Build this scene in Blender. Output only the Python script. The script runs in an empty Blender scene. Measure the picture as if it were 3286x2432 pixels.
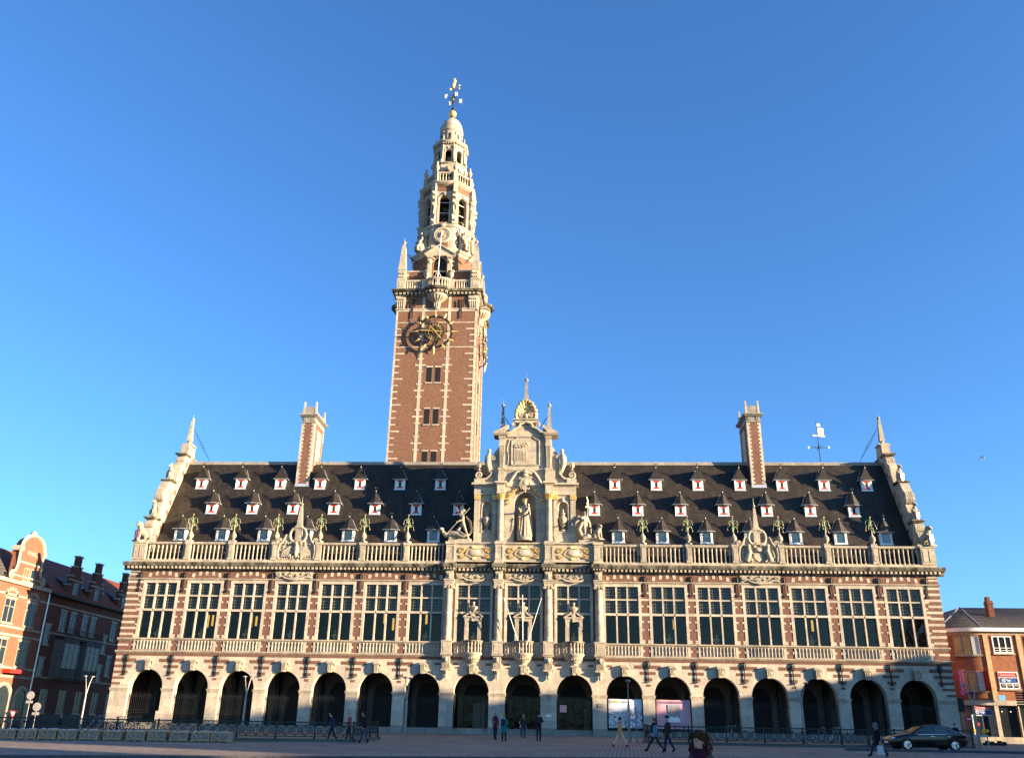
import bpy, bmesh, math, random
from mathutils import Matrix, Vector
R = math.radians
random.seed(7)
scene = bpy.context.scene
col = scene.collection

# ---------------------------------------------------------------- camera
CAM = Vector((3.0302, -73.0503, 0.506))
YAW, PITCH, ROLL, FPX = -0.05887, 0.37982, 0.017809, 2803.37
def cam_axes():
    f = Vector((math.sin(YAW)*math.cos(PITCH), math.cos(YAW)*math.cos(PITCH), math.sin(PITCH)))
    r = Vector((math.cos(YAW), -math.sin(YAW), 0)); u = r.cross(f)
    c, s = math.cos(ROLL), math.sin(ROLL)
    return c*r+s*u, -s*r+c*u, f
cr, cu, cf = cam_axes()
cd = bpy.data.cameras.new('camera'); cam = bpy.data.objects.new('camera', cd); col.objects.link(cam)
cd.sensor_fit = 'HORIZONTAL'; cd.sensor_width = 36.0; cd.lens = 36.0*FPX/3286.0
cd.clip_start = 0.3; cd.clip_end = 4000
M = Matrix((cr, cu, -cf)).transposed().to_4x4(); M.translation = CAM
cam.matrix_world = M
scene.camera = cam

# ---------------------------------------------------------------- sky, sun, exposure
SUN_AZ, SUN_EL = R(70.0), R(10.0)      # az measured from the facade's normal towards +X
w = bpy.data.worlds.new('World'); scene.world = w; w.use_nodes = True
nt = w.node_tree; nt.nodes.clear()
sky = nt.nodes.new('ShaderNodeTexSky'); sky.sky_type = 'NISHITA'; sky.sun_disc = False
sky.sun_elevation = R(12.0); sky.sun_rotation = R(110.0)
sky.altitude = 30; sky.air_density = 1.0; sky.dust_density = 0.9; sky.ozone_density = 1.4
bg = nt.nodes.new('ShaderNodeBackground'); bg.inputs['Strength'].default_value = 0.064
wo = nt.nodes.new('ShaderNodeOutputWorld')
tn = nt.nodes.new('ShaderNodeMix'); tn.data_type = 'RGBA'; tn.blend_type = 'MULTIPLY'; tn.inputs['Factor'].default_value = 1.0
tn.inputs['B'].default_value = (0.42, 0.825, 1.36, 1)
nt.links.new(sky.outputs[0], tn.inputs['A']); nt.links.new(tn.outputs['Result'], bg.inputs[0]); nt.links.new(bg.outputs[0], wo.inputs[0])
sd = bpy.data.lights.new('sun', 'SUN'); sd.energy = 5.0; sd.angle = R(0.53); sd.color = (1.0, 0.77, 0.50)
sun = bpy.data.objects.new('sun', sd); col.objects.link(sun)
SUNV = Vector((math.sin(SUN_AZ)*math.cos(SUN_EL), -math.cos(SUN_AZ)*math.cos(SUN_EL), math.sin(SUN_EL)))
sun.rotation_euler = SUNV.to_track_quat('Z', 'Y').to_euler(); sun.location = (90, -40, 60)
vs = scene.view_settings
vs.view_transform = 'Standard'; vs.look = 'None'; vs.gamma = 1.0; vs.exposure = 2.0
scene.render.resolution_x, scene.render.resolution_y = 1024, 757

# ---------------------------------------------------------------- mesh helpers
class MB:
    """collects shapes; build() links them as ONE mesh object"""
    def __init__(s): s.v = []; s.f = []; s.M = None
    def add(s, vs_, fs_):
        b = len(s.v)
        if s.M is not None: vs_ = [tuple(s.M @ Vector(p)) for p in vs_]
        s.v += vs_; s.f += [tuple(i+b for i in q) for q in fs_]; return s
    def box(s, x0, x1, y0, y1, z0, z1):
        return s.add([(x0,y0,z0),(x1,y0,z0),(x1,y1,z0),(x0,y1,z0),(x0,y0,z1),(x1,y0,z1),(x1,y1,z1),(x0,y1,z1)],
                     [(0,3,2,1),(4,5,6,7),(0,1,5,4),(1,2,6,5),(2,3,7,6),(3,0,4,7)])
    def cbox(s, cx, cy, cz, sx, sy, sz): return s.box(cx-sx/2, cx+sx/2, cy-sy/2, cy+sy/2, cz-sz/2, cz+sz/2)
    def frus(s, cx, cy, z0, z1, w0, d0, w1, d1):
        a = [(cx-w0/2,cy-d0/2,z0),(cx+w0/2,cy-d0/2,z0),(cx+w0/2,cy+d0/2,z0),(cx-w0/2,cy+d0/2,z0),
             (cx-w1/2,cy-d1/2,z1),(cx+w1/2,cy-d1/2,z1),(cx+w1/2,cy+d1/2,z1),(cx-w1/2,cy+d1/2,z1)]
        return s.add(a, [(0,3,2,1),(4,5,6,7),(0,1,5,4),(1,2,6,5),(2,3,7,6),(3,0,4,7)])
    def prism(s, poly, a, b, ax='y'):
        n = len(poly)
        if ax == 'y': vs_ = [(p[0],a,p[1]) for p in poly]+[(p[0],b,p[1]) for p in poly]
        elif ax == 'x': vs_ = [(a,p[0],p[1]) for p in poly]+[(b,p[0],p[1]) for p in poly]
        else: vs_ = [(p[0],p[1],a) for p in poly]+[(p[0],p[1],b) for p in poly]
        fs_ = [tuple(range(n)), tuple(range(2*n-1, n-1, -1))]+[(i,(i+1)%n,n+(i+1)%n,n+i) for i in range(n)]
        return s.add(vs_, fs_)
    def lathe(s, cx, cy, prof, n=12, rot=0.0, a0=0.0, a1=2*math.pi, sy=1.0):
        full = abs(a1-a0-2*math.pi) < 1e-6; m = n if full else n+1
        vs_ = []; fs_ = []
        for r_, z in prof:
            for i in range(m):
                t = rot+a0+(a1-a0)*i/n
                vs_.append((cx+r_*math.cos(t), cy+sy*r_*math.sin(t), z))
        for k in range(len(prof)-1):
            for i in range(n):
                j = (i+1) % m
                fs_.append((k*m+i, k*m+j, (k+1)*m+j, (k+1)*m+i))
        fs_.append(tuple(range(m-1, -1, -1))); fs_.append(tuple((len(prof)-1)*m+i for i in range(m)))
        return s.add(vs_, fs_)
    def tube(s, pts, rad, n=6, flat=1.0):
        pts = [Vector(p) for p in pts]; k = len(pts)
        if not hasattr(rad, '__len__'): rad = [rad]*k
        vs_ = []; fs_ = []; up = None
        for i, p in enumerate(pts):
            d = (pts[min(i+1, k-1)]-pts[max(i-1, 0)])
            d = d.normalized() if d.length > 1e-9 else Vector((0,0,1))
            if up is None:
                up = Vector((0,1,0)) if abs(d.y) < .9 else Vector((1,0,0))
            a = d.cross(up)
            a = a.normalized() if a.length > 1e-6 else d.orthogonal().normalized()
            b = a.cross(d).normalized(); up = b
            for j in range(n):
                t = 2*math.pi*j/n
                vs_.append(tuple(p+a*(rad[i]*math.cos(t))+b*(rad[i]*flat*math.sin(t))))
        for i in range(k-1):
            for j in range(n):
                fs_.append((i*n+j, i*n+(j+1)%n, (i+1)*n+(j+1)%n, (i+1)*n+j))
        fs_.append(tuple(range(n-1,-1,-1))); fs_.append(tuple((k-1)*n+j for j in range(n)))
        return s.add(vs_, fs_)
    def bar(s, p, q, r_, n=6): return s.tube([p, q], r_, n)
    def ball(s, c, r_, n=8, m=6):
        rx, ry, rz = r_ if hasattr(r_, '__len__') else (r_, r_, r_)
        vs_ = [(c[0],c[1],c[2]-rz)]; fs_ = []
        for i in range(1, m):
            t = -math.pi/2+math.pi*i/m
            for j in range(n):
                a = 2*math.pi*j/n
                vs_.append((c[0]+rx*math.cos(t)*math.cos(a), c[1]+ry*math.cos(t)*math.sin(a), c[2]+rz*math.sin(t)))
        vs_.append((c[0],c[1],c[2]+rz)); e = len(vs_)-1
        for j in range(n):
            fs_.append((0, 1+(j+1)%n, 1+j)); fs_.append((e, e-n+j, e-n+(j+1)%n))
        for i in range(m-2):
            for j in range(n):
                a = 1+i*n+j; b = 1+i*n+(j+1)%n
                fs_.append((a, b, b+n, a+n))
        return s.add(vs_, fs_)
    def spiral(s, cx, y, cz, r0, turns, start, sense, th, n=14, r1=.12):
        """scroll in the xz plane, from radius r0 winding inwards"""
        pts = []; rr = []
        for i in range(n+1):
            u = i/n; a = start+sense*turns*2*math.pi*u; r_ = r0*(1-u)+r0*r1*u
            pts.append((cx+r_*math.cos(a), y, cz+r_*math.sin(a))); rr.append(th*(1-.45*u))
        s.tube(pts, rr, 6); return s.ball(pts[-1], th*1.1, 6, 4)
    def archwall(s, x0, x1, z0, z1, cx, hw, zs, y0, y1, sill=None, n=14, rise=None):
        """wall x0..x1, z0..z1 between y0 (front) and y1 with an arched opening"""
        rise = hw if rise is None else rise; sill = z0 if sill is None else sill
        ar = [(cx+hw*math.cos(math.pi-math.pi*i/n), zs+rise*math.sin(math.pi-math.pi*i/n)) for i in range(n+1)]
        for y, rev in ((y0, False), (y1, True)):
            q = []
            def quad(a, b, c, d):
                q.append([(p[0], y, p[1]) for p in ((a,b,c,d) if not rev else (d,c,b,a))])
            quad((x0,z0),(cx-hw,z0),(cx-hw,zs),(x0,zs)); quad((cx+hw,z0),(x1,z0),(x1,zs),(cx+hw,zs))
            quad((x0,zs),(cx-hw,zs),(cx-hw,z1),(x0,z1)); quad((cx+hw,zs),(x1,zs),(x1,z1),(cx+hw,z1))
            for i in range(n): quad(ar[i], ar[i+1], (ar[i+1][0],z1), (ar[i][0],z1))
            if sill > z0: quad((cx-hw,z0),(cx+hw,z0),(cx+hw,sill),(cx-hw,sill))
            for v in q: s.add(v, [(0,1,2,3)])
        path = [(cx-hw,sill)]+ar+[(cx+hw,sill)]
        for i in range(len(path)-1):
            a, b = path[i], path[i+1]
            s.add([(a[0],y0,a[1]),(a[0],y1,a[1]),(b[0],y1,b[1]),(b[0],y0,b[1])], [(0,1,2,3)])
        s.add([(cx-hw,y0,sill),(cx+hw,y0,sill),(cx+hw,y1,sill),(cx-hw,y1,sill)], [(0,1,2,3)])
        s.add([(x0,y0,z1),(x1,y0,z1),(x1,y1,z1),(x0,y1,z1)], [(0,1,2,3)])
        return s
    def niche(s, cx, hw, zb, zs, y0, dep, n=10):
        """concave round niche: half cylinder and quarter dome behind plane y0"""
        for k in range(n):
            a, b = math.pi*k/n, math.pi*(k+1)/n
            pa = (cx-hw*math.cos(a), y0+dep*math.sin(a)); pb = (cx-hw*math.cos(b), y0+dep*math.sin(b))
            s.add([(pa[0],pa[1],zb),(pb[0],pb[1],zb),(pb[0],pb[1],zs),(pa[0],pa[1],zs)], [(0,1,2,3)])
        m = 6
        for i in range(m):
            e0, e1 = math.pi/2*i/m, math.pi/2*(i+1)/m
            for k in range(n):
                a, b = math.pi*k/n, math.pi*(k+1)/n
                P = lambda t, e: (cx-hw*math.cos(t)*math.cos(e), y0+dep*math.sin(t)*math.cos(e), zs+hw*math.sin(e))
                s.add([P(a,e0),P(b,e0),P(b,e1),P(a,e1)], [(0,1,2,3)])
        s.add([(cx-hw,y0,zb)]+[(cx-hw*math.cos(math.pi*k/n), y0+dep*math.sin(math.pi*k/n), zb) for k in range(1,n)]+[(cx+hw,y0,zb)], [tuple(range(n+1))])
        return s
    def mesh(s, name, m, ang=42):
        me = bpy.data.meshes.new(name); me.from_pydata(s.v, [], s.f); me.update()
        if isinstance(m, (list, tuple)):
            for q in m: me.materials.append(MAT[q])
        else: me.materials.append(MAT[m])
        me.shade_smooth(); me.set_sharp_from_angle(angle=R(ang))
        return me
    def build(s, name, m, parent=None, loc=(0,0,0), ang=42, **kw):
        return put(s.mesh(name, m, ang), name, parent, loc, **kw)

def put(me, name, parent=None, loc=(0,0,0), rz=0.0, scale=None, kind=None, label=None, cat=None, group=None):
    o = bpy.data.objects.new(name, me); col.objects.link(o); o.parent = parent
    o.location = loc; o.rotation_euler = (0, 0, rz)
    if scale is not None: o.scale = scale if hasattr(scale, '__len__') else (scale,)*3
    return tag(o, label, cat, group, kind)
def tag(o, label=None, cat=None, group=None, kind=None):
    if label: o['label'] = label
    if cat: o['category'] = cat
    if group: o['group'] = group
    if kind: o['kind'] = kind
    return o
def thing(name, label, cat, loc=(0,0,0), rz=0.0, group=None):
    o = put(None, name, None, loc, rz); o.empty_display_size = .2
    return tag(o, label, cat, group)
def copy_tree(o, parent=None):
    c = o.copy(); col.objects.link(c); c.parent = parent
    for ch in list(o.children): copy_tree(ch, c)
    return c
def lat(x): return -1.3*max(0.0, min(1.0, (-34-x)/10))
def ground_z(y, x=0.0): return (0.022*y if y < 0 else 0.0)+lat(x)
def at(px, py, Y):
    """photo pixel -> point on the plane y = Y"""
    d = cf+cr*((px-1643)/FPX)-cu*((py-1216)/FPX); return CAM+d*((Y-CAM.y)/d.y)
def trs(loc=(0,0,0), rz=0.0, sc=1.0): return Matrix.Translation(loc) @ Matrix.Rotation(rz, 4, 'Z') @ Matrix.Scale(sc, 4)
# ---------------------------------------------------------------- materials
MAT = {}
class NB:
    def __init__(s, name):
        m = bpy.data.materials.new(name); m.use_nodes = True; s.m = m; s.t = m.node_tree
        s.t.nodes.clear(); s.out = s.t.nodes.new('ShaderNodeOutputMaterial'); MAT[name] = m
    def n(s, t, **kw):
        q = s.t.nodes.new(t)
        for k, v in kw.items():
            if k in q.inputs.keys(): q.inputs[k].default_value = v
            else: setattr(q, k, v)
        return q
    def l(s, a, b): s.t.links.new(a, b)
    def pos(s): return s.n('ShaderNodeNewGeometry').outputs['Position']
    def scaled(s, v, sc):
        q = s.n('ShaderNodeVectorMath', operation='MULTIPLY'); s.l(v, q.inputs[0]); q.inputs[1].default_value = sc; return q.outputs[0]
    def noise(s, v, scale, detail=4, rough=.6):
        q = s.n('ShaderNodeTexNoise'); q.inputs['Scale'].default_value = scale; q.inputs['Detail'].default_value = detail
        q.inputs['Roughness'].default_value = rough; s.l(v, q.inputs['Vector']); return q.outputs['Fac']
    def ramp(s, fac, stops):
        q = s.n('ShaderNodeValToRGB'); e = q.color_ramp.elements
        e[0].position, e[0].color = stops[0][0], (*stops[0][1], 1); e[1].position, e[1].color = stops[-1][0], (*stops[-1][1], 1)
        for p, c in stops[1:-1]: x = e.new(p); x.color = (*c, 1)
        s.l(fac, q.inputs[0]); return q.outputs[0]
    def mix(s, fac, a, b, mode='MIX'):
        q = s.n('ShaderNodeMix', data_type='RGBA', blend_type=mode)
        for inp, v in ((q.inputs['Factor'], fac), (q.inputs['A'], a), (q.inputs['B'], b)):
            if hasattr(v, 'links'): s.l(v, inp)
            elif inp.name == 'Factor': inp.default_value = v
            else: inp.default_value = (*v, 1)
        return q.outputs['Result']
    def uv(s):
        """(x+y, z, 0): wall coordinates on axis-aligned faces"""
        p = s.n('ShaderNodeSeparateXYZ'); s.l(s.pos(), p.inputs[0])
        a = s.n('ShaderNodeMath', operation='ADD'); s.l(p.outputs[0], a.inputs[0]); s.l(p.outputs[1], a.inputs[1])
        c = s.n('ShaderNodeCombineXYZ'); s.l(a.outputs[0], c.inputs[0]); s.l(p.outputs[2], c.inputs[1]); return c.outputs[0]
    def bump(s, h, strength=.3, dist=.02):
        q = s.n('ShaderNodeBump'); q.inputs['Strength'].default_value = strength; q.inputs['Distance'].default_value = dist
        s.l(h, q.inputs['Height']); return q.outputs[0]
    def bsdf(s, colr, rough=.8, metal=0.0, nrm=None, spec=.35, **kw):
        b = s.n('ShaderNodeBsdfPrincipled')
        if hasattr(colr, 'links'): s.l(colr, b.inputs['Base Color'])
        else: b.inputs['Base Color'].default_value = (*colr, 1)
        if hasattr(rough, 'links'): s.l(rough, b.inputs['Roughness'])
        else: b.inputs['Roughness'].default_value = rough
        b.inputs['Metallic'].default_value = metal; b.inputs['Specular IOR Level'].default_value = spec
        for k, v in kw.items(): b.inputs[k].default_value = v
        if nrm is not None: s.l(nrm, b.inputs['Normal'])
        s.l(b.outputs[0], s.out.inputs[0]); return b
def plain(name, c, rough=.7, metal=0., var=.25, scale=6., spec=.35, **kw):
    k = NB(name); p = k.pos(); f = k.noise(p, scale, 5)
    d = tuple(x*(1-var) for x in c); e = tuple(min(1, x*(1+var*.6)) for x in c)
    k.bsdf(k.ramp(f, [(.3, d), (.7, e)]), rough, metal, k.bump(f, .12, .01), spec, **kw)
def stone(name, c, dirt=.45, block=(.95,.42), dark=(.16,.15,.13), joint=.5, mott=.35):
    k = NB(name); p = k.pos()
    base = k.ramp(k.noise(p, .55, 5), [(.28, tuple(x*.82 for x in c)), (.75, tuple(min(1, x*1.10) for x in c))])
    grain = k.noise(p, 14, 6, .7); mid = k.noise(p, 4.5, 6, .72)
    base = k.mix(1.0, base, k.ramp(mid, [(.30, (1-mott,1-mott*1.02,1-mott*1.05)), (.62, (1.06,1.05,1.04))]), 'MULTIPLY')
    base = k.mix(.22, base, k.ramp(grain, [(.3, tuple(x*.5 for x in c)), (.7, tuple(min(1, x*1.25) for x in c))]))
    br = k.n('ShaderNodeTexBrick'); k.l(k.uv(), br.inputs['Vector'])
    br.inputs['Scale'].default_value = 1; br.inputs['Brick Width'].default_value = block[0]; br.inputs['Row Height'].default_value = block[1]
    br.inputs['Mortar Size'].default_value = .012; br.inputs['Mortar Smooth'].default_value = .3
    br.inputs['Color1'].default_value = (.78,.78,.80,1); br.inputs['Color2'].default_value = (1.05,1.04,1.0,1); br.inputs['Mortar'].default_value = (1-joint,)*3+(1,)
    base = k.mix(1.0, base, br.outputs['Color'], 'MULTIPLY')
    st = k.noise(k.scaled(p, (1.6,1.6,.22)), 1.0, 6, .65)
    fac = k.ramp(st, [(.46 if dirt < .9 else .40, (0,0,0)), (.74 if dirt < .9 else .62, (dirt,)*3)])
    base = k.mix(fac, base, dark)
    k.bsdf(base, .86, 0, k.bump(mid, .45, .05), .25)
def brick(name, c, c2, mort, w=.22, h=.072, streak=.25):
    k = NB(name); p = k.pos(); u = k.uv()
    br = k.n('ShaderNodeTexBrick'); k.l(u, br.inputs['Vector']); br.inputs['Scale'].default_value = 1
    br.inputs['Brick Width'].default_value = w; br.inputs['Row Height'].default_value = h; br.inputs['Mortar Size'].default_value = .008
    br.inputs['Color1'].default_value = (*c,1); br.inputs['Color2'].default_value = (*c2,1); br.inputs['Mortar'].default_value = (*mort,1)
    v = k.noise(p, 3.2, 6, .75); big = k.noise(k.scaled(p, (.5,.5,.25)), 1., 5)
    base = k.mix(1., br.outputs['Color'], k.ramp(v, [(.25, (.62,.6,.6)), (.75, (1.25,1.2,1.15))]), 'MULTIPLY')
    base = k.mix(k.ramp(big, [(.45,(0,0,0)),(.8,(streak,)*3)]), base, tuple(x*.45 for x in c))
    k.bsdf(base, .88, 0, k.bump(br.outputs['Fac'], -.35, .01), .2)

stone('stone', (.52,.445,.335), .55, (1.2,.5), (.11,.10,.082), .3, .42)
stone('stone_pale', (.59,.51,.40), .42, (1.2,.55), (.17,.155,.13), .25)
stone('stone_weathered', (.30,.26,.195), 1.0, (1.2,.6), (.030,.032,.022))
stone('stone_grey', (.34,.315,.27), .6, (1.0,.5))
stone('statue', (.46,.39,.29), .55, (9,9), (.12,.11,.09), 0.0)
stone('plinth', (.13,.125,.115), .5, (.9,.3))
brick('brick', (.20,.092,.062), (.135,.062,.046), (.19,.135,.10))
brick('brick_tower', (.225,.105,.066), (.155,.073,.05), (.21,.15,.105))
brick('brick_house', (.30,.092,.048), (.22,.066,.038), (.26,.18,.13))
brick('brick_orange', (.36,.135,.065), (.29,.10,.048), (.28,.17,.11))
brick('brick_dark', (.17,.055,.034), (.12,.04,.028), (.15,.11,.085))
brick('brick_yellow', (.50,.36,.19), (.40,.28,.14), (.42,.36,.27))
def slate():
    k = NB('slate'); p = k.pos()
    a = k.noise(p, .35, 6, .7); st = k.noise(k.scaled(p, (1.3,.9,.10)), 1., 6, .7); fine = k.noise(p, 9, 4, .7)
    base = k.ramp(a, [(.25,(.022,.017,.014)), (.55,(.031,.024,.018)), (.8,(.042,.032,.022))])
    base = k.mix(k.ramp(st, [(.46,(0,0,0)),(.64,(.75,)*3)]), base, (.066,.048,.025))
    base = k.mix(.25, base, k.ramp(fine, [(.3,(.010,.009,.008)),(.7,(.05,.040,.031))]))
    br = k.n('ShaderNodeTexBrick'); k.l(k.uv(), br.inputs['Vector']); br.inputs['Scale'].default_value = 1
    br.inputs['Brick Width'].default_value = .22; br.inputs['Row Height'].default_value = .14; br.inputs['Mortar Size'].default_value = .012
    br.inputs['Color1'].default_value = (.6,.6,.62,1); br.inputs['Color2'].default_value = (1.15,1.12,1.1,1); br.inputs['Mortar'].default_value = (.45,.45,.45,1)
    base = k.mix(1., base, br.outputs['Color'], 'MULTIPLY')
    k.bsdf(base, .55, 0, k.bump(br.outputs['Fac'], -.4, .015), .3)
slate()
def tiles(name, c):
    k = NB(name); p = k.pos()
    wv = k.n('ShaderNodeTexWave', wave_type='BANDS', bands_direction='Z'); k.l(p, wv.inputs['Vector']); wv.inputs['Scale'].default_value = .95
    f = k.noise(p, 2.5, 5)
    base = k.ramp(f, [(.3, tuple(x*.6 for x in c)), (.75, tuple(x*1.2 for x in c))])
    base = k.mix(k.ramp(wv.outputs['Fac'], [(0,(.5,)*3),(.3,(0,0,0))]), base, tuple(x*.4 for x in c))
    k.bsdf(base, .75, 0, k.bump(wv.outputs['Fac'], .6, .05), .25)
tiles('roof_tile', (.25,.062,.030)); tiles('roof_tile_grey', (.10,.085,.07))
plain('white_paint', (.74,.74,.72), .5, 0, .12, 4)
plain('frame_grey', (.36,.36,.35), .6, 0, .2, 4)
plain('gilt_sunlit', (1.0,.84,.55), .4, .25, .1, 6)  # paler than the gold, with the sun's reflection put into the colour
plain('zinc', (.62,.63,.64), .38, .55, .25, 3)
plain('red_paint', (.40,.035,.02), .5, 0, .2, 5)
plain('gold', (.86,.58,.19), .42, .65, .25, 20)
plain('gilt_dull', (.66,.45,.13), .5, .6, .35, 20)
plain('iron', (.020,.022,.022), .55, .3, .3, 12)
plain('iron_green', (.016,.034,.032), .5, .2, .3, 12)
plain('verdigris', (.30,.38,.20), .6, .2, .4, 10)
plain('copper_flower', (.42,.27,.12), .55, .4, .4, 10)
plain('dark_slot', (.012,.010,.009), .6)
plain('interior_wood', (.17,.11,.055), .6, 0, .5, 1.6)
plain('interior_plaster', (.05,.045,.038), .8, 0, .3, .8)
plain('arcade_plaster_lit', (.17,.14,.105), .8, 0, .5, .7)  # paler plaster: light on the inner arches is put into the colour
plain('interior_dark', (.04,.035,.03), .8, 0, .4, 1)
plain('bronze', (.10,.085,.055), .45, .7, .4, 8)
plain('lamp_metal', (.22,.22,.215), .45, .4, .15, 4)
plain('sign_grey', (.40,.39,.37), .5, .2, .15, 4)
plain('black_rubber', (.014,.014,.014), .75)
plain('chrome', (.55,.56,.58), .18, 1.0, .05)
plain('car_paint', (.005,.005,.006), .2, 0, .1, 3, .4, **{'Coat Weight': .6, 'Coat Roughness': .06})
plain('tail_red', (.35,.01,.01), .2); plain('headlamp', (.7,.72,.75), .12, .2, .05, 3, .6)
plain('wood_crate', (.50,.30,.15), .8, 0, .35, 9)
plain('wrapped_stone', (.30,.28,.27), .5, 0, .4, 5)
plain('white_sack', (.48,.46,.44), .7, 0, .2, 7)
plain('kerb', (.075,.075,.078), .85, 0, .35, 4)
plain('sign_red', (.55,.03,.02), .4, 0, .08); plain('sign_white', (.78,.78,.76), .4, 0, .06); plain('sign_blue', (.02,.08,.30), .4, 0, .1)
plain('sign_pink', (.60,.05,.26), .5, 0, .12); plain('sky_blue_plate', (.16,.38,.62), .4, 0, .1)
plain('yellow_plastic', (.75,.42,.03), .5, 0, .1)
plain('red_brown_awning', (.22,.03,.02), .7); plain('curtain', (.45,.33,.12), .8, 0, .35, 3); plain('blind', (.55,.57,.58), .6, 0, .1, 2)
def emit(name, c, st):
    k = NB(name); e = k.n('ShaderNodeEmission'); e.inputs[0].default_value = (*c,1); e.inputs[1].default_value = st; k.l(e.outputs[0], k.out.inputs[0])
emit('reflection_glow', (1.0,.62,.12), .36); emit('screen_glow', (.55,.48,.85), .06); emit('shop_light', (1.0,.75,.4), .6)  # the first is an added glow for golden reflections in the windows
def glass(name, tint, gloss=.035, lead=None, leadc=(.20,.18,.13)):
    k = NB(name)
    tr = k.n('ShaderNodeBsdfTransparent'); tr.inputs[0].default_value = (*tint, 1)
    gl = k.n('ShaderNodeBsdfGlossy'); gl.inputs[0].default_value = (.95,.90,.80,1); gl.inputs[1].default_value = .04
    nz = k.bump(k.noise(k.pos(), .9, 3), .35, .10); k.l(nz, gl.inputs['Normal'])
    lw = k.n('ShaderNodeLayerWeight'); lw.inputs[0].default_value = .06
    mp = k.n('ShaderNodeMapRange'); mp.inputs['To Min'].default_value = gloss; mp.inputs['To Max'].default_value = .6; k.l(lw.outputs['Fresnel'], mp.inputs['Value'])
    mx = k.n('ShaderNodeMixShader'); k.l(mp.outputs[0], mx.inputs[0]); k.l(tr.outputs[0], mx.inputs[1]); k.l(gl.outputs[0], mx.inputs[2])
    res = mx.outputs[0]
    if lead:
        sp = k.n('ShaderNodeSeparateXYZ'); k.l(k.pos(), sp.inputs[0]); ms = []
        for ch, s_ in ((0, lead[0]), (2, lead[1])):
            a = k.n('ShaderNodeMath', operation='MULTIPLY'); k.l(sp.outputs[ch], a.inputs[0]); a.inputs[1].default_value = s_
            b = k.n('ShaderNodeMath', operation='FRACT'); k.l(a.outputs[0], b.inputs[0])
            c = k.n('ShaderNodeMath', operation='LESS_THAN'); k.l(b.outputs[0], c.inputs[0]); c.inputs[1].default_value = lead[2]; ms.append(c)
        o = k.n('ShaderNodeMath', operation='MAXIMUM'); k.l(ms[0].outputs[0], o.inputs[0]); k.l(ms[1].outputs[0], o.inputs[1])
        df = k.n('ShaderNodeBsdfDiffuse'); df.inputs[0].default_value = (*leadc, 1)
        m2 = k.n('ShaderNodeMixShader'); k.l(o.outputs[0], m2.inputs[0]); k.l(res, m2.inputs[1]); k.l(df.outputs[0], m2.inputs[2]); res = m2.outputs[0]
    k.l(res, k.out.inputs[0])
glass('glass', (.62,.57,.50)); glass('glass_door', (.30,.33,.32), .02); glass('glass_leaded', (.44,.42,.38), .05, (5.6, 4.2, .10))
glass('glass_dormer', (.30,.36,.34), .14, (6.5, 5.0, .10), (.10,.12,.10)); glass('glass_car', (.10,.13,.15), .16)
def paving():
    k = NB('paving'); p = k.pos()
    rt = k.n('ShaderNodeVectorRotate', rotation_type='Z_AXIS'); rt.inputs['Angle'].default_value = R(90+4); k.l(p, rt.inputs['Vector'])
    br = k.n('ShaderNodeTexBrick'); k.l(rt.outputs[0], br.inputs['Vector']); br.inputs['Scale'].default_value = 1
    br.inputs['Brick Width'].default_value = .44; br.inputs['Row Height'].default_value = .21; br.inputs['Mortar Size'].default_value = .024
    br.inputs['Color1'].default_value = (.25,.185,.145,1); br.inputs['Color2'].default_value = (.34,.26,.20,1); br.inputs['Mortar'].default_value = (.075,.068,.062,1)
    v = k.noise(p, .28, 6, .65); v2 = k.noise(p, 6, 4)
    base = k.mix(1., br.outputs['Color'], k.ramp(v, [(.3,(.7,.68,.68)),(.7,(1.25,1.2,1.15))]), 'MULTIPLY')
    base = k.mix(1., base, k.ramp(v2, [(.3,(.75,.75,.75)),(.7,(1.2,1.2,1.2))]), 'MULTIPLY')
    k.bsdf(base, .72, 0, k.bump(br.outputs['Fac'], -.5, .015), .4)
paving()
plain('pavement', (.22,.20,.185), .85, 0, .3, 1.2); plain('asphalt', (.05,.05,.053), .85, 0, .3, 3)
plain('soil', (.07,.06,.05), .9, 0, .4, 3)
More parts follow.
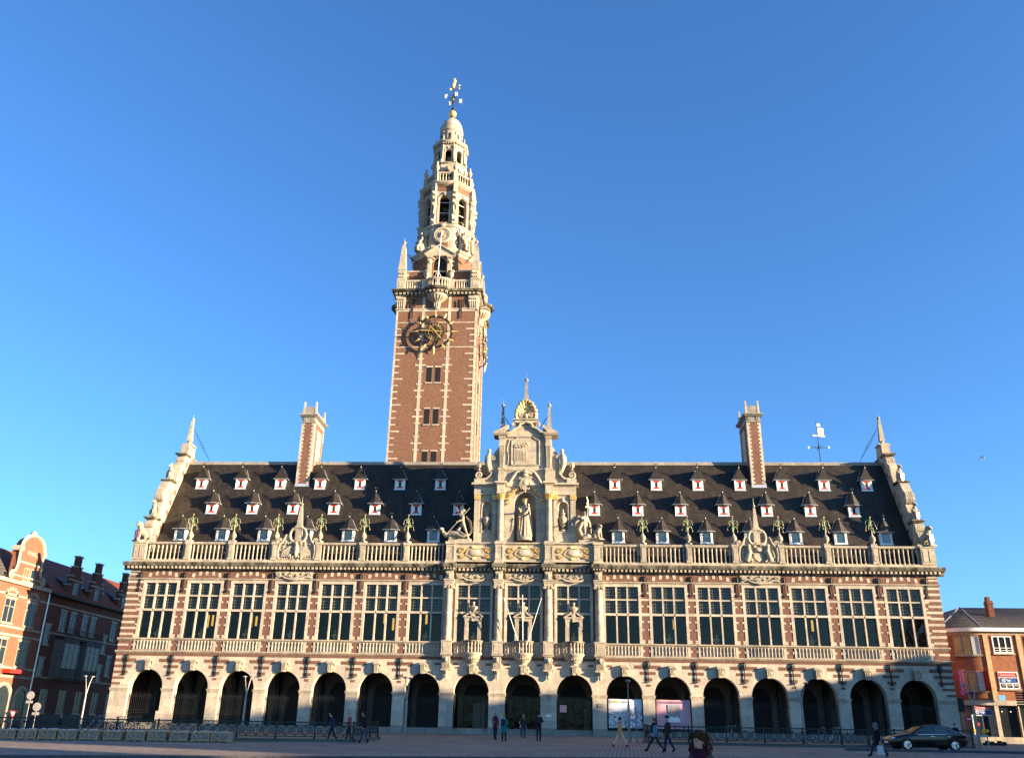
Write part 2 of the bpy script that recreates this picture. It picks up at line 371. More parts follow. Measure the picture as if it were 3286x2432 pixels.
# ---------------------------------------------------------------- ground
def sheet(name, pts, m, dz=0.0, **kw):
    me = bpy.data.meshes.new(name)
    me.from_pydata([(x, y, ground_z(y)+dz) for x, y in pts], [], [tuple(range(len(pts)))]); me.materials.append(MAT[m])
    return put(me, name, kind='structure', **kw)
def plaza():
    G = 900
    def kl(x): return -31.0+(x-.8)*.285
    def quads(name, Q, m):
        me = bpy.data.meshes.new(name); v = []; f = []
        for q in Q: f.append(tuple(range(len(v), len(v)+len(q)))); v += q
        me.from_pydata(v, [], f); me.materials.append(MAT[m]); return put(me, name, kind='structure')
    g = lambda x, y, d=0.0: (x, y, ground_z(y, x)+d)
    # raised square behind the kerb line, sloping up to the facade; a side street drops away at the left
    quads('square', [[g(-34,kl(-34)), g(105.5,-1.16), g(105.5,0), g(-34,0)]], 'paving')
    quads('side_street', [[g(-44,kl(-44)), g(-34,kl(-34)), g(-34,0), g(-44,0)], [g(-60,kl(-60)), g(-44,kl(-44)), g(-44,0), g(-60,0)], [g(-44,0), g(-34,0), g(-34,300), g(-44,300)]], 'pavement')
    quads('ground', [[g(-34,0,-.004), g(G,0,-.004), g(G,G,-.004), g(-34,G,-.004)], [(-G,0,-1.304),(-44,0,-1.304),(-44,G,-1.304),(-G,G,-1.304)], [(-G,-G,-1.74),(G,-G,-1.74),(G,-73,-1.74),(-G,-73,-1.74)]], 'pavement')
    quads('road', [[(-G,-73,-.13-.022*73),(G,-73,-.13-.022*73),(G,0,-.13),(-34,0,-.13),(-44,0,-1.43),(-G,0,-1.43)]], 'pavement')
    mb = MB(); n = 46
    for i in range(n):
        x0 = -34+i*(64/n); x1 = x0+64/n-.012
        z0, z1 = ground_z(kl(x0)), ground_z(kl(x1)); d = .16
        mb.add([(x0,kl(x0)-d,z0-.3),(x1,kl(x1)-d,z1-.3),(x1,kl(x1)+.001,z1-.3),(x0,kl(x0)+.001,z0-.3),(x0,kl(x0)-d,z0+.012),(x1,kl(x1)-d,z1+.012),(x1,kl(x1)+.001,z1+.012),(x0,kl(x0)+.001,z0+.012)],
               [(0,3,2,1),(4,5,6,7),(0,1,5,4),(1,2,6,5),(2,3,7,6),(3,0,4,7)])
    mb.build('kerb', 'kerb', kind='structure')
plaza()

# ---------------------------------------------------------------- the library, main wing
W = 33.35
BAY = [8.0+3.75*i for i in range(7)]                 # side bay centres
PIER = [9.875+3.75*i for i in range(6)]              # piers between side bays
CB = 4.083
ALLB = [-x for x in reversed(BAY)]+[-CB, 0., CB]+BAY
lib = thing('library_building', 'long brick and pale stone library with arcade, tall windows and steep dark roof', 'library')
def part(mb, name, m, parent=None, **kw): return mb.build(name, m, parent or lib, **kw)

# ground floor wall with seventeen arches
gw = MB(); edges = [-W]
for a, b in zip(ALLB[:-1], ALLB[1:]): edges.append((a+b)/2)
edges.append(W)
for i, c in enumerate(ALLB):
    gw.archwall(edges[i], edges[i+1], 0, 5.52, c, 1.41, 3.07, 0, .75, sill=.0, n=20, rise=1.43)
gw.box(-W, -W+.003, 0, .75, 0, 5.52); gw.box(W-.003, W, 0, .75, 0, 5.52)
part(gw, 'arcade_wall', 'stone_pale')
# plinth wall inside the side arches, steps in the three portals
for c in ALLB:
    mb = MB()
    if abs(c) < 5:
        for k in range(3): mb.box(c-1.40, c+1.40, -.02+.27*k, 1.4, .15*k, .15*(k+1))
        part(mb, 'steps', 'stone_grey')
    else:
        mb.box(c-1.409, c+1.409, .12, .62, 0, .45); part(mb, 'low_wall', 'stone_grey')
# imposts
for e0, e1 in zip([-W-1.41]+ALLB, ALLB+[W+1.41]):
    mb = MB(); a, b = max(e0+1.41, -W), min(e1-1.41, W)
    for z0, z1, d in ((2.80,2.88,.03),(2.88,2.97,.06),(2.97,3.03,.09)): mb.box(a-d, b+d, -d, .5, z0, z1)
    part(mb, 'impost', 'stone')
    mb = MB(); mb.box(a-.025, b+.025, -.03, .3, 0, .55); part(mb, 'pier_base', 'stone_grey')
# brick bands let into the stone
def band(x0, x1, z0, z1, proud=.012):
    part(MB().box(x0, x1, -proud, .05, z0, z1), 'brick_band', 'brick')
for s in (-1, 1):
    for px in PIER:
        for z0, z1, h in ((5.03,5.29,1.05),(4.58,4.81,.615),(4.13,4.35,.33),(3.70,3.88,.17)): band(s*px-h, s*px+h, z0, z1)
    for z0, z1, h in ((5.03,5.29,1.75),(4.58,4.81,1.45),(4.13,4.35,1.2),(3.70,3.88,.98),(3.27,3.45,.72)):
        a, b = sorted((s*(W+.0), s*(W-h))); band(a, b, z0, z1)
    for cx in (2.04, 6.125):
        band(s*cx-.95, s*cx-.5, 5.10, 5.27); band(s*cx+.5, s*cx+.95, 5.10, 5.27)
part(MB().box(-W-.012, W+.012, -.012, .75, 5.52, 5.76), 'brick_course', 'brick')
# arch keystones with scroll and mask
km = MB()
km.prism([(-.20,5.10),(.20,5.10),(.13,4.42),(-.13,4.42)], -.30, .0)
km.box(-.27,.27,-.36,0,5.10,5.17); km.box(-.24,.24,-.33,0,5.17,5.28)
for x in (-.12,0,.12): km.box(x-.03,x+.03,-.33,-.28,4.62,5.06)
for t in range(9):
    a = t*.7; km.ball((.30+.10*math.cos(a), -.13-.04*math.sin(a*2), 4.85+.22*math.sin(a)), .07, 6, 4); km.ball((-.28-.07*math.cos(a), -.10, 4.78+.2*math.sin(a)), .06, 6, 4)
kme = km.mesh('keystone', 'stone')
for c in ALLB:
    if abs(c) > 5: put(kme, 'keystone', lib, (c,0,0))
# iron wall anchors
am = MB(); am.box(-.04,.04,-.10,-.05,-1.62,.0); am.tube([(-.2,-.1,-1.6),(-.1,-.1,-1.54),(0,-.1,-1.6),(.1,-.1,-1.54),(.2,-.1,-1.6)], .028, 5)
for z, r_ in ((-.08,.09),(-.25,.15),(-.42,.13),(-.58,.09)):
    for s in (-1,1): am.spiral(s*r_*.72, -.085, z, r_*.7, .9, math.pi/2, -s, .028, 9)
am.ball((0,-.09,-.3), (.085,.05,.26), 8, 6)
ame = am.mesh('wall_anchor', 'iron')
for s in (-1, 1):
    for px in PIER+[32.38]:
        put(ame, 'wall_anchor', lib, (s*px,0,5.62)); put(ame, 'wall_anchor', lib, (s*px,0,12.26))

# first floor: brick piers, stone dressings
HWIN = 1.34
up = MB(); z0, z1 = 5.76, 12.45
xs = [-W]+[v for c in ALLB for v in (c-HWIN-.2, c+HWIN+.2)]+[W]
for i in range(0, len(xs), 2): up.box(xs[i], xs[i+1], 0, .7, z0, z1)
for c in ALLB:
    up.box(c-HWIN-.199, c+HWIN+.199, 0, .7, 11.50, z1); up.box(c-HWIN-.199, c+HWIN+.199, .0, .7, z0, 6.80)
up.box(-W, -W+.7, .7, 12.06, 0, 12.9); up.box(W-.7, W, .7, 12.06, 0, 12.9); up.box(-W, W, 12.06, 12.8, 0, 12.9)
part(up, 'brick_wall', 'brick')
def strip(name, prof, x0=-W, x1=W, m='stone', ret=True):
    mb = MB(); mb.prism(prof, x0, x1, 'x'); return part(mb, name, m)
strip('string_course', [(.0,5.74),(-.05,5.74),(-.08,5.80),(-.15,5.84),(-.15,5.90),(0,5.94)], -W-.12, W+.12, 'stone')
strip('sill_course', [(.0,6.70),(-.05,6.70),(-.10,6.78),(-.17,6.82),(-.17,6.90),(.1,6.94)], -W-.1, W+.1, 'stone')
strip('lintel_course', [(.0,11.60),(-.04,11.60),(-.07,11.66),(-.13,11.70),(-.13,11.76),(0,11.79)], -W-.08, W+.08, 'stone')
# blind balusters
bm = MB(); bm.lathe(0, 0, [(.085,0),(.085,.05),(.05,.07),(.075,.22),(.05,.40),(.045,.43),(.075,.45),(.075,.48),(.05,.50),(.075,.56),(.085,.60),(.085,.68)], 8)
bme = bm.mesh('blind_baluster', 'stone')
QZ = [(7.94,8.06,.17),(8.55,8.69,.17),(9.78,9.92,.17),(10.82,10.96,.17),(6.95,7.22,.20)]
qme = {}
def quoin(x, z0, z1, w, s):
    k = (round(z1-z0,3), w)
    if k not in qme: qme[k] = MB().box(0, w, -.026, .1, 0, z1-z0).mesh('quoin', 'stone_pale')
    put(qme[k], 'quoin', lib, (x if s > 0 else x-w, 0, z0))
def window(c, central=False):
    mb = MB(); a, b = c-HWIN, c+HWIN
    for s, x in ((1, a), (-1, b)):
        x0, x1 = (x-.22, x) if s > 0 else (x, x+.22)
        mb.box(x0, x1, -.03, .34, 6.93, 11.60)
    mb.box(a, b, -.03, .34, 11.39, 11.60)
    t = HWIN*2/3
    for x in (a+t, b-t): mb.box(x-.06, x+.06, .02, .30, 6.93, 11.39)
    for z, h, d in ((9.18,.085,-.03),(10.35,.05,.02)):
        for x0, x1 in ((a,a+t-.06),(a+t+.06,b-t-.06),(b-t+.06,b)): mb.box(x0, x1, d, .30, z-h, z+h)
    f = part(mb, 'window', 'stone_pale')
    for i in range(3):
        x0, x1 = a+t*i+(.06 if i else 0), a+t*(i+1)-(.06 if i < 2 else 0)
        for z0_, z1_, m in ((6.93,9.095,'glass'),(9.265,10.30,'glass_leaded'),(10.40,11.39,'glass_leaded')):
            me = bpy.data.meshes.new('pane'); me.from_pydata([(x0,.20,z0_),(x1,.20,z0_),(x1,.20,z1_),(x0,.20,z1_)], [], [(0,1,2,3)]); me.materials.append(MAT[m])
            put(me, 'pane', f)
            # thin iron glazing bar
        mb = MB(); mb.box(x0, x0+.03, .17, .22, 6.93, 9.08); mb.box(x1-.03, x1, .17, .22, 6.93, 9.08); mb.box(x0, x1, .17, .22, 9.05, 9.08); mb.box(x0+.03, x1-.03, .17, .22, 6.93, 6.97)
        mb.build('sash', 'iron', f)
    # panel under the window
    pn = MB(); pn.box(a-.22, b+.22, -.02, .1, 5.94, 6.70); pn.box(a-.22, b+.22, -.05, -.02, 5.94, 6.02); pn.box(a-.22, a-.02, -.05, -.02, 6.02, 6.70); pn.box(b+.02, b+.22, -.05, -.02, 6.02, 6.70)
    part(pn, 'parapet_panel', 'stone_pale')
    n = 10
    for i in range(n):
        x = a+.13+(b-a-.26)*i/(n-1)
        if central and abs(x-c) < .75: continue
        put(bme, 'blind_baluster', lib, (x, -.05, 6.02))
    if not central:
        for s, x in ((-1, a-.22), (1, b+.22)):
            for q0, q1, wq in QZ: quoin(x, q0, q1, wq, s)
            quoin(x, 6.28, 6.45, .15, s)
            quoin(x, 9.08, 9.30, .32, s); quoin(x, 10.27, 10.44, .32, s)
        # voussoirs of the flat brick arch
        if abs(abs(c)-19.25) > .1:
            for i in range(-2, 3):
                mb = MB(); dx = .56*i; zc = 12.22-.045*i*i; an = -.11*i
                M_ = Matrix.Translation((c+dx, 0, zc)) @ Matrix.Rotation(an, 4, 'Y'); mb.M = M_; mb.box(-.12, .12, -.02, .05, -.165, .165)
                part(mb, 'voussoir', 'stone_pale')
for c in ALLB: window(c, abs(c) < 5)
# corner stone stripes
for s in (-1, 1):
    for i in range(10):
        z = 7.12+i*.47
        if 9.0 < z+.1 < 9.4: pass
        x0 = 32.10 if i % 2 else 32.30
        a, b = sorted((s*(x0), s*(W+.022)))
        part(MB().box(a, b, -.022, .5, z, z+.19), 'stone_stripe', 'stone_pale')
    for z in (6.28, 12.0, 12.28):
        a, b = sorted((s*32.5, s*(W+.022))); part(MB().box(a, b, -.022, .5, z, z+.16), 'stone_stripe', 'stone_pale')

# main cornice
CP = [(.0,12.40),(-.06,12.40),(-.10,12.46),(-.13,12.50),(-.13,12.72),(-.48,12.75),(-.52,12.84),(-.60,12.92),(-.62,13.02),(-.55,13.07),(.35,13.10)]
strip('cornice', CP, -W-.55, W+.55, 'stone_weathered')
mo = MB(); n = 196
for i in range(n):
    x = -W-.1+(2*W+.2)*i/(n-1); mo.box(x-.085, x+.085, -.42, -.10, 12.53, 12.745)
part(mo, 'modillion_row', 'stone', kind='stuff')
# upper balustrade
strip('balustrade_plinth', [(-.28,13.09),(-.28,13.28),(-.24,13.32),(.16,13.32),(.16,13.09)], -W-.02, W+.02, 'stone')
bm = MB(); bm.lathe(0, 0, [(.10,0),(.10,.09),(.055,.12),(.062,.45),(.048,.60),(.075,.63),(.075,.69),(.05,.72),(.082,1.13),(.058,1.17),(.10,1.20),(.10,1.30)], 8, math.pi/8)
ume = bm.mesh('baluster', 'stone')
POST = [6.5]+PIER+[32.38]
def post(x, wd=.46):
    mb = MB(); mb.box(x-wd/2, x+wd/2, -.30, .18, 13.32, 14.62); mb.box(x-wd/2-.05, x+wd/2+.05, -.35, .23, 14.62, 14.83); mb.box(x-wd/2-.02, x+wd/2+.02, -.33, .21, 13.321, 13.45)
    mb.box(x-wd/2+.08, x+wd/2-.08, -.325, -.30, 13.55, 14.52)
    return part(mb, 'balustrade_post', 'stone')
for s in (-1, 1):
    for px in PIER: post(s*px)
    mb = MB(); a, b = sorted((s*32.25, s*(W+.02)))
    mb.box(a, b, -.34, .6, 13.32, 14.64); mb.box(a-.05, b+.05, -.39, .65, 14.64, 14.83)
    for u in (.12, .62): mb.box(min(a+u, b), min(a+u+.36, b), -.37, -.34, 13.5, 14.5)
    part(mb, 'corner_pedestal', 'stone')
    cuts = [6.62]+PIER+[32.30]
    for i in range(7):
        if i == 3: continue
        a, b = cuts[i]+(.23 if i else 0), cuts[i+1]-(.23 if i < 6 else .05)
        x0, x1 = sorted((s*a, s*b)); part(MB().prism([(-.22,14.61),(-.25,14.66),(-.25,14.77),(-.20,14.81),(.14,14.81),(.14,14.61)], x0, x1, 'x'), 'balustrade_rail', 'stone')
        for j in range(9): put(ume, 'baluster', lib, (s*(a+.21+(b-a-.42)*j/8), -.05, 13.32))
# roof
RY0, RZ0, RY1, RZ1 = .62, 12.56, 6.43, 23.78
KR = (RZ1-RZ0)/(RY1-RY0)
rf = MB(); X = 32.72
rf.add([(-X,RY0,RZ0),(X,RY0,RZ0),(X,RY1,RZ1),(-X,RY1,RZ1),(X,2*RY1-RY0,RZ0),(-X,2*RY1-RY0,RZ0)], [(0,1,2,3),(3,2,4,5)])
roof = part(rf, 'roof', 'slate')
MB().prism([(RY1-.22,RZ1-.30),(RY1-.16,RZ1+.02),(RY1,RZ1+.08),(RY1+.16,RZ1+.02),(RY1+.22,RZ1-.30)], -X, X, 'x').build('ridge_cap', 'stone_grey', roof)
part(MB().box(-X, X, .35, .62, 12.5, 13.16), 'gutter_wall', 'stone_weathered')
# dormers
def dormer_meshes(kind):
    d = {}; hw, h = (.53, .97) if kind == 1 else (.47, .93)
    dep = h/KR
    mb = MB(); mb.add([(-hw,0,0),(hw,0,0),(hw,0,h),(-hw,0,h),(-hw,dep+.25,h),(hw,dep+.25,h),(-hw,.25,0),(hw,.25,0)], [(0,1,2,3),(1,7,5,2),(0,3,4,6),(3,2,5,4)])
    mb.box(-hw-.05, hw+.05, -.10, .1, -.09, -.001)
    d['body'] = mb.mesh('dormer', 'zinc')
    # hood: bell-cast pyramid with a pointed front eave
    e, H, PY = hw+.20, 1.12, -.12; fr = -.34 if kind < 3 else -.20
    ring = lambda k, z, py: [(-e*k,fr*.55*k+py*(1-k),z),(0,fr*k*(1.15 if kind < 3 else .58)+py*(1-k),z),(e*k,fr*.55*k+py*(1-k),z),(e*k,z/KR+.04,z),(-e*k,z/KR+.04,z)]
    mb = MB(); zz = [(1,h-.01),(.80,h+.16),(.52,h+.45),(.28,h+.80),(.04,h+H)]; vv = []
    for k, z in zz: vv += ring(k, z, PY)
    ff = [(0,4,3,2,1)]
    for i in range(len(zz)-1):
        for j in range(5): ff.append((i*5+j, i*5+(j+1)%5, (i+1)*5+(j+1)%5, (i+1)*5+j))
    ff.append(tuple(20+j for j in range(5))); mb.add(vv, ff); d['hood'] = mb.mesh('hood', 'slate', 25)
    mb = MB()
    r0 = ring(1.0, h-.0, PY)
    for a, b in ((4,0),(0,1),(1,2),(2,3)): mb.tube([Vector(r0[a])+Vector((0,0,-.0)), Vector(r0[b])], .034, 4)
    for j in (3,):
        mb.tube([Vector(ring(k, z+.03, PY)[j])+Vector((0,-.05,0)) for k, z in zz], [.035,.032,.028,.024,.02], 5)
    mb.tube([Vector(ring(k, z+.03, PY)[4])+Vector((0,-.05,0)) for k, z in zz], [.035,.032,.028,.024,.02], 5)
    mb.ball((0,PY,h+H+.03), .055, 8, 5)
    d['flashing'] = mb.mesh('flashing', 'zinc')
    mb = MB(); zf = h+H; mb.bar((0,PY,zf), (0,PY,zf+.46), .016, 5); mb.ball((0,PY,zf+.14), .05, 6, 4)
    mb.bar((-.13,PY,zf+.32), (.13,PY,zf+.32), .014, 4); mb.bar((0,PY-.12,zf+.28), (0,PY+.12,zf+.28), .014, 4); mb.bar((-.10,PY,zf+.26), (-.10,PY,zf+.38), .022, 4); mb.bar((.07,PY,zf+.28),(.13,PY,zf+.40), .028, 4)
    d['finial'] = mb.mesh('finial', 'iron')
    fw = .07; mb = MB()
    mb.box(-hw, -hw+fw, -.05, .02, 0, h); mb.box(hw-fw, hw, -.05, .02, 0, h); mb.box(-hw+fw, hw-fw, -.05, .02, 0, fw); mb.box(-hw+fw, hw-fw, -.05, .02, h-fw, h)
    if kind == 1:
        i = .12; mb.box(-hw+fw+.03, -hw+fw+.11, -.07, .02, fw, h-fw); mb.box(hw-fw-.11, hw-fw-.03, -.07, .02, fw, h-fw)
    d['frame'] = mb.mesh('frame', 'white_paint')
    a, z0_, z1_ = hw-fw, fw, h-fw; zc = (z0_+z1_)/2
    if kind == 1:
        me = bpy.data.meshes.new('pane'); a -= .1; me.from_pydata([(-a,-.01,z0_),(a,-.01,z0_),(a,-.01,z1_),(-a,-.01,z1_)], [], [(0,1,2,3)]); me.materials.append(MAT['glass_dormer']); d['pane'] = me
    else:
        sw, sh = .12, .20
        d['white'] = MB().prism([(-a,z0_),(-sw,zc-sh),(-sw,zc+sh),(-a,z1_)], -.035, .01).mesh('white_shutter', 'white_paint')
        d['white2'] = MB().prism([(a,z0_),(sw,zc-sh),(sw,zc+sh),(a,z1_)], -.035, .01).mesh('white_shutter', 'white_paint')
        d['red'] = MB().prism([(-a,z0_),(a,z0_),(sw,zc-sh),(-sw,zc-sh)], -.030, .01).mesh('red_shutter', 'red_paint')
        d['red2'] = MB().prism([(-a,z1_),(a,z1_),(sw,zc+sh),(-sw,zc+sh)], -.030, .01).mesh('red_shutter', 'red_paint')
        d['slot'] = MB().box(-sw, sw, -.022, .01, zc-sh, zc+sh).mesh('slot', 'dark_slot')
    return d
DM = {1: dormer_meshes(1), 2: dormer_meshes(2), 3: dormer_meshes(3)}
NAME = {'hood':'hood','flashing':'flashing','finial':'finial','frame':'frame','pane':'pane','white':'white_shutter','white2':'white_shutter','red':'red_shutter','red2':'red_shutter','slot':'slot'}
def dormer(x, y, z, kind):
    d = DM[kind]; o = put(d['body'], 'dormer', lib, (x, y, z))
    for k, me in d.items():
        if k != 'body': put(me, NAME[k], o)
def on_roof(z): return RY0+(z-RZ0)/KR
for s in (-1, 1):
    for c in BAY: dormer(s*c, on_roof(15.42), 15.42, 1); dormer(s*c, on_roof(20.78), 20.78, 3)
    for c in [6.05]+PIER: dormer(s*c, on_roof(18.12), 18.12, 2)
# chimneys on the ridge
def chimney(s):
    cx = s*21.02; w_, y0, y1, zt = .62, 5.1, 8.4, 27.35
    o = part(MB().box(cx-w_, cx+w_, y0, y1, 19.5, zt), 'chimney', 'brick')
    nq = 17
    for k in range(nq):
        z = 20.9+k*.375
        for e in (-1, 1):
            a = .34 if True else .22
            x0, x1 = sorted((cx+e*(w_+.02), cx+e*(w_-.17))); mb = MB().box(x0, x1, y0-.02, y0+.30, z, z+.19); mb.build('quoin', 'stone_pale', o)
            x0, x1 = sorted((cx+e*(w_+.015), cx+e*(w_-.30))); mb = MB().box(x0, x1, y0-.014, y0+.45, z+.19, z+.375); mb.build('quoin', 'stone_pale', o)
    for e in (-1, 1):
        mb = MB()
        mb.prism([(y0-.005,21.4),(y0+.05,21.4),(y0+.05,27.3),(y0-.005,27.3)], cx+e*(w_+.008)-.003, cx+e*(w_+.008)+.003, 'x')
        mb.box(cx+e*w_-.06, cx+e*w_+.06, y0+1.0, y1-.9, 23.6, 26.9); mb.box(cx+e*w_-.10, cx+e*w_+.10, y0+.9, y1-.8, 23.4, 23.6)
        mb.box(cx+e*w_-.03, cx+e*w_+.03, y1-.3, y1+.02, 21.4, 27.3)
        mb.build('stone_panel', 'stone', o)
    mb = MB(); mb.box(cx-w_-.05, cx+w_+.05, y0-.05, y1+.05, zt, zt+.10); mb.box(cx-w_-.02, cx+w_+.02, y0-.02, y1+.02, zt+.10, zt+.52)
    for k in (-.45,-.3,.3,.45): mb.box(cx+k-.05, cx+k+.05, y0-.06, y0, zt+.14, zt+.48)
    for a, z_ in ((.10, zt+.52), (.22, zt+.60), (.30, zt+.70)): mb.box(cx-w_-a, cx+w_+a, y0-a, y1+a, z_, z_+.10)
    mb.box(cx-w_+.06, cx+w_-.06, y0+.05, y1-.05, zt+.80, zt+1.30)
    arc = [(cx+(w_-.06)*math.cos(t), zt+1.30+.36*math.sin(t)) for t in [math.pi*i/10 for i in range(11)]]
    mb.prism(arc, y0+.05, y0+.35); mb.prism(arc, y1-.35, y1-.05)
    mb.build('cap', 'stone_grey', o)
    for ex in (-1, 1):
        for yy in (y0+.12, y1-.12): MB().frus(cx+ex*(w_-.05), yy, zt+.80, zt+2.15, .22, .22, .13, .13).build('pinnacle', 'stone', o)
    MB().prism([(y0-.22,20.55),(y0,21.35),(y0+.1,21.35),(y0-.12,20.55)], cx-w_-.05, cx+w_+.05, 'x').build('lead_apron', 'zinc', o)
chimney(-1); chimney(1)
# stepped gables at the two ends
def gable(s):
    x0, x1 = sorted((s*32.60, s*W)); xm = (x0+x1)/2
    half = [(.35,12.6),(.45,14.9),(1.0,15.0),(1.15,17.1),(1.75,17.2),(1.95,18.3),(2.35,19.1),(2.2,20.0),(2.75,20.9),(3.9,21.0),(4.3,21.9),(4.5,23.0),(5.1,23.4),(5.3,24.1),(5.6,24.2),(5.75,25.4)]
    prof = half+[(2*RY1-y, z) for y, z in reversed(half)]
    o = part(MB().prism(prof, x0, x1, 'x'), 'gable', 'stone')
    for y, z, d in ((1.55,17.05,.62),(3.55,20.95,.62),(5.65,24.10,.62)):
        mb = MB(); mb.box(x0-.08, x1+.08, y-d, y+d*.8, z, z+.09); mb.box(x0-.18, x1+.18, y-d-.12, y+d*.8, z+.09, z+.20)
        mb.build('ledge', 'stone_weathered', o); MB().box(x0-.08, x1+.08, 2*RY1-y-d*.8, 2*RY1-y+d, z, z+.2).build('ledge', 'stone_weathered', o)
    # scroll consoles below each ledge, seen as ribbed rolls
    for (y, z, r_) in ((1.15,16.55,.38),(.95,15.75,.48),(3.05,20.40,.38),(2.35,19.45,.62),(5.25,23.60,.36),(4.95,22.85,.42)):
        mb = MB()
        for k in range(4):
            a = x0+.02+(x1-x0-.04)*k/4; b = a+(x1-x0-.04)/4-.035
            mb.prism([(y+r_*math.cos(t)*.75, z+r_*math.sin(t)) for t in [2*math.pi*i/12 for i in range(12)]], a, b, 'x')
        mb.prism([(y+r_*.93*math.cos(t)*.75, z+r_*.93*math.sin(t)) for t in [2*math.pi*i/12 for i in range(12)]], x0-.03, x1+.03, 'x')
        mb.build('console_scroll', 'stone', o)
    for y, z in ((1.5,15.5),(2.0,16.4),(2.75,18.0),(3.1,19.0),(3.7,20.1),(4.8,22.2),(5.3,23.2)):
        for e in (x0-.03, x1+.03): MB().ball((e,y,z), (.07,.26,.34), 8, 6).build('carved_boss', 'stone', o)
        MB().box(x0-.016, x1+.016, y+.25, y+.7, z-.1, z+.35).build('brick_patch', 'brick', o)
    mb = MB(); yc = RY1
    mb.prism([(yc-.50,24.30),(yc-.46,24.75),(yc-.30,24.95),(yc-.26,25.35),(yc+.26,25.35),(yc+.30,24.95),(yc+.46,24.75),(yc+.5,24.3)], x0-.02, x1+.02, 'x')
    mb.box(x0-.15, x1+.15, yc-.55, yc+.55, 25.35, 25.46); mb.box(x0-.05, x1+.05, yc-.4, yc+.4, 25.46, 25.58); mb.lathe(xm, yc, [(.26,25.58),(.20,25.66),(.17,25.78),(.24,25.86)], 10)
    mb.frus(xm, yc, 25.86, 28.0, .46, .46, .20, .20); mb.ball((xm,yc,28.14), .16, 10, 8); mb.bar((xm,yc,28.2), (xm,yc,28.6), .015, 4)
    mb.build('obelisk', 'stone', o)
    mb = MB(); a = Vector((xm-s*.1, yc, 27.35)); b = Vector((xm-s*2.35, yc, RZ1)); mb.tube([a, b], .02, 5)
    for k in range(9):
        c = a.lerp(b, .22+.075*k); r_ = .10+.13*math.exp(-((k-4)/2.)**2)
        mb.spiral(c.x+r_*.6, c.y, c.z+r_*.4, r_, .8, math.pi, 1, .012, 8); mb.spiral(c.x-r_*.6, c.y, c.z-r_*.4, r_, .8, 0, 1, .012, 8)
    mb.build('iron_stay', 'iron', o)
gable(-1); gable(1)
# rooms behind the openings
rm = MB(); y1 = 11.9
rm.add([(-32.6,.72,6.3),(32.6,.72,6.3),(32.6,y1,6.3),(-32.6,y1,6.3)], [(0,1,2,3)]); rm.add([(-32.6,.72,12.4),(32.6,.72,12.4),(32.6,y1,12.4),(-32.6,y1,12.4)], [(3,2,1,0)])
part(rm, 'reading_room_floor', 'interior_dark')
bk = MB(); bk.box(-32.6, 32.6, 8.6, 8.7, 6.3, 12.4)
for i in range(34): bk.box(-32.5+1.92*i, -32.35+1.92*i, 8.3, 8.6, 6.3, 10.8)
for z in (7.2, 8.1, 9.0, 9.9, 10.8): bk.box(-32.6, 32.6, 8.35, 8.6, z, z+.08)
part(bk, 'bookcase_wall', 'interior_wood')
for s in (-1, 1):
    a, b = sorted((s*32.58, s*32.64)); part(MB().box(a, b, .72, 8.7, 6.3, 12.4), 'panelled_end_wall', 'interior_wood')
ar = MB(); ar.box(-32.6, 32.6, 5.2, 5.4, .45, 5.4); part(ar, 'arcade_back_wall', 'arcade_plaster_lit')
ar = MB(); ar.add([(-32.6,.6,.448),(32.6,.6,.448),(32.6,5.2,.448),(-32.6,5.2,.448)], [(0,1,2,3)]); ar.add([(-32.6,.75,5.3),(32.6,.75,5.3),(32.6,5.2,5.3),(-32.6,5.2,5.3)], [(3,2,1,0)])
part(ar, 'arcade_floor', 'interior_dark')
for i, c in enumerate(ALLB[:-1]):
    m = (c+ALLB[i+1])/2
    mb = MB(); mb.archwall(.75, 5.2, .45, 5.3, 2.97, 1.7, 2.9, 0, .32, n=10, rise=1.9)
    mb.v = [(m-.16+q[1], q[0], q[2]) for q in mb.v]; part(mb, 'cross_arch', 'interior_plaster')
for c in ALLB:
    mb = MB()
    mb.archwall(c-1.6, c+1.6, .45, 4.9, c, 1.15, 2.9, 5.08, 5.19, n=10); part(mb, 'inner_arch', 'arcade_plaster_lit')
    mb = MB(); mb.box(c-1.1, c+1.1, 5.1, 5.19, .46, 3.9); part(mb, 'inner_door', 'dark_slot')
# iron grilles in the side arches
gm = MB()
for i in range(19): gm.box(-1.40+i*.1555-.011, -1.40+i*.1555+.011, .34, .362, .45, 2.62 if i % 2 else 2.8)
for z in (.62, 1.15, 2.35, 2.5): gm.box(-1.41, 1.41, .33, .37, z, z+.035)
for i in range(9): gm.spiral(-1.25+.31*i, .35, 1.38, .11, 1.0, 0, 1 if i % 2 else -1, .012, 8)
gme = gm.mesh('grille', 'iron')
for c in ALLB:
    if abs(c) > 5 and abs(c-8) > .1 and abs(c-11.75) > .1: put(gme, 'grille', lib, (c,0,0))
# glazed portal doors
for c in (-CB, 0., CB):
    mb = MB()
    for s in (-1, 1): mb.box(c+s*1.36-.04, c+s*1.36+.04, .3, .9, .45, 2.9)
    mb.box(c-1.4, c+1.4, 1.58, 1.66, 2.75, 2.9); mb.box(c-.03, c+.03, 1.58, 1.66, .46, 2.75); mb.box(c-.72, c-.67, 1.58, 1.66, .46, 2.75); mb.box(c+.67, c+.72, 1.58, 1.66, .46, 2.75)
    f = part(mb, 'portal_door', 'iron')
    for k in range(4):
        me = bpy.data.meshes.new('pane'); a = c-1.4+.7*k; me.from_pydata([(a,1.62,.46),(a+.66,1.62,.46),(a+.66,1.62,2.75),(a,1.62,2.75)], [], [(0,1,2,3)]); me.materials.append(MAT['glass_door']); put(me, 'pane', f)
part(MB().box(-CB-.05, -CB+.95, 2.0, 2.06, .46, 2.35), 'white_notice_board', 'white_paint')
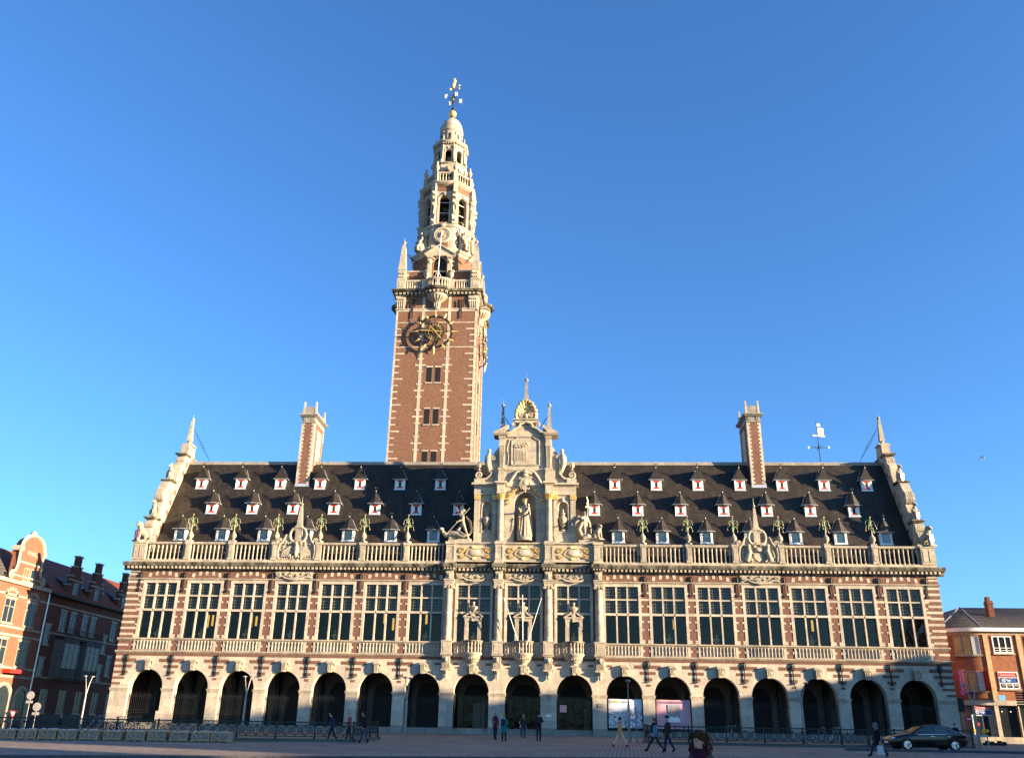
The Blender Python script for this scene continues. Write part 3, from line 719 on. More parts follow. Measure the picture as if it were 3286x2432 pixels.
part(MB().box(CB-1.15, CB-.62, 1.4, 1.46, 1.75, 2.28), 'display_screen', 'screen_glow')
part(MB().box(CB+.72, CB+1.02, 2.2, 2.5, .46, 2.0), 'grey_column', 'sign_grey')
# name plates on the piers
for x, z, w_, h_ in ((2.04,1.45,.42,.20),(-28.62,.95,1.35,.75),(2.04,2.62,.30,.07),(6.12,2.25,.42,.28)):
    part(MB().box(x-w_/2, x+w_/2, -.055, -.0, z-h_/2, z+h_/2), 'name_plate', 'stone_pale' if w_ > 1 else 'sign_white' if z < 1.5 else 'stone_grey')
# ---------------------------------------------------------------- figures
def skel(legs=((12,8),(-14,10)), arms=((10,8,15),(-10,8,15)), lean=0, turn=0, h=1.75, bulk=1.0):
    """joints of a figure facing -Y; angles in degrees, limbs given as (left, right)"""
    J = {}
    def leg(sx, a, k):
        hip = Vector((sx*.092, 0, .93)); a_, b_ = R(a), R(a-k)
        kn = hip+.44*Vector((0, -math.sin(a_), -math.cos(a_))); an = kn+.41*Vector((0, -math.sin(b_), -math.cos(b_)))
        t = R(a-k)*.6; to = an+Vector((sx*.02, -.17*math.cos(t), -.05+.17*math.sin(t)))
        he = an+Vector((0, .035, -.045))
        return hip, kn, an, to, he
    for n_, sx, (a, k) in (('L',-1,legs[0]),('R',1,legs[1])):
        for q, v in zip(('hip','kn','an','to','he'), leg(sx, a, k)): J[q+n_] = v
    low = min(J['anL'].z, J['anR'].z)-.085
    up = {'pel': (0,0,.96), 'wai': (0,.0,1.10), 'che': (0,.0,1.31), 'nk0': (0,.015,1.44), 'nk1': (0,-.005,1.53), 'hd': (0,-.015,1.62)}
    for n_, sx, (p, q, e) in (('L',-1,arms[0]),('R',1,arms[1])):
        p_, q_, e_ = R(p), R(q), R(p+e)
        sh = Vector((sx*.185, .015, 1.40)); el = sh+.285*Vector((sx*math.sin(q_), -math.sin(p_)*math.cos(q_), -math.cos(p_)*math.cos(q_)))
        q2 = q_*.4; wr = el+.245*Vector((sx*math.sin(q2), -math.sin(e_)*math.cos(q2), -math.cos(e_)*math.cos(q2)))
        ha = wr+.09*(wr-el).normalized()
        up['sh'+n_], up['el'+n_], up['wr'+n_], up['ha'+n_] = sh, el, wr, ha
    L = Matrix.Translation((0,0,.96)) @ Matrix.Rotation(R(turn), 4, 'Z') @ Matrix.Rotation(R(lean), 4, 'X') @ Matrix.Translation((0,0,-.96))
    for k, v in up.items(): J[k] = L @ Vector(v)
    sc = h/1.75
    for k in J: J[k] = (J[k]-Vector((0,0,low)))*sc
    J['_sc'] = sc; J['_L'] = L; J['_b'] = bulk; return J
def figure_mesh(name, J, mats):
    """one continuous skin-modifier body, head and hands; mats = skin, top, trousers, shoes, dark"""
    sc, bk = J['_sc'], J['_b']
    bm = bmesh.new(); sl = bm.verts.layers.skin.verify(); V = {}
    rad = {'pel':(.155,.115),'wai':(.145,.105),'che':(.165,.115),'nk0':(.085,.075),'nk1':(.058,.06),'hd':(.072,.085)}
    for s in 'LR': rad.update({'sh'+s:(.07,.07),'el'+s:(.052,.052),'wr'+s:(.036,.036),'ha'+s:(.028,.04),'hip'+s:(.10,.105),'kn'+s:(.068,.072),'an'+s:(.045,.05),'to'+s:(.045,.032),'he'+s:(.042,.04)})
    for k, r_ in rad.items():
        v = bm.verts.new(J[k]); b = bk if k[:2] not in ('hd','nk','to','he','ha') else 1
        v[sl].radius = (r_[0]*sc*b, r_[1]*sc*b); v[sl].use_root = (k == 'pel'); V[k] = v
    E = [('pel','wai'),('wai','che'),('che','nk0'),('nk0','nk1'),('nk1','hd')]
    for s in 'LR': E += [('che','sh'+s),('sh'+s,'el'+s),('el'+s,'wr'+s),('wr'+s,'ha'+s),('pel','hip'+s),('hip'+s,'kn'+s),('kn'+s,'an'+s),('an'+s,'to'+s),('an'+s,'he'+s)]
    for a, b in E: bm.edges.new((V[a], V[b]))
    me = bpy.data.meshes.new('tmp'); bm.to_mesh(me); bm.free()
    o = bpy.data.objects.new('tmp', me); col.objects.link(o)
    m = o.modifiers.new('s', 'SKIN'); m.use_smooth_shade = True
    m = o.modifiers.new('d', 'SUBSURF'); m.levels = 1; m.render_levels = 1
    dg = bpy.context.evaluated_depsgraph_get(); ev = bpy.data.meshes.new_from_object(o.evaluated_get(dg))
    vs_ = [tuple(v.co) for v in ev.vertices]; fs_ = [tuple(p.vertices) for p in ev.polygons]
    bpy.data.objects.remove(o); bpy.data.meshes.remove(ev)
    zone = {'nk1':0,'hd':0}
    for s in 'LR': zone.update({'ha'+s:0,'hip'+s:2,'kn'+s:2,'an'+s:2,'to'+s:3,'he'+s:3})
    zone['pel'] = 2
    keys = [(J[a], J[b], zone.get(b, 1) if b != 'pel' else 2) for a, b in E]
    def seg(p, a, b):
        d = b-a; t = max(0, min(1, (p-a).dot(d)/max(d.dot(d), 1e-9))); return (p-(a+d*t)).length
    mi = []
    for f in fs_:
        c = sum((Vector(vs_[i]) for i in f), Vector())/len(f)
        q = min(keys, key=lambda k: seg(c, k[0], k[1])-(.04 if k[2] == 3 else 0))[2]
        mi.append(q)
    mb = MB(); mb.v = vs_; mb.f = fs_
    rot = J['_L'].to_3x3().to_4x4()
    hc = J['hd']+rot @ Vector((0,-.005,.03))*sc
    def ext(fn, slot):
        n0 = len(mb.f); fn(); mi.extend([slot]*(len(mb.f)-n0))
    mb.M = Matrix.Translation(hc) @ rot @ Matrix.Scale(sc, 4)
    ext(lambda: mb.ball((0,.01,.02), (.079,.098,.108), 14, 10), 0)             # skull
    ext(lambda: mb.ball((0,-.035,-.055), (.055,.055,.06), 10, 8), 0)           # jaw
    ext(lambda: mb.tube([(0,-.088,.03),(0,-.108,-.015),(0,-.088,-.03)], [.010,.018,.012], 6), 0)   # nose
    ext(lambda: mb.tube([(-.045,-.078,.042),(0,-.092,.046),(.045,-.078,.042)], .010, 5), 0)        # brow
    ext(lambda: (mb.ball((-.08,.012,.0), (.012,.022,.032), 6, 5), mb.ball((.08,.012,.0), (.012,.022,.032), 6, 5)), 0)
    ext(lambda: (mb.ball((-.03,-.083,.022), (.012,.008,.007), 6, 4), mb.ball((.03,-.083,.022), (.012,.008,.007), 6, 4)), 4)
    ext(lambda: mb.tube([(-.022,-.083,-.06),(0,-.092,-.058),(.022,-.083,-.06)], .006, 5), 4 if mats[0] == 'skin' else 0)
    for s in 'LR':
        w_, h_ = J['wr'+s], J['ha'+s]; d = (h_-w_).normalized(); sx = -1 if s == 'L' else 1
        q = d.to_track_quat('-Z', 'Y').to_matrix().to_4x4()
        mb.M = Matrix.Translation(h_) @ q @ Matrix.Scale(sc, 4)
        for i, ln in enumerate((.062,.072,.068,.052)):
            y = -.03+.02*i; ext(lambda: mb.tube([(0,y,-.02),(-sx*.006,y*1.05,-.02-ln*.55),(-sx*.028,y*1.05,-.02-ln)], [.010,.0095,.007], 5), 0)
        ext(lambda: mb.tube([(0,-.035,.03),(-sx*.012,-.062,.0),(-sx*.022,-.062,-.03)], [.012,.011,.008], 5), 0)
    mb.M = None
    me = mb.mesh(name, list(mats), 70)
    me.polygons.foreach_set('material_index', mi); me.update()
    return me
def robe(mb, prof, folds=9, amp=.10, n=36, cx=0, cy=0, sy=.75):
    vs_ = []; fs_ = []
    for k, (r_, z, dx, dy) in enumerate(prof):
        u = 1-k/(len(prof)-1)
        for i in range(n):
            t = 2*math.pi*i/n; rr = r_*(1+amp*u*math.sin(folds*t+1.3*k*.2)+amp*.5*u*math.sin((folds+4)*t+1))
            vs_.append((cx+dx+rr*math.cos(t), cy+dy+rr*sy*math.sin(t), z))
    for k in range(len(prof)-1):
        for i in range(n): fs_.append((k*n+i, k*n+(i+1)%n, (k+1)*n+(i+1)%n, (k+1)*n+i))
    fs_.append(tuple(range(n-1,-1,-1))); fs_.append(tuple((len(prof)-1)*n+i for i in range(n)))
    mb.add(vs_, fs_)

# ---------------------------------------------------------------- central bays
COLX = [-6.125, -2.04, 2.04, 6.125]
for x in COLX:
    mb = MB()                                        # corbel with mask and pendant
    mb.prism([(.0,4.75),(-.18,4.80),(-.34,5.10),(-.46,5.55),(-.52,5.82),(0,5.82)], x-.30, x+.30, 'x'); mb.box(x-.44, x+.44, -.62, 0, 5.82, 5.92); mb.box(x-.48, x+.48, -.68, 0, 5.92, 5.98)
    mb.box(x-.40, x+.40, -.42, 0, 4.70, 4.82); mb.lathe(x, -.18, [(.30,4.70),(.22,4.56),(.16,4.48),(.10,4.42),(.12,4.30),(.10,4.14),(.03,4.02)], 10)
    mb.ball((x,-.50,5.52), (.17,.14,.2), 10, 8)
    for t in range(10):
        a = t*.628; mb.ball((x+.27*math.cos(a), -.42, 5.55+.24*math.sin(a)), .085, 6, 5)
    for s in (-1, 1):
        for k in range(3): mb.tube([(x+s*.10*(k+.4),-.42,5.30),(x+s*.12*(k+.4),-.38,5.05),(x+s*.10*(k+.3),-.30,4.85)], .055, 6)
        mb.ball((x+s*.36,-.24,4.95), (.08,.1,.14), 6, 5)
    part(mb, 'corbel', 'stone')
    mb = MB(); mb.box(x-.40, x+.40, -.66, 0, 5.98, 6.86); mb.box(x-.44, x+.44, -.70, 0, 6.86, 6.96); mb.box(x-.27, x+.27, -.68, -.66, 6.12, 6.74)
    part(mb, 'column_pedestal', 'stone')
    mb = MB(); mb.lathe(x, -.32, [(.38,6.96),(.38,7.05),(.34,7.10),(.37,7.16),(.33,7.22),(.315,7.3)], 20)
    mb.lathe(x, -.32, [(.315,7.3),(.315,8.0),(.345,8.0),(.345,8.12),(.31,8.12),(.30,9.3),(.33,9.3),(.33,9.42),(.30,9.42),(.285,10.4),(.31,10.4),(.31,10.5),(.28,10.5),(.27,11.08)], 20)
    for t in range(14):
        a = math.pi+math.pi*(t+.5)/14; mb.bar((x+.30*math.cos(a),-.32+.30*math.sin(a),7.32), (x+.262*math.cos(a),-.32+.262*math.sin(a),11.05), .018, 4)
    c = part(mb, 'column', 'stone')
    mb = MB(); mb.box(x-.36, x+.36, -.66, .0, 11.30, 11.40); mb.lathe(x, -.32, [(.27,11.08),(.31,11.14),(.33,11.3)], 16)
    for s in (-1, 1): mb.spiral(x+s*.33, -.62, 11.20, .13, 1.4, math.pi/2, s, .05, 12); mb.bar((x+s*.33,-.6,11.2), (x+s*.33,-.05,11.2), .11, 10)
    mb.build('capital', 'gilt_dull' if False else 'stone', c)
    mb = MB(); mb.box(x-.36, x+.36, -.60, .0, 11.40, 11.52); mb.box(x-.39, x+.39, -.64, .0, 11.52, 11.70); mb.box(x-.44, x+.44, -.70, 0, 11.70, 11.82); mb.box(x-.30, x+.30, -.52, 0, 11.82, 12.52)
    mb.ball((x,-.54,12.15), (.14,.10,.2), 8, 6); mb.ball((x,-.56,11.93), (.2,.08,.08), 8, 5)
    for s in (-1, 1): mb.ball((x+s*.17,-.5,12.2), (.08,.08,.22), 6, 5)
    mb.box(x-.36, x+.36, -.62, 0, 12.52, 12.56)
    part(mb, 'entablature_block', 'stone')
    cp = [(-.0,12.56),(-.62,12.56),(-.62,12.74),(-.92,12.76),(-1.02,12.94),(-1.04,13.05),(-.97,13.09),(0,13.11)]
    part(MB().prism(cp, x-.56, x+.56, 'x'), 'cornice_ressaut', 'stone_weathered')
    mb = MB()
    for k in range(4): mb.box(x-.42+.24*k, x-.30+.24*k, -.84, -.60, 12.58, 12.742)
    part(mb, 'modillions', 'stone', kind='stuff')
# frieze ornament over the three central windows and the two cartouche windows
def frieze(c, w_):
    mb = MB()
    mb.prism([(c-w_,11.79),(c-w_,12.39),(c+w_,12.39),(c+w_,11.79),(c+w_*.62,11.80),(c+w_*.45,11.66),(c,11.58),(c-w_*.45,11.66),(c-w_*.62,11.80)], -.06, .02)
    mb.tube([(c-w_*.95,-.1,11.86),(c-w_*.62,-.12,11.98),(c-w_*.42,-.14,11.80),(c,-.16,11.70),(c+w_*.42,-.14,11.80),(c+w_*.62,-.12,11.98),(c+w_*.95,-.1,11.86)], [.05,.08,.09,.11,.09,.08,.05], 7)
    for s in (-1, 1):
        mb.spiral(c+s*w_*.80, -.14, 12.06, .20, 1.5, 0 if s > 0 else math.pi, s, .06, 14); mb.spiral(c+s*w_*.46, -.13, 12.20, .13, 1.3, 0, -s, .045, 12)
        mb.tube([(c+s*w_*.46,-.12,12.05),(c+s*w_*.3,-.14,12.0),(c+s*w_*.16,-.15,12.1)], .05, 6)
    mb.spiral(c-.28, -.15, 12.12, .14, 1.2, math.pi, 1, .05, 12); mb.spiral(c+.28, -.15, 12.12, .14, 1.2, 0, -1, .05, 12)
    mb.tube([(c+.42*math.cos(t), -.15, 12.12+.27*math.sin(t)) for t in [math.pi+math.pi*i/10 for i in range(11)]], .05, 6)
    rnd = random.Random(int(c*100)+5)
    for k in range(14): mb.ball((c+rnd.uniform(-.3,.3), -.13, 12.12+rnd.uniform(-.2,.16)), rnd.uniform(.05,.09), 6, 5)
    return part(mb, 'frieze_ornament', 'stone')
for c in (-CB, 0, CB): frieze(c, 1.55)
for c in (-19.25, 19.25): frieze(c, 1.62)
# round balconies
bb = MB(); bb.lathe(0, 0, [(.085,0),(.085,.06),(.05,.09),(.085,.30),(.05,.55),(.06,.58),(.085,.66),(.085,.80)], 8)
bbm = bb.mesh('balcony_baluster', 'stone')
for c in (-CB, 0., CB):
    mb = MB(); P_, Q_ = math.pi, 2*math.pi
    mb.lathe(c, .0, [(.80,5.84),(.86,5.90),(.90,5.96),(.90,6.02),(.82,6.06)], 18, 0, P_, Q_)
    mb.lathe(c, .0, [(.12,4.95),(.24,5.05),(.34,5.20),(.36,5.30),(.55,5.42),(.60,5.55),(.72,5.70),(.80,5.84)], 18, 0, P_, Q_)
    mb.prism([(c-.22,5.10),(c+.22,5.10),(c+.13,4.45),(c-.13,4.45)], -.34, .0); mb.box(c-.28, c+.28, -.40, 0, 5.06, 5.16)
    for x in (-.12, 0, .12): mb.box(c+x-.03, c+x+.03, -.37, -.33, 4.62, 5.02)
    for t in range(9):
        a = t*.7; mb.ball((c+.33+.10*math.cos(a),-.13,4.72+.2*math.sin(a)), .075, 6, 4); mb.ball((c-.30-.06*math.cos(a),-.11,4.75+.2*math.sin(a)), .06, 6, 4)
    for k in range(11):
        a = math.pi+math.pi*(k+.5)/11; mb.ball((c+.66*math.cos(a), .66*math.sin(a), 5.62), .07, 6, 4)
    o = part(mb, 'balcony', 'stone')
    for k in range(9):
        a = math.pi+math.pi*(k+.5)/9; put(bbm, 'balcony_baluster', o, (c+.79*math.cos(a), .79*math.sin(a), 6.06))
    mb = MB()
    mb.lathe(c, 0, [(.70,6.86),(.89,6.86),(.92,6.92),(.90,6.99),(.70,6.99)], 18, 0, P_, Q_); mb.build('balcony_rail', 'stone_weathered', o)
    # window aedicule with broken pediment
    mb = MB()
    for s in (-1, 1): mb.box(c+s*.53-.16, c+s*.53+.16, -.16, .02, 6.95, 8.55); mb.box(c+s*.56-.10, c+s*.56+.10, -.21, -.15, 8.15, 8.5)
    mb.box(c-.70, c+.70, -.18, .02, 8.55, 8.72); mb.box(c-.80, c+.80, -.27, .02, 8.80, 8.90); mb.box(c-.72, c+.72, -.2, .02, 8.72, 8.80); mb.prism([(c-.13,8.86),(c+.13,8.86),(c+.09,8.5),(c-.09,8.5)], -.26, -.1)
    for s in (-1, 1):
        mb.prism([(c+s*.84,8.90),(c+s*.30,9.22),(c+s*.20,9.22),(c+s*.26,9.10),(c+s*.62,8.90)], -.27, .02); mb.spiral(c+s*.30, -.18, 9.16, .12, 1.1, math.pi/2, s, .05, 10)
    mb.box(c-.17, c+.17, -.22, .0, 8.88, 9.16)
    part(mb, 'aedicule', 'stone')
# flag poles on the middle balcony
for dx, dy, dz, b in ((-1.22,-.75,3.15,-.30),(-.02,-1.05,3.35,.0),(1.15,-.75,3.15,.32)):
    mb = MB(); mb.tube([(b,-.72,6.7),(b+dx,-.72+dy,6.7+dz+.3)], [.038,.026], 8); mb.ball((b+dx,-.72+dy,6.7+dz+.32), .05, 6, 5)
    o = mb.build('flag_pole', 'white_paint')
    tag(o, ('bare white flag pole leaning left over the middle balcony','bare white flag pole standing upright in the middle balcony','bare white flag pole leaning right over the middle balcony')[(dx > -1)+(dx > 1)], 'flag pole', 'flag poles of the middle balcony')

# ---------------------------------------------------------------- attic and crowning gable
mb = MB(); mb.box(-6.42, 6.42, -.18, 1.6, 13.08, 14.72); part(mb, 'attic_base', 'stone')
mb = MB()
for a, b, d in ((13.08,13.34,.10),(14.72,14.80,.06),(14.80,14.90,.16)): mb.box(-6.5, 6.5, -.18-d, 1.62, a, b)
part(mb, 'attic_moulding', 'stone')
for x, wd in ((-6.15,.74),(-2.06,.70),(2.06,.70),(6.15,.74)):
    mb = MB(); mb.box(x-wd/2, x+wd/2, -.42, .0, 13.34, 14.72); mb.box(x-wd/2-.06, x+wd/2+.06, -.50, 0, 14.72, 14.94); mb.box(x-wd/2-.04, x+wd/2+.04, -.46, 0, 13.12, 13.36)
    for e in (-1, 1): mb.box(x+e*(wd/2-.07)-.04, x+e*(wd/2-.07)+.04, -.45, -.42, 13.5, 14.6)
    mb.box(x-wd/2+.03, x+wd/2-.03, -.448, -.42, 14.54, 14.61); mb.box(x-wd/2+.03, x+wd/2-.03, -.448, -.42, 13.49, 13.56)
    part(mb, 'attic_pedestal', 'stone')
def gold_cartouche(c, w_):
    st = MB(); st.ball((c,-.20,14.05), (w_*.40,.12,.30), 16, 8)
    o = part(st, 'cartouche', 'stone_pale'); mb = MB()
    ring = [(c+w_*.46*math.cos(t)*(1+.07*math.sin(6*t)), -.26, 14.05+.40*math.sin(t)*(1+.07*math.cos(4*t))) for t in [2*math.pi*i/28 for i in range(29)]]
    mb.tube(ring, .028, 5)
    for s in (-1, 1):
        for cz, r_, q in ((14.20,.26,1.6),(13.80,.17,1.3)):
            mb.spiral(c+s*w_*.78, -.25, cz, r_, q, math.pi if s > 0 else 0, -s if cz > 14 else s, .042, 18)
        mb.tube([(c+s*w_*.5,-.26,14.35),(c+s*w_*.62,-.27,14.48),(c+s*w_*.8,-.26,14.46)], .035, 5)
        mb.tube([(c+s*w_*.5,-.26,13.78),(c+s*w_*.62,-.27,13.62),(c+s*w_*.85,-.26,13.6)], .032, 5)
        for k in range(6): mb.ball((c+s*w_*(.5+.09*k), -.26, 14.05+.16*math.sin(k*2.1)), .038, 6, 4)
    for k in range(5): mb.tube([(c-.16+.08*k,-.26,14.42),(c-.2+.1*k,-.28,14.6)], .03, 4); mb.tube([(c-.12+.06*k,-.26,13.66),(c-.16+.08*k,-.27,13.5)], .028, 4)
    mb.build('gilt_scrolls', 'gold', o)
gold_cartouche(-4.1, 1.45); gold_cartouche(0, 1.45); gold_cartouche(4.1, 1.45)

FY = .55                                             # face of the crowning gable
mb = MB()
mb.archwall(-4.33, -2.35, 14.9, 19.55, -3.25, .40, 18.15, FY, FY+.5, sill=16.05, n=12); mb.niche(-3.25, .40, 16.05, 18.15, FY+.02, .42)
mb.archwall(2.35, 4.33, 14.9, 19.55, 3.25, .40, 18.15, FY, FY+.5, sill=16.05, n=12); mb.niche(3.25, .40, 16.05, 18.15, FY+.02, .42)
mb.archwall(-2.35, 2.35, 14.9, 20.2, .03, .98, 18.45, FY, FY+.6, sill=15.05, n=18); mb.niche(.03, .98, 15.05, 18.45, FY+.02, .98)
mb.box(-4.33, -4.05, FY+.5, 4.2, 14.9, 20.1); mb.box(4.05, 4.33, FY+.5, 4.2, 14.9, 20.1); mb.box(-4.05, 4.05, FY+1.6, FY+1.7, 14.9, 20.1)
st = part(mb, 'gable_stage', 'stone')
fl = MB()
for k in range(11):
    a = math.pi*(k+.5)/11; P = lambda e: (.03-.955*math.cos(a)*math.cos(e), FY+.02+.955*math.sin(a)*math.cos(e), 18.45+.955*math.sin(e))
    fl.tube([P(e*.19) for e in range(8)], .045, 5)
fl.build('niche_shell', 'stone', st)
for x in (-2.06, 2.08):
    mb = MB(); mb.box(x-.36, x+.36, -.06, .55, 14.94, 15.1); mb.lathe(x, .24, [(.33,15.1),(.33,15.18),(.28,15.24),(.30,15.30),(.265,15.36),(.265,16.4),(.225,18.70)], 18)
    c = part(mb, 'gable_column', 'stone')
    mb = MB(); mb.lathe(x, .24, [(.23,18.70),(.25,18.85),(.33,19.10),(.36,19.16)], 12)
    for t in range(12):
        a = t*.5236
        for zz, q in ((18.85,.27),(19.02,.33)): mb.tube([(x+.23*math.cos(a),.24+.23*math.sin(a),zz-.12),(x+q*math.cos(a),.24+q*math.sin(a),zz),(x+(q+.05)*math.cos(a),.24+(q+.05)*math.sin(a),zz+.02)], [.05,.045,.03], 5)
    mb.build('gilt_capital', 'gold', c)
    mb = MB(); mb.box(x-.36, x+.36, -.12, .55, 19.16, 19.24); mb.box(x-.33, x+.33, -.08, .55, 19.24, 19.95); mb.box(x-.42, x+.42, -.17, .55, 19.95, 20.05); mb.box(x-.52, x+.52, -.28, .6, 20.05, 20.20); part(mb, 'entablature_block', 'stone')
for s in (-1, 1):
    for x, w_ in ((4.12,.22),(2.62,.16)):
        mb = MB(); mb.box(s*x-w_, s*x+w_, FY-.10, FY+.02, 14.95, 18.72); mb.box(s*x-w_-.05, s*x+w_+.05, FY-.15, FY, 14.9, 15.15); o = part(mb, 'pilaster', 'stone')
        mb = MB()
        for k in range(7):
            for zz in (18.82, 19.0): mb.ball((s*x-w_+2*w_*k/6, FY-.13, zz+.05*math.sin(k*2)), (.07,.06,.10), 6, 5)
        mb.box(s*x-w_-.04, s*x+w_+.04, FY-.12, FY, 19.08, 19.16); mb.build('gilt_capital', 'gold', o)
    a, b = sorted((s*2.42, s*4.40))
    mb = MB(); mb.box(a, b, FY-.14, FY+.6, 19.16, 19.26); mb.box(a, b, FY-.10, FY+.6, 19.26, 19.92); mb.box(a, b+.0, FY-.20, FY+.6, 19.92, 20.02)
    a2, b2 = sorted((s*2.5, s*4.62)); mb.box(a2, b2, FY-.36, FY+.7, 20.02, 20.18); part(mb, 'side_entablature', 'stone')
    # niche surround
    mb = MB(); mb.box(s*3.25-.50, s*3.25+.50, FY-.05, FY, 15.92, 16.05); mb.tube([(s*3.25+.46*math.cos(t), FY-.02, 18.15+.46*math.sin(t)) for t in [math.pi*i/12 for i in range(13)]], .05, 5); mb.ball((s*3.25, FY-.08, 18.72), (.16,.08,.2), 8, 6)
    for e in (-1, 1): mb.box(s*3.25+e*.46-.04, s*3.25+e*.46+.04, FY-.04, FY, 16.05, 18.15)
    part(mb, 'niche_surround', 'stone')
# shield and swan-neck pediment over the main niche
mb = MB()
for s in (-1, 1):
    pts = [(s*1.62,FY-.1,19.98),(s*1.35,FY-.12,20.25),(s*1.05,FY-.14,20.75),(s*.75,FY-.15,21.15),(s*.42,FY-.16,21.30)]
    mb.tube(pts, [.10,.13,.14,.13,.10], 8); mb.spiral(s*.46, FY-.2, 21.12, .20, 1.3, math.pi/2, s, .08, 14)
mb.prism([(-1.6,19.9),(-1.3,20.25),(-1.0,20.75),(-.7,21.1),(-.3,21.25),(.3,21.25),(.7,21.1),(1.0,20.75),(1.3,20.25),(1.6,19.9)], FY-.06, FY+.3)
part(mb, 'swan_neck_pediment', 'stone')
mb = MB(); mb.prism([(-.36,20.6),(.36,20.6),(.34,20.0),(.20,19.62),(0,19.5),(-.20,19.62),(-.34,20.0)], FY-.30, FY-.08); mb.ball((0,FY-.24,20.2), (.30,.12,.36), 12, 8)
for s in (-1, 1): mb.spiral(s*.42, FY-.25, 20.62, .16, 1.2, 0, s, .06, 12); mb.tube([(s*.40,FY-.24,20.3),(s*.46,FY-.25,19.95),(s*.28,FY-.24,19.6)], .06, 6)
mb.ball((0,FY-.28,20.85), (.30,.16,.16), 10, 6); mb.ball((0,FY-.26,21.12), (.34,.18,.14), 10, 6); mb.ball((0,FY-.26,21.34), (.16,.12,.12), 8, 6); mb.ball((0,FY-.25,19.42), .09, 8, 6)
part(mb, 'heraldic_shield', 'stone')
mb = MB()
for s in (-1, 1):
    pts = [(s*.42,FY-.1,20.15),(s*.62,FY-.12,19.75),(s*.95,FY-.12,19.4),(s*1.25,FY-.1,19.25),(s*1.42,FY-.1,18.85),(s*1.42,FY-.1,18.4)]
    rnd = random.Random(3)
    for i in range(len(pts)-1):
        a, b = Vector(pts[i]), Vector(pts[i+1])
        for k in range(8): c = a.lerp(b, k/8); mb.ball((c.x+rnd.uniform(-.13,.13), c.y+rnd.uniform(-.05,.03), c.z+rnd.uniform(-.12,.12)), rnd.uniform(.05,.10), 6, 5)
part(mb, 'gilt_garland', 'gold', kind='stuff')
# upper stage with relief panel
UY = .62
mb = MB(); mb.box(-2.32, 2.28, UY, 3.4, 20.15, 24.55); mb.box(-2.6, 2.6, UY-.05, 3.4, 20.15, 21.35); part(mb, 'upper_stage', 'stone')
mb = MB(); mb.box(-2.45, 2.42, UY-.12, 1.5, 21.35, 21.5); part(mb, 'stage_moulding', 'stone')
for x in (-2.08, 2.0):
    mb = MB()
    mb.prism([(x-.24,20.2),(x+.24,20.2),(x+.28,20.75),(x+.22,21.35),(x-.22,21.35),(x-.28,20.75)], UY-.34, UY)
    mb.box(x-.30, x+.30, UY-.36, UY, 21.35, 21.5); mb.prism([(x-.18,21.5),(x+.18,21.5),(x+.25,23.55),(x-.25,23.55)], UY-.22, UY)
    for k in range(4): mb.bar((x-.13+.087*k,UY-.23,21.6), (x-.18+.12*k,UY-.23,23.5), .022, 4)
    mb.box(x-.28, x+.28, UY-.26, UY, 23.55, 23.7); mb.box(x-.24, x+.24, UY-.24, UY, 23.7, 24.25); mb.box(x-.30, x+.30, UY-.30, UY, 24.25, 24.5); part(mb, 'herm_pilaster', 'stone')
mb = MB()
fr = [(-1.22,21.85),(1.20,21.85),(1.20,24.05),(.75,24.30),(.70,24.62),(-.70,24.62),(-.75,24.30),(-1.22,24.05)]
mb.tube([(p[0],UY-.05,p[1]) for p in fr+[fr[0]]], .065, 6); mb.prism(fr, UY-.02, UY+.05)
for s in (-1, 1): mb.tube([(s*1.55,UY-.04,21.9),(s*1.48,UY-.05,22.6),(s*1.60,UY-.05,23.3),(s*1.42,UY-.05,24.2)], .05, 5)
o = part(mb, 'relief_panel', 'stone')
mb = MB()                                            # relief of a building in flames, seen at an angle
for k in range(9):
    x = -1.02+.13*k; t = 1-.035*k; mb.box(x, x+.085, UY-.09, UY-.02, 22.25, 22.25+1.15*t); mb.box(x, x+.085, UY-.11, UY-.08, 22.8, 22.95)
for k in range(16): mb.ball((-.95+.075*k, UY-.06, 23.55+.12*math.sin(k*1.9)+.012*k), .10, 6, 5)
mb.prism([(-.95,22.15),(.2,22.75),(.95,21.95),(.9,21.92),(-.95,21.92)], UY-.06, UY-.02); mb.build('carved_scene', 'stone', o)
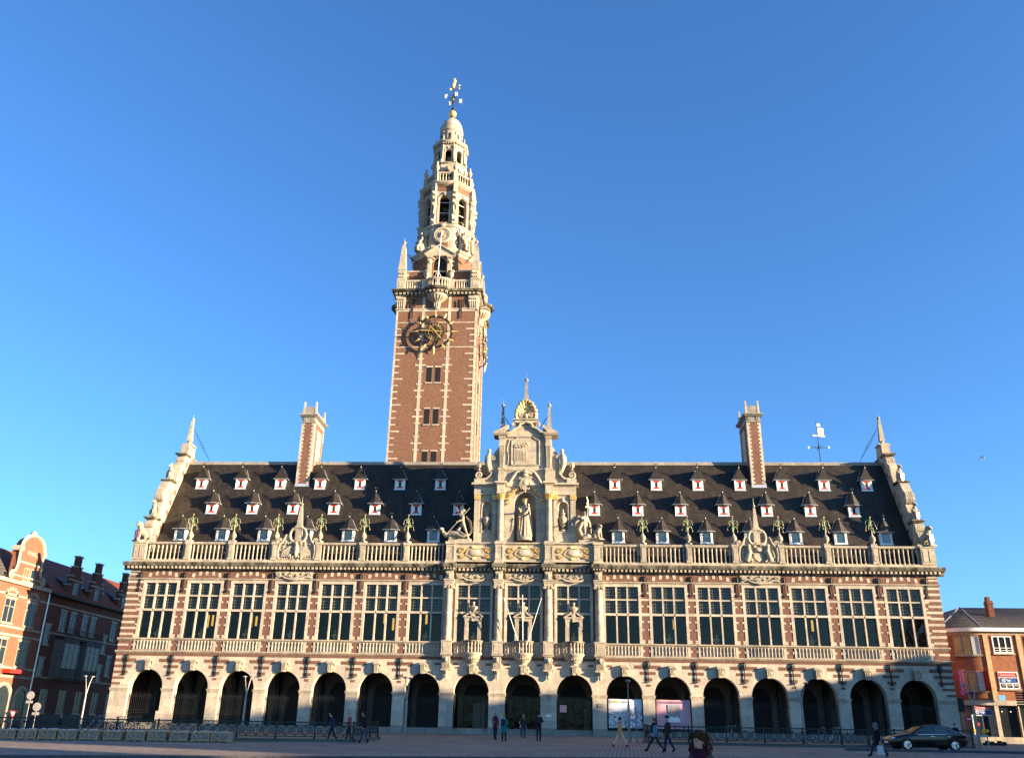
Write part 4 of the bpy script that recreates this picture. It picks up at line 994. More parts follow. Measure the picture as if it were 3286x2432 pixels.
for s in (-1, 1):                                    # broken pediment corners, obelisks, volutes
    mb = MB(); a, b = sorted((s*1.60, s*2.80)); mb.box(a, b, UY-.42, 1.6, 24.50, 24.62); mb.box(a-.05, b+.05, UY-.5, 1.7, 24.62, 24.76)
    mb.prism([(s*2.86,24.76),(s*1.62,25.42),(s*1.50,25.42),(s*1.50,25.2),(s*1.95,24.76)], UY-.48, 1.3); part(mb, 'broken_pediment', 'stone')
    mb = MB(); mb.frus(s*2.08, 1.0, 24.9, 25.35, .50, .5, .46, .46); mb.frus(s*2.08, 1.0, 25.35, 27.35, .40, .40, .17, .17); mb.ball((s*2.08,1.0,27.52), .17, 10, 8); mb.bar((s*2.08,1.0,27.6), (s*2.08,1.0,28.1), .015, 4)
    o = part(mb, 'obelisk', 'stone_grey')
    mb = MB(); a = Vector((s*1.95,1.0,26.5)); b = Vector((s*1.25,1.0,25.35)); mb.tube([a,b], .02, 4)
    for k in range(5): c = a.lerp(b, .3+.12*k); mb.spiral(c.x, c.y, c.z, .12, .9, k, 1, .014, 8)
    mb.build('iron_stay', 'iron', o)
    mb = MB()                                        # volute with winged bust
    mb.prism([(s*2.32,20.25),(s*4.0,20.25),(s*4.0,20.5),(s*3.35,20.62),(s*2.95,21.0),(s*3.0,21.9),(s*2.85,22.9),(s*2.32,23.6)], UY+.1, UY+.6)
    mb.spiral(s*4.02, UY-.02, 20.95, .34, 1.5, -math.pi/2, s, .10, 18); mb.tube([(s*4.0,UY,20.6),(s*3.4,UY-.02,20.62),(s*2.98,UY-.02,21.0),(s*3.02,UY-.02,21.7),(s*3.15,UY-.02,22.1)], [.10,.11,.11,.10,.08], 8); mb.spiral(s*2.88, UY-.04, 22.55, .26, 1.4, 0, s, .08, 16)
    mb.box(s*4.02-.42, s*4.02+.42, UY-.2, UY+.5, 20.18, 20.58)
    part(mb, 'volute', 'stone')
    mb = MB(); mb.tube([(s*3.1,UY+.05,21.2),(s*3.32,UY,21.9),(s*3.30,UY,22.5),(s*3.2,UY,22.95)], [.16,.24,.28,.14], 10); mb.ball((s*3.2,UY-.02,23.12), (.17,.18,.21), 10, 8); mb.tube([(s*3.4,UY,22.7),(s*3.52,UY,22.2),(s*3.4,UY,21.8)], [.12,.10,.06], 7)
    mb.box(s*3.1-.12, s*3.1+.12, UY, UY+.3, 21.0, 21.3)
    tag(mb.build('caryatid_bust', 'statue'), 'carved half figure on the %s scroll beside the relief panel' % ('left' if s < 0 else 'right'), 'statue', 'half figures on the gable scrolls')
mb = MB()                                            # arched hood above the panel
out = [(-1.62,24.72),(-1.30,24.80),(-1.0,25.1),(-.62,25.25),(-.5,25.55),(0,25.78),(.5,25.55),(.62,25.25),(1.0,25.1),(1.30,24.80),(1.62,24.72)]
mb.tube([(x,UY-.28,z) for x, z in out], .12, 8); mb.prism(out+[(1.62,24.4),(-1.62,24.4)], UY-.12, 1.5); mb.box(-1.02, 1.02, UY-.25, 1.3, 25.70, 25.82); mb.box(-1.10, 1.10, UY-.32, 1.35, 25.96, 26.08); mb.box(-.95, .95, UY-.2, 1.25, 25.82, 25.96); mb.box(-.9, .9, UY-.05, 1.2, 25.3, 25.7)
for s in (-1, 1): mb.spiral(s*1.05, UY-.2, 25.52, .2, 1.2, math.pi/2, -s, .07, 12)
part(mb, 'hood_mould', 'stone')
# scallop shell
plain('gilt_stone', (.62,.46,.22), .55, .25, .5, 5)
mb = MB(); ns = 13; cz = 26.42
for k in range(ns):
    a = R(-14)+(math.pi+R(28))*k/(ns-1); r_ = 1.02 if 3 < k < 9 else .96; ex, ez = r_*1.03*math.cos(a), r_*1.42*math.sin(a) if math.sin(a) > 0 else r_*math.sin(a)
    mb.tube([(.12*math.cos(a),UY+.12,cz+.1*math.sin(a)),(ex*.5,UY+.05,cz+ez*.5),(ex*.82,UY-.10,cz+ez*.82),(ex*.98,UY-.26,cz+ez*.98),(ex,UY-.28,cz+ez)], [.04,.10,.155,.16,.08], 8)
sh = part(mb, 'scallop_shell', 'gilt_stone')
mb = MB(); mb.prism([(1.02*math.cos(a), cz+1.36*max(math.sin(a),-.25)) for a in [R(-14)+(math.pi+R(28))*k/18 for k in range(19)]], UY+.10, UY+.32); mb.build('shell_back', 'stone', sh)
mb = MB(); mb.spiral(-.42, UY-.22, 26.38, .26, 1.4, 0, 1, .07, 14); mb.spiral(.42, UY-.22, 26.38, .26, 1.4, math.pi, -1, .07, 14); mb.ball((0,UY-.2,26.35), (.22,.12,.24), 8, 6); mb.build('shell_scroll', 'stone', sh)
mb = MB(); mb.frus(0, 1.0, 27.4, 28.1, .55, .5, .5, .5); mb.frus(0, 1.0, 28.1, 29.8, .40, .40, .18, .18); mb.ball((0,1.0,29.98), .18, 10, 8); mb.bar((0,1.0,30.0), (0,1.0,30.7), .015, 4); part(mb, 'obelisk', 'stone_grey')
# urns on the volutes and in the side niches
um = MB(); um.lathe(0, 0, [(.20,0),(.20,.06),(.08,.10),(.07,.22),(.20,.34),(.28,.55),(.27,.68),(.20,.76),(.22,.80),(.10,.86),(.06,.95),(.02,1.05)], 14)
for t in range(9): a = t*.698; um.bar((.26*math.cos(a),.26*math.sin(a),.38), (.28*math.cos(a),.28*math.sin(a),.66), .03, 4)
ume2 = um.mesh('urn', 'statue')
for s in (-1, 1):
    put(ume2, 'stone_urn', None, (s*4.05, UY+.1, 21.36), scale=.82, label='lidded stone urn on the %s volute of the gable' % ('left' if s < 0 else 'right'), cat='urn', group='urns on the gable volutes')
    mb = MB(); mb.lathe(0, 0, [(.26,0),(.26,.10),(.12,.16),(.10,.32),(.26,.52),(.35,.95),(.33,1.12),(.20,1.26),(.16,1.40),(.22,1.46),(.20,1.56),(.08,1.66),(.10,1.80),(.03,1.92)], 16)
    for e in (-1, 1): mb.spiral(e*.32, 0, 1.05, .16, 1.0, math.pi/2, -e, .05, 10)
    for t in range(8): a = t*.785; mb.ball((.33*math.cos(a), .33*math.sin(a), .92), .07, 6, 4)
    mb.build('niche_urn', 'statue', None, (s*3.25, FY+.12, 16.05), label='tall stone vase standing in the %s side niche' % ('left' if s < 0 else 'right'), cat='vase', group='vases in the side niches')

# ---------------------------------------------------------------- statues
ST = ('statue',)*5
def bust_mesh(name, m, s_=1.0):
    mb = MB(); mb.M = Matrix.Scale(s_, 4)
    mb.lathe(0, 0, [(.13,0),(.13,.06),(.07,.10),(.08,.16)], 10)
    robe(mb, [(.09,.12,0,0),(.20,.28,0,0),(.30,.46,0,0),(.31,.54,0,0),(.22,.62,0,0),(.085,.66,0,-.01),(.075,.74,0,-.02)], 6, .06, 20, 0, 0, .62)
    mb.ball((0,-.02,.86), (.095,.115,.14), 12, 9); mb.tube([(0,-.125,.89),(0,-.155,.84),(0,-.125,.82)], [.012,.022,.014], 5); mb.ball((0,.03,.92), (.105,.11,.11), 10, 7); mb.ball((0,-.06,.76), (.065,.06,.07), 8, 6)
    return mb.mesh(name, m, 60)
bmesh_ = bust_mesh('bust', 'statue', 1.0)
for c, lb in ((-CB,'left'),(0.,'middle'),(CB,'right')):
    put(bmesh_, 'portrait_bust', None, (c, -.10, 9.14), scale=(1.12,1.12,.92), label='stone portrait bust on the pediment over the %s balcony' % lb, cat='bust', group='busts over the balconies')
plain('plaster_green', (.40,.50,.42), .7, 0, .15, 6)
gb = bust_mesh('indoor_bust', 'plaster_green', .95)
for c in (-30.5,-26.75,-23.,-19.25,-15.5,-8.,-CB,CB,11.75,15.5,23.0):
    put(gb, 'indoor_bust', None, (c+.02, .55, 6.94), scale=(1,1,.85), label='pale bust standing behind the glass of a tall window', cat='bust', group='busts behind the reading room windows')
# queen of heaven in the main niche
J = skel(((0,0),(4,6)), ((35,8,70),(20,10,40)), h=3.1)
lady = put(figure_mesh('crowned_statue', J, ST), 'crowned_statue', None, (.0, FY+.12, 15.55), label='tall crowned robed statue in the central niche', cat='statue')
mb = MB(); robe(mb, [(.62,.0,0,0),(.56,.5,0,0),(.44,1.2,0,0),(.36,1.75,0,0),(.34,2.1,0,0),(.30,2.42,0,0),(.14,2.6,0,0)], 11, .13); mb.build('gown', 'statue', lady)
mb = MB()
for s in (-1, 1): mb.tube([(s*.33,.02,2.45),(s*.45,.06,1.8),(s*.52,.1,1.0),(s*.55,.1,.15)], [.10,.15,.16,.18], 8, 1.0)
mb.build('cloak', 'statue', lady)
mb = MB(); mb.lathe(0, -.02, [(.16,2.98),(.18,3.12),(.21,3.22)], 12)
for k in range(8): a = k*.785; mb.ball((.2*math.cos(a), -.02+.2*math.sin(a), 3.26), .045, 6, 4)
mb.build('gilt_crown', 'gold', lady)
mb = MB(); mb.tube([(-.42,-.36,1.75),(-.46,-.40,.55)], [.03,.02], 5); mb.bar((-.54,-.36,1.62), (-.30,-.36,1.62), .025, 5); mb.build('sword', 'gilt_dull', lady)
mb = MB(); mb.ball((.30,-.22,2.42), (.15,.14,.22), 10, 8); mb.ball((.30,-.26,2.72), .11, 10, 8); mb.tube([(.3,-.25,2.3),(.2,-.4,2.15),(.12,-.42,2.0)], .06, 6); mb.build('child', 'statue', lady)
mb = MB(); mb.lathe(0, 0, [(.66,-.32),(.64,-.12),(.55,.02)], 14)
for k in range(12): a = k*.52; mb.ball((.5*math.cos(a), .38*math.sin(a)-.1, -.02+.05*math.sin(3*k)), .15, 8, 6)
mb.build('rocky_base', 'statue', lady)
# dragon slayer with lance (left)
J = skel(((38,50),(-22,4)), ((150,18,20),(20,25,55)), lean=8, turn=-10, h=2.55)
sg = put(figure_mesh('lancer_statue', J, ST), 'lancer_statue', None, (-5.25, .30, 15.25), rz=R(-62), label='stone figure thrusting a lance at a dragon beside the left niche', cat='statue')
mb = MB(); mb.tube([(.1,.55,2.75),(-.05,-1.45,.30)], [.022,.022], 5); mb.build('lance', 'statue', sg)
mb = MB(); mb.tube([(.0,.25,2.0),(.1,.62,1.5),(.12,.72,.9),(.05,.6,.45)], [.12,.2,.18,.1], 8, .35); mb.build('cape', 'statue', sg)
mb = MB(); mb.ball((0,0,1.9*0+2.48), (.15,.17,.13), 10, 6); mb.build('helmet', 'statue', sg)
mb = MB(); rnd = random.Random(4)
mb.tube([(.55,-.2,.12),(.2,-.5,.35),(-.25,-.9,.42),(-.5,-1.3,.30),(-.55,-1.6,.55),(-.35,-1.75,.72)], [.10,.24,.30,.24,.17,.12], 9); mb.ball((-.25,-1.82,.75), (.14,.22,.13), 8, 6)
mb.tube([(.55,-.2,.12),(.75,.1,.2),(.55,.4,.35),(.8,.55,.6)], [.10,.09,.07,.03], 7)
for k in range(5): mb.tube([(-.1,-.7,.5),(.25+.1*k,-.6+.08*k,.75-.1*k),(.55+.05*k,-.3+.1*k,.45-.06*k)], [.05,.04,.02], 5)
mb.build('dragon', 'statue', sg)
mb = MB(); mb.M = Matrix.Rotation(R(62), 4, 'Z'); mb.box(-1.15, .75, -.35, .5, -.34, .0); mb.box(-1.1, -.55, -.4, .2, 0, .16); mb.build('base', 'stone', sg)
# archangel with gilded flaming sword (right)
J = skel(((18,40),(-10,6)), ((25,35,50),(165,8,10)), lean=-6, turn=12, h=2.45)
sm = put(figure_mesh('angel_statue', J, ST), 'angel_statue', None, (5.12, .30, 15.25), rz=R(30), label='stone winged warrior raising a gilded flaming sword right of the niches', cat='statue')
hr = J['haR']
mb = MB(); mb.tube([tuple(hr+Vector((0,-.02,.05))), tuple(hr+Vector((-.05,-.04,.35))), tuple(hr+Vector((.0,-.04,.6))), tuple(hr+Vector((-.10,-.05,.98)))], [.06,.07,.06,.02], 6); mb.bar(tuple(hr+Vector((-.2,0,.08))), tuple(hr+Vector((.2,0,.08))), .045, 6); mb.build('flaming_sword', 'gold', sm)
mb = MB()
for s in (-1, 1):
    for k in range(5): mb.tube([(s*.12,.15,1.85),(s*(.45+.06*k),.30,2.05-.12*k),(s*(.62+.05*k),.35,1.6-.22*k)], [.08,.09,.03], 6, .5)
mb.build('wing', 'statue', sm)
mb = MB(); mb.tube([(-.3,-.1,1.5),(-.5,.1,.9),(-.35,-.05,.35),(.1,-.15,.15)], [.10,.17,.16,.1], 8, .5); mb.tube([(.25,-.2,1.2),(.7,-.35,.75),(1.05,-.4,.2)], [.05,.06,.05], 6); mb.build('drapery', 'statue', sm)
mb = MB(); rnd = random.Random(9)
mb.tube([(-.35,-.2,.1),(.0,-.35,.28),(.4,-.3,.22),(.7,-.2,.35)], [.14,.22,.18,.12], 8)
for k in range(10): mb.ball((-.35+.1*k, -.25+rnd.uniform(-.1,.1), .12+rnd.uniform(0,.18)), rnd.uniform(.08,.14), 7, 5)
mb.build('fallen_demon', 'statue', sm)
mb = MB(); mb.M = Matrix.Rotation(R(-30), 4, 'Z'); mb.box(-.55, .8, -.3, .5, -.34, 0); mb.build('base', 'stone', sm)
# crouching lion at the outer end of the right base
def lion(name, loc, rz, label, shield=None, sc=1.0, m='statue', group=None):
    t = thing(name, label, 'statue', loc, rz, group); t.scale = (sc,)*3
    mb = MB(); mb.tube([(0,.42,.35),(0,.30,.48),(0,.0,.68),(0,-.22,.95),(0,-.28,1.12)], [.20,.27,.27,.25,.18], 10)
    for s in (-1, 1): mb.tube([(s*.16,-.24,.82),(s*.17,-.32,.42),(s*.17,-.36,.05)], [.11,.085,.075], 7); mb.ball((s*.17,-.42,.06), (.09,.12,.06), 7, 5); mb.tube([(s*.2,.32,.42),(s*.24,.12,.25),(s*.22,.22,.06)], [.17,.12,.08], 7); mb.ball((s*.22,.10,.06), (.09,.14,.06), 7, 5)
    mb.ball((0,-.40,1.22), (.18,.21,.19), 10, 8); mb.ball((0,-.56,1.15), (.10,.10,.09), 8, 6); mb.ball((0,-.26,1.10), (.26,.2,.28), 10, 8)
    for s in (-1, 1): mb.ball((s*.13,-.32,1.40), .05, 6, 5)
    mb.tube([(0,.55,.2),(.2,.62,.25),(.28,.5,.5),(.2,.5,.75)], [.05,.04,.04,.06], 6)
    mb.build('lion_body', m, t); MB().box(-.33, .33, -.58, .62, -.10, .0).build('base', m, t)
    if shield:
        mb = MB(); mb.prism([(-.20,.75),(.20,.75),(.22,.35),(.12,.12),(0,.05),(-.12,.12),(-.22,.35)], -.50, -.44); o = mb.build('shield', shield, t)
        MB().box(-.07, .07, -.508, -.50, .2, .68).build('shield_stripe', 'sign_white', o)
    return t
lion('seated_lion_statue', (6.15, .15, 15.3), R(40), 'small stone lion on the right end pedestal of the attic', None, .85)
lion('gable_lion', (-33.0, .12, 14.93), R(-30), 'seated stone lion with red shield at the foot of the left gable', 'red_paint', 1.12, group='heraldic beasts on the gables')
lion('gable_lion', (33.0, .12, 14.93), R(30), 'seated stone lion with pale shield at the foot of the right gable', 'sign_white', 1.12, group='heraldic beasts on the gables')
def gable_beast(name, loc, rz, label, shield, bird):
    t = thing(name, label, 'statue', loc, rz, 'heraldic beasts on the gables'); mb = MB()
    mb.tube([(0,.1,.1),(0,.08,.5),(0,0,.95),(0,-.06,1.25)], [.22,.27,.24,.14], 10); mb.ball((0,-.12,1.42), (.15,.19,.17), 10, 8)
    if bird:
        mb.tube([(0,-.25,1.45),(0,-.38,1.40),(0,-.40,1.32)], [.07,.04,.01], 6)
        for s in (-1, 1):
            for k in range(4): mb.tube([(s*.15,.05,1.1-.05*k),(s*(.38+.02*k),.12,.95-.15*k),(s*(.36-.02*k),.15,.45-.1*k)], [.07,.08,.02], 6, .5)
    else:
        mb.ball((0,-.28,1.36), (.09,.11,.09), 8, 6); mb.tube([(-.1,-.02,1.52),(0,0,1.68),(.1,-.02,1.52)], [.05,.05,.05], 6)
        for s in (-1, 1): mb.tube([(s*.2,-.02,1.05),(s*.28,-.2,.75),(s*.12,-.3,.7)], [.08,.07,.05], 7)
    for s in (-1, 1): mb.tube([(s*.14,.05,.45),(s*.16,-.1,.25),(s*.15,-.12,.02)], [.13,.10,.08], 7)
    mb.build('beast_body', 'statue', t)
    mb = MB(); mb.prism([(-.18,.70),(.18,.70),(.20,.32),(0,.05),(-.20,.32)], -.32, -.26); mb.build('shield', shield, t); MB().box(-.3, .3, -.3, .35, -.1, 0).build('base', 'statue', t)
gable_beast('gable_eagle', (-33.0, 1.55, 17.28), R(-25), 'carved stone eagle on the lower ledge of the left gable', 'statue', True)
gable_beast('gable_beast', (-33.0, 3.55, 21.18), R(-25), 'carved stone beast on the upper ledge of the left gable', 'statue', False)
gable_beast('gable_eagle', (33.0, 1.55, 17.28), R(25), 'carved stone beast with red and white shield on the right gable', 'sign_red', False)
gable_beast('gable_beast', (33.0, 3.55, 21.18), R(25), 'carved stone beast with gilded shield on the right gable', 'gold', False)

# ---------------------------------------------------------------- vases with metal flowers on the balustrade posts
def flower_vase():
    t = thing('flower_vase', 'stone vase with green metal flowers on a balustrade post', 'vase', group='flower vases on the balustrade')
    mb = MB(); mb.box(-.24, .24, -.24, .24, 0, .14); mb.lathe(0, 0, [(.20,.14),(.12,.20),(.11,.28),(.22,.40),(.26,.58),(.20,.64),(.24,.70),(.14,.78),(.11,.86),(.06,.95)], 12); mb.build('vase', 'stone', t)
    mb = MB(); mb.tube([(0,0,.9),(0,.02,1.5),(.02,0,2.32)], [.045,.035,.02], 6)
    tips = []
    for k in range(8):
        a = k*2.4; z = 1.22+.105*k; r_ = .46-.012*k
        mb.tube([(0,0,z-.12),(r_*.4*math.cos(a),r_*.4*math.sin(a),z+.24),(r_*.85*math.cos(a),r_*.85*math.sin(a),z+.20),(r_*1.05*math.cos(a),r_*1.05*math.sin(a),z-.08)], [.02,.018,.016,.014], 5); tips.append((r_*1.05*math.cos(a), r_*1.05*math.sin(a), z-.08))
    mb.build('stem', 'verdigris', t); mb = MB()
    for x, y, z in tips: mb.lathe(x, y, [(.02,z+.02),(.035,z-.05),(.065,z-.13),(.02,z-.10)], 6)
    mb.lathe(.02, 0, [(.03,2.28),(.06,2.34),(.09,2.42),(.03,2.38)], 6); mb.build('blossom', 'copper_flower', t, kind='stuff'); return t
fv = flower_vase(); first = True
for s in (-1, 1):
    for px in PIER:
        o = fv if first else copy_tree(fv); first = False
        o.location = (s*px, -.08, 14.83); o.rotation_euler = (0, 0, px*1.7)
# big heraldic cartouches breaking the balustrade
def big_cartouche(c, eagle):
    mb = MB(); Y0, Y1 = -.28, .12
    mb.prism([(c-1.62,13.32),(c+1.62,13.32),(c+1.55,14.2),(c+1.62,14.75),(c+1.2,14.95),(c+.98,15.5),(c+.74,15.5),(c+.68,15.0),(c+.3,14.85),(c-.3,14.85),(c-.68,15.0),(c-.74,15.5),(c-.98,15.5),(c-1.2,14.95),(c-1.62,14.75),(c-1.55,14.2)], -.10, Y1)
    o = part(mb, 'heraldic_cartouche', 'stone'); mb = MB()
    for s in (-1, 1):
        mb.tube([(c+s*1.5,-.2,13.4),(c+s*1.58,-.22,14.0),(c+s*1.50,-.22,14.6),(c+s*1.2,-.2,14.95),(c+s*.98,-.18,15.5)], [.08,.09,.09,.09,.06], 7)
        mb.spiral(c+s*1.50, -.2, 15.0, .22, 1.4, -math.pi/2, s, .08, 14)
        pts = [(c+s*(.30+.40*math.sin(t)), -.15, 15.45-.58*math.cos(t)) for t in [math.pi*i/12 for i in range(13)]]
        mb.tube(pts, .125, 8); mb.spiral(c+s*.32, -.18, 15.98, .20, 1.2, math.pi/2, s, .07, 12); mb.spiral(c+s*.34, -.18, 14.88, .17, 1.2, -math.pi/2, -s, .07, 12)
        for k in range(6): mb.spiral(c+s*(.25+.24*k), -.18, 13.45, .10, 1.0, 0, s, .04, 8)
    mb.build('scroll_frame', 'stone', o); mb = MB(); rnd = random.Random(int(abs(c))+eagle)
    if eagle:
        mb.tube([(c,-.2,13.55),(c,-.28,14.0),(c+.0,-.3,14.35),(c-.02,-.30,14.62)], [.10,.24,.20,.12], 9); mb.ball((c-.05,-.32,14.72), (.12,.12,.12), 8, 6); mb.tube([(c-.12,-.38,14.72),(c-.24,-.38,14.66)], [.05,.01], 5)
        for s in (-1, 1):
            for k in range(8): mb.tube([(c+s*.15,-.22,14.4-.03*k),(c+s*(.62-.02*k),-.28,14.42-.10*k),(c+s*(1.12-.10*k),-.24,14.05-.085*k),(c+s*(1.22-.13*k),-.2,13.62-.02*k)], [.06,.075,.065,.03], 6, .7)
            mb.tube([(c+s*.14,-.22,13.75),(c+s*.28,-.3,13.55)], .06, 6)
    else:
        mb.prism([(c-.36,14.15),(c+.36,14.15),(c+.36,13.75),(c,13.42),(c-.36,13.75)], -.26, -.1); mb.ball((c,-.26,14.42), (.28,.12,.16), 10, 6)
        for k in range(5): mb.ball((c-.24+.12*k,-.28,14.6), .055, 6, 5)
        for s in (-1, 1):
            mb.tube([(c+s*.95,-.2,13.5),(c+s*.85,-.28,13.85),(c+s*.72,-.30,14.3),(c+s*.80,-.28,14.6)], [.22,.22,.20,.14], 9); mb.ball((c+s*.78,-.3,14.74), (.17,.15,.16), 9, 7); mb.tube([(c+s*.66,-.3,14.25),(c+s*.48,-.34,14.1)], .06, 6); mb.tube([(c+s*.7,-.3,13.6),(c+s*.5,-.32,13.45)], .08, 6); mb.tube([(c+s*1.05,-.2,13.6),(c+s*1.3,-.22,13.9),(c+s*1.15,-.22,14.4)], [.05,.05,.03], 6)
    for k in range(70): mb.ball((c+rnd.uniform(-1.42,1.42), -.13, rnd.choice((13.5,13.7,14.2,14.6,14.75,14.85))+rnd.uniform(-.12,.12)), rnd.uniform(.05,.12), 6, 5)
    mb.build('carved_eagle' if eagle else 'carved_lions', 'stone', o)
    mb = MB(); mb.prism([(-.25,14.85),(0,15.05),(.25,14.85)], -.3, .1); mb.frus(0, 0, 14.9, 16.05, .50, .46, .50, .46); mb.box(-.30,.30,-.30,.30,16.05,16.14); mb.box(-.26,.26,-.26,.26,16.14,16.28)
    mb.frus(0, 0, 16.28, 18.0, .44, .44, .17, .17); mb.ball((0,0,18.14), .12, 8, 6); mb.v = [(x+c, y+.02, z) for x, y, z in mb.v]
    q = mb.build('obelisk', 'stone', o); MB().tube([(c,.02,18.2),(c,.02,18.85)], [.035,.008], 5).build('spike', 'verdigris', q)
big_cartouche(-19.25, 1); big_cartouche(19.25, 0)
# weather vane on the right part of the ridge
wv = thing('weather_vane', 'gilded weather vane with letters standing on the roof ridge', 'weather vane', (27.15, RY1, RZ1))
mb = MB(); mb.tube([(0,0,-.1),(0,0,4.1)], [.04,.02], 6); mb.bar((-.85,0,1.5), (.85,0,1.5), .02, 5); mb.bar((0,-.8,1.5), (0,.8,1.5), .02, 5); mb.ball((0,0,1.5), .12, 8, 6)
for a in range(4): mb.spiral(.25*math.cos(a*1.57), .0, 1.5+.2*math.sin(a*1.57), .14, .9, a, 1, .015, 8)
mb.build('rod', 'iron', wv)
mb = MB(); mb.prism([(.05,2.7),(.62,2.72),(.58,3.0),(.66,3.3),(.5,3.42),(.05,3.4)], -.02, .02); mb.prism([(.04,3.55),(.36,3.56),(.34,3.86),(.04,3.86)], -.02, .02); mb.prism([(-.40,2.62),(.7,2.52),(.7,2.62),(-.3,2.72),(-.45,2.78)], -.02, .02)
mb.build('gilded_sail', 'gilt_sunlit', wv, kind='stuff')
mb = MB()
for s in (-1, 1): mb.prism([(s*.86,1.42),(s*.98,1.36),(s*.98,1.64),(s*.86,1.58)], -.02, .02)
mb.build('gilded_letter', 'gilt_sunlit', wv, kind='stuff')
# ---------------------------------------------------------------- bell tower
TX, TY = -12.23, 28.97
tw = thing('bell_tower', 'tall brick bell tower with stone lantern crown and gilded clock behind the library', 'tower', (TX, TY, 0))
def tp(mb, name, m, parent=None, **kw): return mb.build(name, m, parent or tw, **kw)
H_ = 4.97
def face(k): return Matrix.Rotation(k*math.pi/2, 4, 'Z')          # 0 front, 1 right
tp(MB().box(-H_, H_, -H_, H_, 0, 50.6), 'shaft', 'brick_tower')
tq = {}
def tquoin(k, x, z, hw, hh=.10, pr=.03, asym=None):
    key = (round(hw,3), hh, pr)
    if key not in tq: tq[key] = MB().box(-hw, hw, -H_-pr, -H_+.1, -hh, hh).mesh('quoin', 'stone_pale')
    o = put(tq[key], 'quoin', tw); o.matrix_local = face(k) @ Matrix.Translation((x, 0, z))
PER = [.20, .37, .635, .37]
for k in (0, 1):
    for x in (-1.62, 1.62):
        mb = MB(); mb.M = face(k); mb.box(x-.175, x+.175, -H_-.028, -H_+.1, 22, 48.37); mb.box(x-.175, x+.175, -H_-.028, -H_+.1, 48.8, 50.5); tp(mb, 'stone_rib', 'stone_pale')
    i = 0; z = 42.0+5*.825
    while z > 23:
        if abs(z-45.4) > .0 and not (43.3 < z < 43.8):
            hw = PER[(i-0) % 4]
            for x in (-1.62, 1.62): tquoin(k, x, z, hw, .085, .032)
        z -= .825; i += 1
    z = 46.0; i = 0
    while z > 23:
        hw = [.62, .36, .36, .36][i % 4]
        for s in (-1, 1): tquoin(k, s*(H_-hw+.0), z, hw+.02, .085, .034)
        z -= .83; i += 1
    mb = MB(); mb.M = face(k)
    for z, h in ((48.37,.39),(46.78,.12),(43.48,.12)): mb.box(-H_-.05, H_+.05, -H_-.05, -H_+.1, z, z+h)
    mb.box(-H_-.09, H_+.09, -H_-.10, -H_+.1, 48.66, 48.78)
    tp(mb, 'string_course', 'stone_pale')
    # paired slit windows
    for zt, zb in ((40.86,38.92),(35.52,33.60),(30.26,28.4)):
        for x in (-.44, .62):
            x -= .05
            mb = MB(); mb.M = face(k); mb.box(x-.31, x+.31, -H_-.02, -H_+.05, zb, zt); o = tp(mb, 'slit_window', 'dark_slot')
            mb = MB(); mb.M = face(k); mb.box(x-.40, x+.40, -H_-.07, -H_+.05, zt, zt+.16); mb.build('lintel', 'stone_pale', o)
            mb = MB(); mb.M = face(k); mb.box(x-.42, x+.42, -H_-.09, -H_+.05, zb-.15, zb); mb.build('sill', 'stone_pale', o)
    for x in (-3.0, 3.1):
        mb = MB(); mb.M = face(k); y = -H_-.18
        mb.box(x-.06, x+.06, y, y+.08, 47.4, 50.1)
        for q in range(4):
            for s in (-1, 1): mb.spiral(x+s*.2, y-.03, 49.0+.25*q, .17, .9, math.pi/2, -s, .05, 8)
        tp(mb, 'wall_anchor', 'iron')
for sx in (-1, 1):
    for sy in (-1, 1):
        mb = MB(); mb.box(sx*H_-.18 if sx > 0 else -H_-.03, sx*H_+.03 if sx > 0 else -H_+.18, sy*H_-.18 if sy > 0 else -H_-.03, sy*H_+.03 if sy > 0 else -H_+.18, 20, 48.4); tp(mb, 'corner_stones', 'stone_pale')
        if sy < 0 or sx > 0:                             # big fluted consoles under the cornice
            mb = MB(); cx, cy = sx*(H_-.42), sy*(H_-.42); a = .62
            mb.box(cx-a, cx+a, cy-a, cy+a, 49.75, 50.5); mb.frus(cx, cy, 48.78, 49.75, 2*a*.8, 2*a*.8, 2*a, 2*a); mb.box(cx-a*.9, cx+a*.9, cy-a*.9, cy+a*.9, 48.6, 48.78)
            for k in range(4):
                u = -.36+.24*k; mb.bar((cx+u,cy+sy*a*.86,48.85), (cx+u*1.1,cy+sy*a*1.02,49.7), .05, 5); mb.bar((cx+sx*a*.86,cy+u,48.85), (cx+sx*a*1.02,cy+u*1.1,49.7), .05, 5)
                mb.ball((cx+u, cy+sy*a, 50.05), .15, 7, 5); mb.ball((cx+sx*a, cy+u, 50.05), .15, 7, 5)
            tp(mb, 'console', 'stone')
